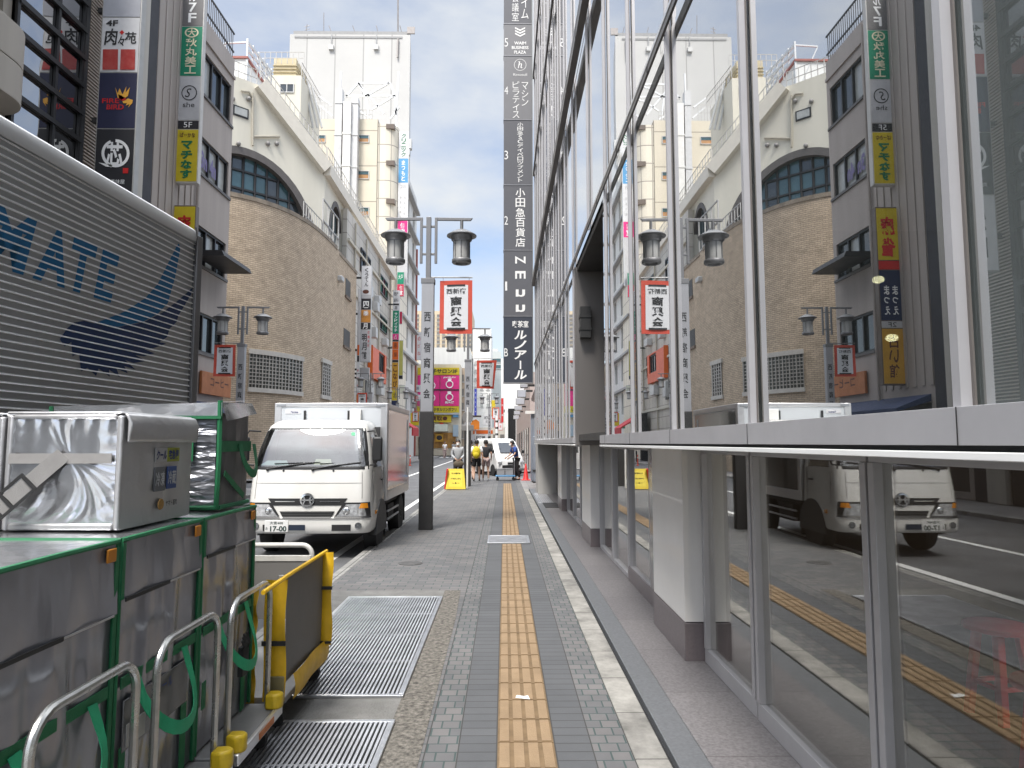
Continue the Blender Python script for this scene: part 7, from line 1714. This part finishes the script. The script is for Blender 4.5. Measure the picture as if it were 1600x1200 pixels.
vcol('shop_sign', 'cream box sign on the grey hooded building, above the red awning', 621, 631, 64.5, 602, 614, [(1, colm('cream light box', (0.66, 0.70, 0.60)), [])], bracket=-0.4)
vcol('shop_sign', 'white box sign with a dark mark, on the far facade left of the nearest lamp', 646, 656, 83, 602, 612, [(1, M_sw, [('眼', 0.6, 0.5, 0.4, 0.7, M_navy)])], bracket=-0.4)
vcol('shop_sign', 'lowest white box sign at the far left, above the yellow sign', 646, 656, 83, 617, 626, [(1, M_sw, [('酒', 0.5, 0.5, 0.4, 0.6, M_red)])], bracket=-0.4)
vcol('shop_sign', 'pale box sign under the long white restaurant sign column', 559, 574, 45.5, 575, 592, [(1, M_spale, [])], bracket=-0.5)
pl3 = thing('street_pole', 'slim white pole with dark spots at the far kerb right of the walkers', 'pole', None, (-0.45, 41.0, 0))
MB().tube([(0, 0, 0), (0, 0, 3.2)], 0.09, 10).build('shaft', M_white, pl3)
for k in range(6): MB().lathe([(0.092, 0.9 + k * 0.38), (0.092, 1.02 + k * 0.38)], n=12).build('band', M_black, pl3)
# ------------------------------------------------------------------ people
M_skin = mat('skin', (0.46, 0.29, 0.21), 0.6, var=0.05)
M_hair = mat('black hair', (0.018, 0.015, 0.014), 0.5, var=0.2, vs=30)
M_shoe = mat('dark shoe', (0.03, 0.03, 0.03), 0.5)
def skin_mesh(name, V_, E_, root, m, parent, levels=1):
    names = list(V_); me = bpy.data.meshes.new(name)
    me.from_pydata([V_[k][0] for k in names], [(names.index(a), names.index(b)) for a, b in E_], [])
    me.materials.append(m)
    o = bpy.data.objects.new(name, me); col.objects.link(o)
    if parent is not None: o.parent = parent
    md = o.modifiers.new('skin', 'SKIN'); md.use_smooth_shade = True
    if not me.skin_vertices: me.skin_vertices.new()
    sv = me.skin_vertices[0].data
    for i, k in enumerate(names):
        r = V_[k][1]; sv[i].radius = r if isinstance(r, tuple) else (r, r); sv[i].use_root = (i == 0)
    s = o.modifiers.new('subdivision', 'SUBSURF'); s.levels = levels; s.render_levels = levels
    return o
def person(label, loc, rz, J, top, bottom, top_sleeve, bottom_len, shoe=None, mask=False, hair=M_hair, bag=None):
    """J moves joints of the standing default pose (facing -y); top_sleeve 0.5 = to the elbow, bottom_len 0.5 = to the knee"""
    D = {'pelvis': (0, 0, 0.93), 'waist': (0, 0, 1.08), 'chest': (0, 0.0, 1.27), 'neck': (0, 0.0, 1.44), 'jaw': (0, -0.02, 1.52), 'head': (0, -0.012, 1.61), 'crown': (0, 0.0, 1.67)}
    for s, q in ((-1, 'l'), (1, 'r')):
        D.update({'shoulder_' + q: (s * 0.175, 0, 1.385), 'elbow_' + q: (s * 0.235, 0.03, 1.12), 'wrist_' + q: (s * 0.235, -0.05, 0.89), 'hip_' + q: (s * 0.09, 0, 0.88), 'knee_' + q: (s * 0.10, -0.01, 0.49), 'ankle_' + q: (s * 0.10, 0.02, 0.085), 'toe_' + q: (s * 0.115, -0.14, 0.035)})
    D.update(J); D = {k: Vector(v) for k, v in D.items()}
    t = thing('person', label, 'person', None, loc, rz)
    R = {'pelvis': (0.125, 0.095), 'waist': (0.115, 0.085), 'chest': (0.135, 0.10), 'neck': 0.052, 'jaw': (0.062, 0.07), 'head': (0.075, 0.092), 'crown': (0.055, 0.065)}
    for q in 'lr': R.update({'shoulder_' + q: 0.058, 'elbow_' + q: 0.041, 'wrist_' + q: 0.028, 'hip_' + q: 0.085, 'knee_' + q: 0.055, 'ankle_' + q: 0.038, 'toe_' + q: 0.03})
    Vb = {k: (tuple(D[k]), R[k]) for k in D}
    Eb = [('pelvis', 'waist'), ('waist', 'chest'), ('chest', 'neck'), ('neck', 'jaw'), ('jaw', 'head'), ('head', 'crown')]
    for s, q in ((-1, 'l'), (1, 'r')):
        Eb += [('chest', 'shoulder_' + q), ('shoulder_' + q, 'elbow_' + q), ('elbow_' + q, 'wrist_' + q), ('pelvis', 'hip_' + q), ('hip_' + q, 'knee_' + q), ('knee_' + q, 'ankle_' + q), ('ankle_' + q, 'toe_' + q)]
        f = (D['wrist_' + q] - D['elbow_' + q]).normalized(); sd = f.cross(Vector((1, 0, 0))).normalized()
        if sd.length < 0.1: sd = Vector((0, 1, 0))
        palm = D['wrist_' + q] + f * 0.06; Vb['palm_' + q] = (tuple(palm), (0.026, 0.034)); Eb.append(('wrist_' + q, 'palm_' + q))
        for k, ln in enumerate((0.062, 0.075, 0.07, 0.055)):
            o_ = sd * (0.024 - 0.016 * k); a = palm + f * 0.035 + o_; b = a + f * ln * 0.55 + Vector((-s * 0.008, 0, 0)); c = b + f * ln * 0.35 + Vector((-s * 0.02, 0, 0))
            for nm, p in (('a', a), ('b', b), ('c', c)): Vb['finger%d%s_%s' % (k, nm, q)] = (tuple(p), 0.0085)
            Eb += [('palm_' + q, 'finger%da_%s' % (k, q)), ('finger%da_%s' % (k, q), 'finger%db_%s' % (k, q)), ('finger%db_%s' % (k, q), 'finger%dc_%s' % (k, q))]
        a = palm + sd * 0.04 + f * 0.0; b = a + f * 0.035 + sd * 0.012
        Vb['thumb_a_' + q] = (tuple(a), 0.0105); Vb['thumb_b_' + q] = (tuple(b), 0.009); Eb += [('palm_' + q, 'thumb_a_' + q), ('thumb_a_' + q, 'thumb_b_' + q)]
    hd = D['head']
    Vb['nose'] = ((hd.x, hd.y - 0.105, hd.z - 0.035), 0.014); Eb.append(('head', 'nose'))
    for s, q in ((-1, 'l'), (1, 'r')): Vb['ear_' + q] = ((hd.x + s * 0.082, hd.y + 0.01, hd.z - 0.02), 0.016); Eb.append(('head', 'ear_' + q))
    skin_mesh('body', Vb, Eb, 'pelvis', M_skin, t)
    for s in (-1, 1): MB().ball((hd.x + s * 0.03, hd.y - 0.088, hd.z - 0.005), 0.011, 5).build('eye', M_black, t)
    MB().box(hd.x - 0.022, hd.x + 0.022, hd.y - 0.096, hd.y - 0.085, hd.z - 0.082, hd.z - 0.074).build('mouth', mat('lips', (0.30, 0.12, 0.10), 0.5), t)
    hm = MB()
    for i in range(1): hm.ball((hd.x, hd.y + 0.022, hd.z + 0.035), (0.090, 0.098, 0.088), 10)
    for k in range(14):
        a = 2 * PI * k / 14; rr_ = 0.078
        if math.sin(a) > -0.55: hm.ball((hd.x + rr_ * math.cos(a), hd.y + 0.03 + rr_ * 0.95 * math.sin(a), hd.z - 0.01), (0.024, 0.024, 0.05), 5)
    hm.build('hair', hair, t)
    if mask: MB().grid(lambda a, b: (hd.x - 0.06 + 0.12 * a, hd.y - 0.105 - 0.018 * math.sin(PI * a) + 0.05 * (2 * a - 1) ** 2, hd.z - 0.10 + 0.085 * b), 8, 4).build('face_mask', M_white, t)
    def lerp(a, b, f): return tuple(D[a].lerp(D[b], f))
    g = 0.018
    tv = {'chest': (tuple(D['chest']), (0.135 + g, 0.10 + g)), 'waist': (tuple(D['waist']), (0.12 + g, 0.09 + g)), 'hem': (tuple(D['pelvis'] + Vector((0, 0, -0.03))), (0.132 + g, 0.10 + g)), 'collar': (lerp('chest', 'neck', 0.75), 0.062)}
    te = [('chest', 'waist'), ('waist', 'hem'), ('chest', 'collar')]
    bv = {'pelvis': (tuple(D['pelvis'] + Vector((0, 0, 0.02))), (0.13 + g * 0.5, 0.098 + g * 0.5))}; be = []
    for q in 'lr':
        tv['shoulder_' + q] = (tuple(D['shoulder_' + q]), 0.062 + g); te.append(('chest', 'shoulder_' + q))
        if top_sleeve <= 1:
            tv['cuff_' + q] = (lerp('shoulder_' + q, 'elbow_' + q, top_sleeve), 0.053 + g); te.append(('shoulder_' + q, 'cuff_' + q))
        else:
            tv['elbow_' + q] = (tuple(D['elbow_' + q]), 0.046 + g); tv['cuff_' + q] = (lerp('elbow_' + q, 'wrist_' + q, 0.93), 0.034 + g * 0.6)
            te += [('shoulder_' + q, 'elbow_' + q), ('elbow_' + q, 'cuff_' + q)]
        bv['hip_' + q] = (tuple(D['hip_' + q]), 0.092 + g * 0.6); be.append(('pelvis', 'hip_' + q))
        if bottom_len <= 1:
            bv['knee_' + q] = (lerp('hip_' + q, 'knee_' + q, bottom_len), 0.078 + g); be.append(('hip_' + q, 'knee_' + q))
        else:
            bv['knee_' + q] = (tuple(D['knee_' + q]), 0.064 + g); bv['cuff_' + q] = (lerp('knee_' + q, 'ankle_' + q, 0.95), 0.05 + g * 0.6); be += [('hip_' + q, 'knee_' + q), ('knee_' + q, 'cuff_' + q)]
        a, toe = D['ankle_' + q], D['toe_' + q]
        d_ = (toe - a); d_.z = 0; d_.normalize()
        sh = skin_mesh('shoe', {'heel': ((a.x - d_.x * 0.03, a.y - d_.y * 0.03, a.z - 0.045), (0.040, 0.04)), 'mid': ((a.x + d_.x * 0.07, a.y + d_.y * 0.07, a.z - 0.050), (0.043, 0.036)), 'toe': ((toe.x + d_.x * 0.03, toe.y + d_.y * 0.03, toe.z), (0.038, 0.030))}, [('heel', 'mid'), ('mid', 'toe')], 'heel', shoe or M_shoe, t)
    skin_mesh('top', tv, te, 'chest', top, t); skin_mesh('trousers' if bottom_len > 1 else 'shorts', bv, be, 'pelvis', bottom, t)
    return t
M_grey_top = mat('grey sweater', (0.36, 0.37, 0.38), 0.9, var=0.15); M_white_top = mat('white tee shirt', (0.74, 0.75, 0.77), 0.9, var=0.05); M_blk_top = mat('black tee shirt', (0.022, 0.022, 0.026), 0.9, var=0.2)
M_blue_top = mat('blue work shirt', (0.03, 0.075, 0.28), 0.85, var=0.12); M_blk_bot = mat('black cloth', (0.016, 0.016, 0.018), 0.9, var=0.2); M_rose_bot = mat('dusty rose shorts', (0.36, 0.27, 0.26), 0.9); M_white_shoe = mat('white shoe', (0.7, 0.7, 0.69), 0.5)
walk_a = {'knee_l': (-0.10, -0.10, 0.50), 'ankle_l': (-0.10, -0.16, 0.10), 'toe_l': (-0.105, -0.31, 0.06), 'knee_r': (0.10, -0.03, 0.49), 'ankle_r': (0.10, 0.20, 0.12), 'toe_r': (0.105, 0.06, 0.03), 'wrist_l': (-0.24, 0.05, 0.90), 'wrist_r': (0.24, -0.14, 0.92)}
walk_b = {'knee_r': (0.10, -0.09, 0.50), 'ankle_r': (0.10, -0.13, 0.10), 'toe_r': (0.105, -0.28, 0.06), 'knee_l': (-0.10, -0.02, 0.49), 'ankle_l': (-0.10, 0.17, 0.12), 'toe_l': (-0.105, 0.03, 0.03), 'wrist_r': (0.24, 0.05, 0.90), 'wrist_l': (-0.24, -0.12, 0.92)}
person('person in a grey sweater and face mask walking towards the camera with a bag', (-1.78, 26.6, 0), 0.1, dict(walk_a, elbow_l=(-0.24, 0.02, 1.12), wrist_l=(-0.10, -0.20, 0.98), elbow_r=(0.24, 0.02, 1.12), wrist_r=(0.10, -0.20, 0.98)), M_grey_top, M_blk_bot, 2, 2, mask=True)
person('person in a white tee shirt and black shorts walking away with a yellow backpack', (-1.14, 28.6, 0), PI - 0.05, walk_a, M_white_top, M_blk_bot, 0.75, 0.75)
person('person in a black tee shirt and dusty rose shorts walking away', (-0.78, 29.2, 0), PI + 0.12, walk_b, M_blk_top, M_rose_bot, 0.7, 0.8, shoe=M_white_shoe)
person('person in dark clothes walking away, half hidden by the road sign pole', (-1.48, 30.2, 0), PI, walk_b, M_blk_top, M_blk_bot, 0.7, 0.8)
person('worker in a blue shirt and black trousers leaning over a blue hand cart', (0.52, 29.9, 0), -1.2, {'chest': (0, -0.10, 1.27), 'neck': (0, -0.17, 1.42), 'jaw': (0, -0.23, 1.49), 'head': (0, -0.22, 1.58), 'crown': (0, -0.20, 1.64), 'shoulder_l': (-0.18, -0.12, 1.38), 'shoulder_r': (0.18, -0.12, 1.38),
        'elbow_l': (-0.25, -0.16, 1.12), 'wrist_l': (-0.20, -0.36, 0.98), 'elbow_r': (0.25, -0.16, 1.12), 'wrist_r': (0.20, -0.36, 0.98), 'knee_l': (-0.11, -0.08, 0.49), 'ankle_r': (0.10, 0.12, 0.085), 'toe_r': (0.11, -0.03, 0.035)}, M_blue_top, M_blk_bot, 0.8, 2, mask=True)
person('distant person in white standing on the far pavement beyond the dark lamp base', (-6.2, 72.0, 0), 0.3, walk_a, M_white_top, M_rose_bot, 0.7, 2)
person('distant person in a grey top on the far pavement near the yellow shop', (-5.7, 78.0, 0), 2.8, walk_b, M_grey_top, M_blk_bot, 0.7, 2)
bp2 = thing('backpack', 'yellow backpack on the back of the person in white', 'backpack', None, (-1.14, 28.6, 0), PI - 0.05)
M_pack = mat('yellow pack cloth', (0.66, 0.52, 0.02), 0.7, var=0.15, vs=8)
MB().ball((0, 0.20, 1.20), (0.165, 0.10, 0.25), 12).build('body', M_pack, bp2)
MB().ball((0, 0.275, 1.11), (0.12, 0.05, 0.11), 10).build('pocket', M_pack, bp2)
for s in (-1, 1): MB().tube([(s * 0.10, 0.14, 1.38), (s * 0.12, 0.02, 1.47), (s * 0.12, -0.13, 1.38), (s * 0.13, -0.14, 1.22), (s * 0.14, 0.10, 1.05)], 0.018, 6).build('strap', M_pack, bp2)
hb2 = thing('shoulder_bag', 'brown bag held in front by the person in the grey sweater', 'bag', None, (-1.78, 26.6, 0), 0.1)
MB().ball((0.02, -0.26, 0.80), (0.20, 0.07, 0.13), 10).build('body', mat('brown canvas bag', (0.12, 0.095, 0.065), 0.8, var=0.3), hb2)
MB().tube([(-0.14, -0.26, 0.86), (-0.08, -0.24, 0.97), (0.10, -0.24, 0.97), (0.18, -0.26, 0.86)], 0.014, 6).build('handle', M_black, hb2)
hc = thing('hand_cart', 'blue platform hand cart with white crates in front of the worker', 'hand cart', None, (0.05, 29.5, 0))
MB().box(-0.42, 0.42, -0.28, 0.28, 0.17, 0.22).build('deck', mat('cart blue', (0.10, 0.33, 0.62), 0.45), hc, bevel=0.02)
for x in (-0.34, 0.34):
    for y in (-0.2, 0.2): MB().lathe([(0.03, -0.02), (0.06, -0.02), (0.065, 0.0), (0.06, 0.02), (0.03, 0.02)], (x, y, 0.065), 16, 'y').box(x - 0.03, x + 0.03, y - 0.035, y + 0.035, 0.10, 0.17).build('castor', M_black, hc)
MB().tube([(0.38, -0.24, 0.2), (0.38, -0.24, 0.85), (0.38, -0.18, 0.92), (0.38, 0.18, 0.92), (0.38, 0.24, 0.85), (0.38, 0.24, 0.2)], 0.014, 8).build('handle', M_steel, hc)
for k, (x, lb) in enumerate(((-0.20, 'grey crate on the left half of the blue hand cart'), (0.16, 'grey crate on the right half of the blue hand cart, next to its handle'))):
    t = thing('crate', lb, 'crate', None, (0.05 + x, 29.5, 0.222))
    MB().box(-0.165, 0.165, -0.22, 0.22, 0.0, 0.24).build('tub', mat('crate grey', (0.30, 0.30, 0.31), 0.6), t, bevel=0.015)
    MB().box(-0.175, 0.175, -0.23, 0.23, 0.24, 0.265).build('rim', mat('crate rim', (0.18, 0.18, 0.19), 0.6), t, bevel=0.006)
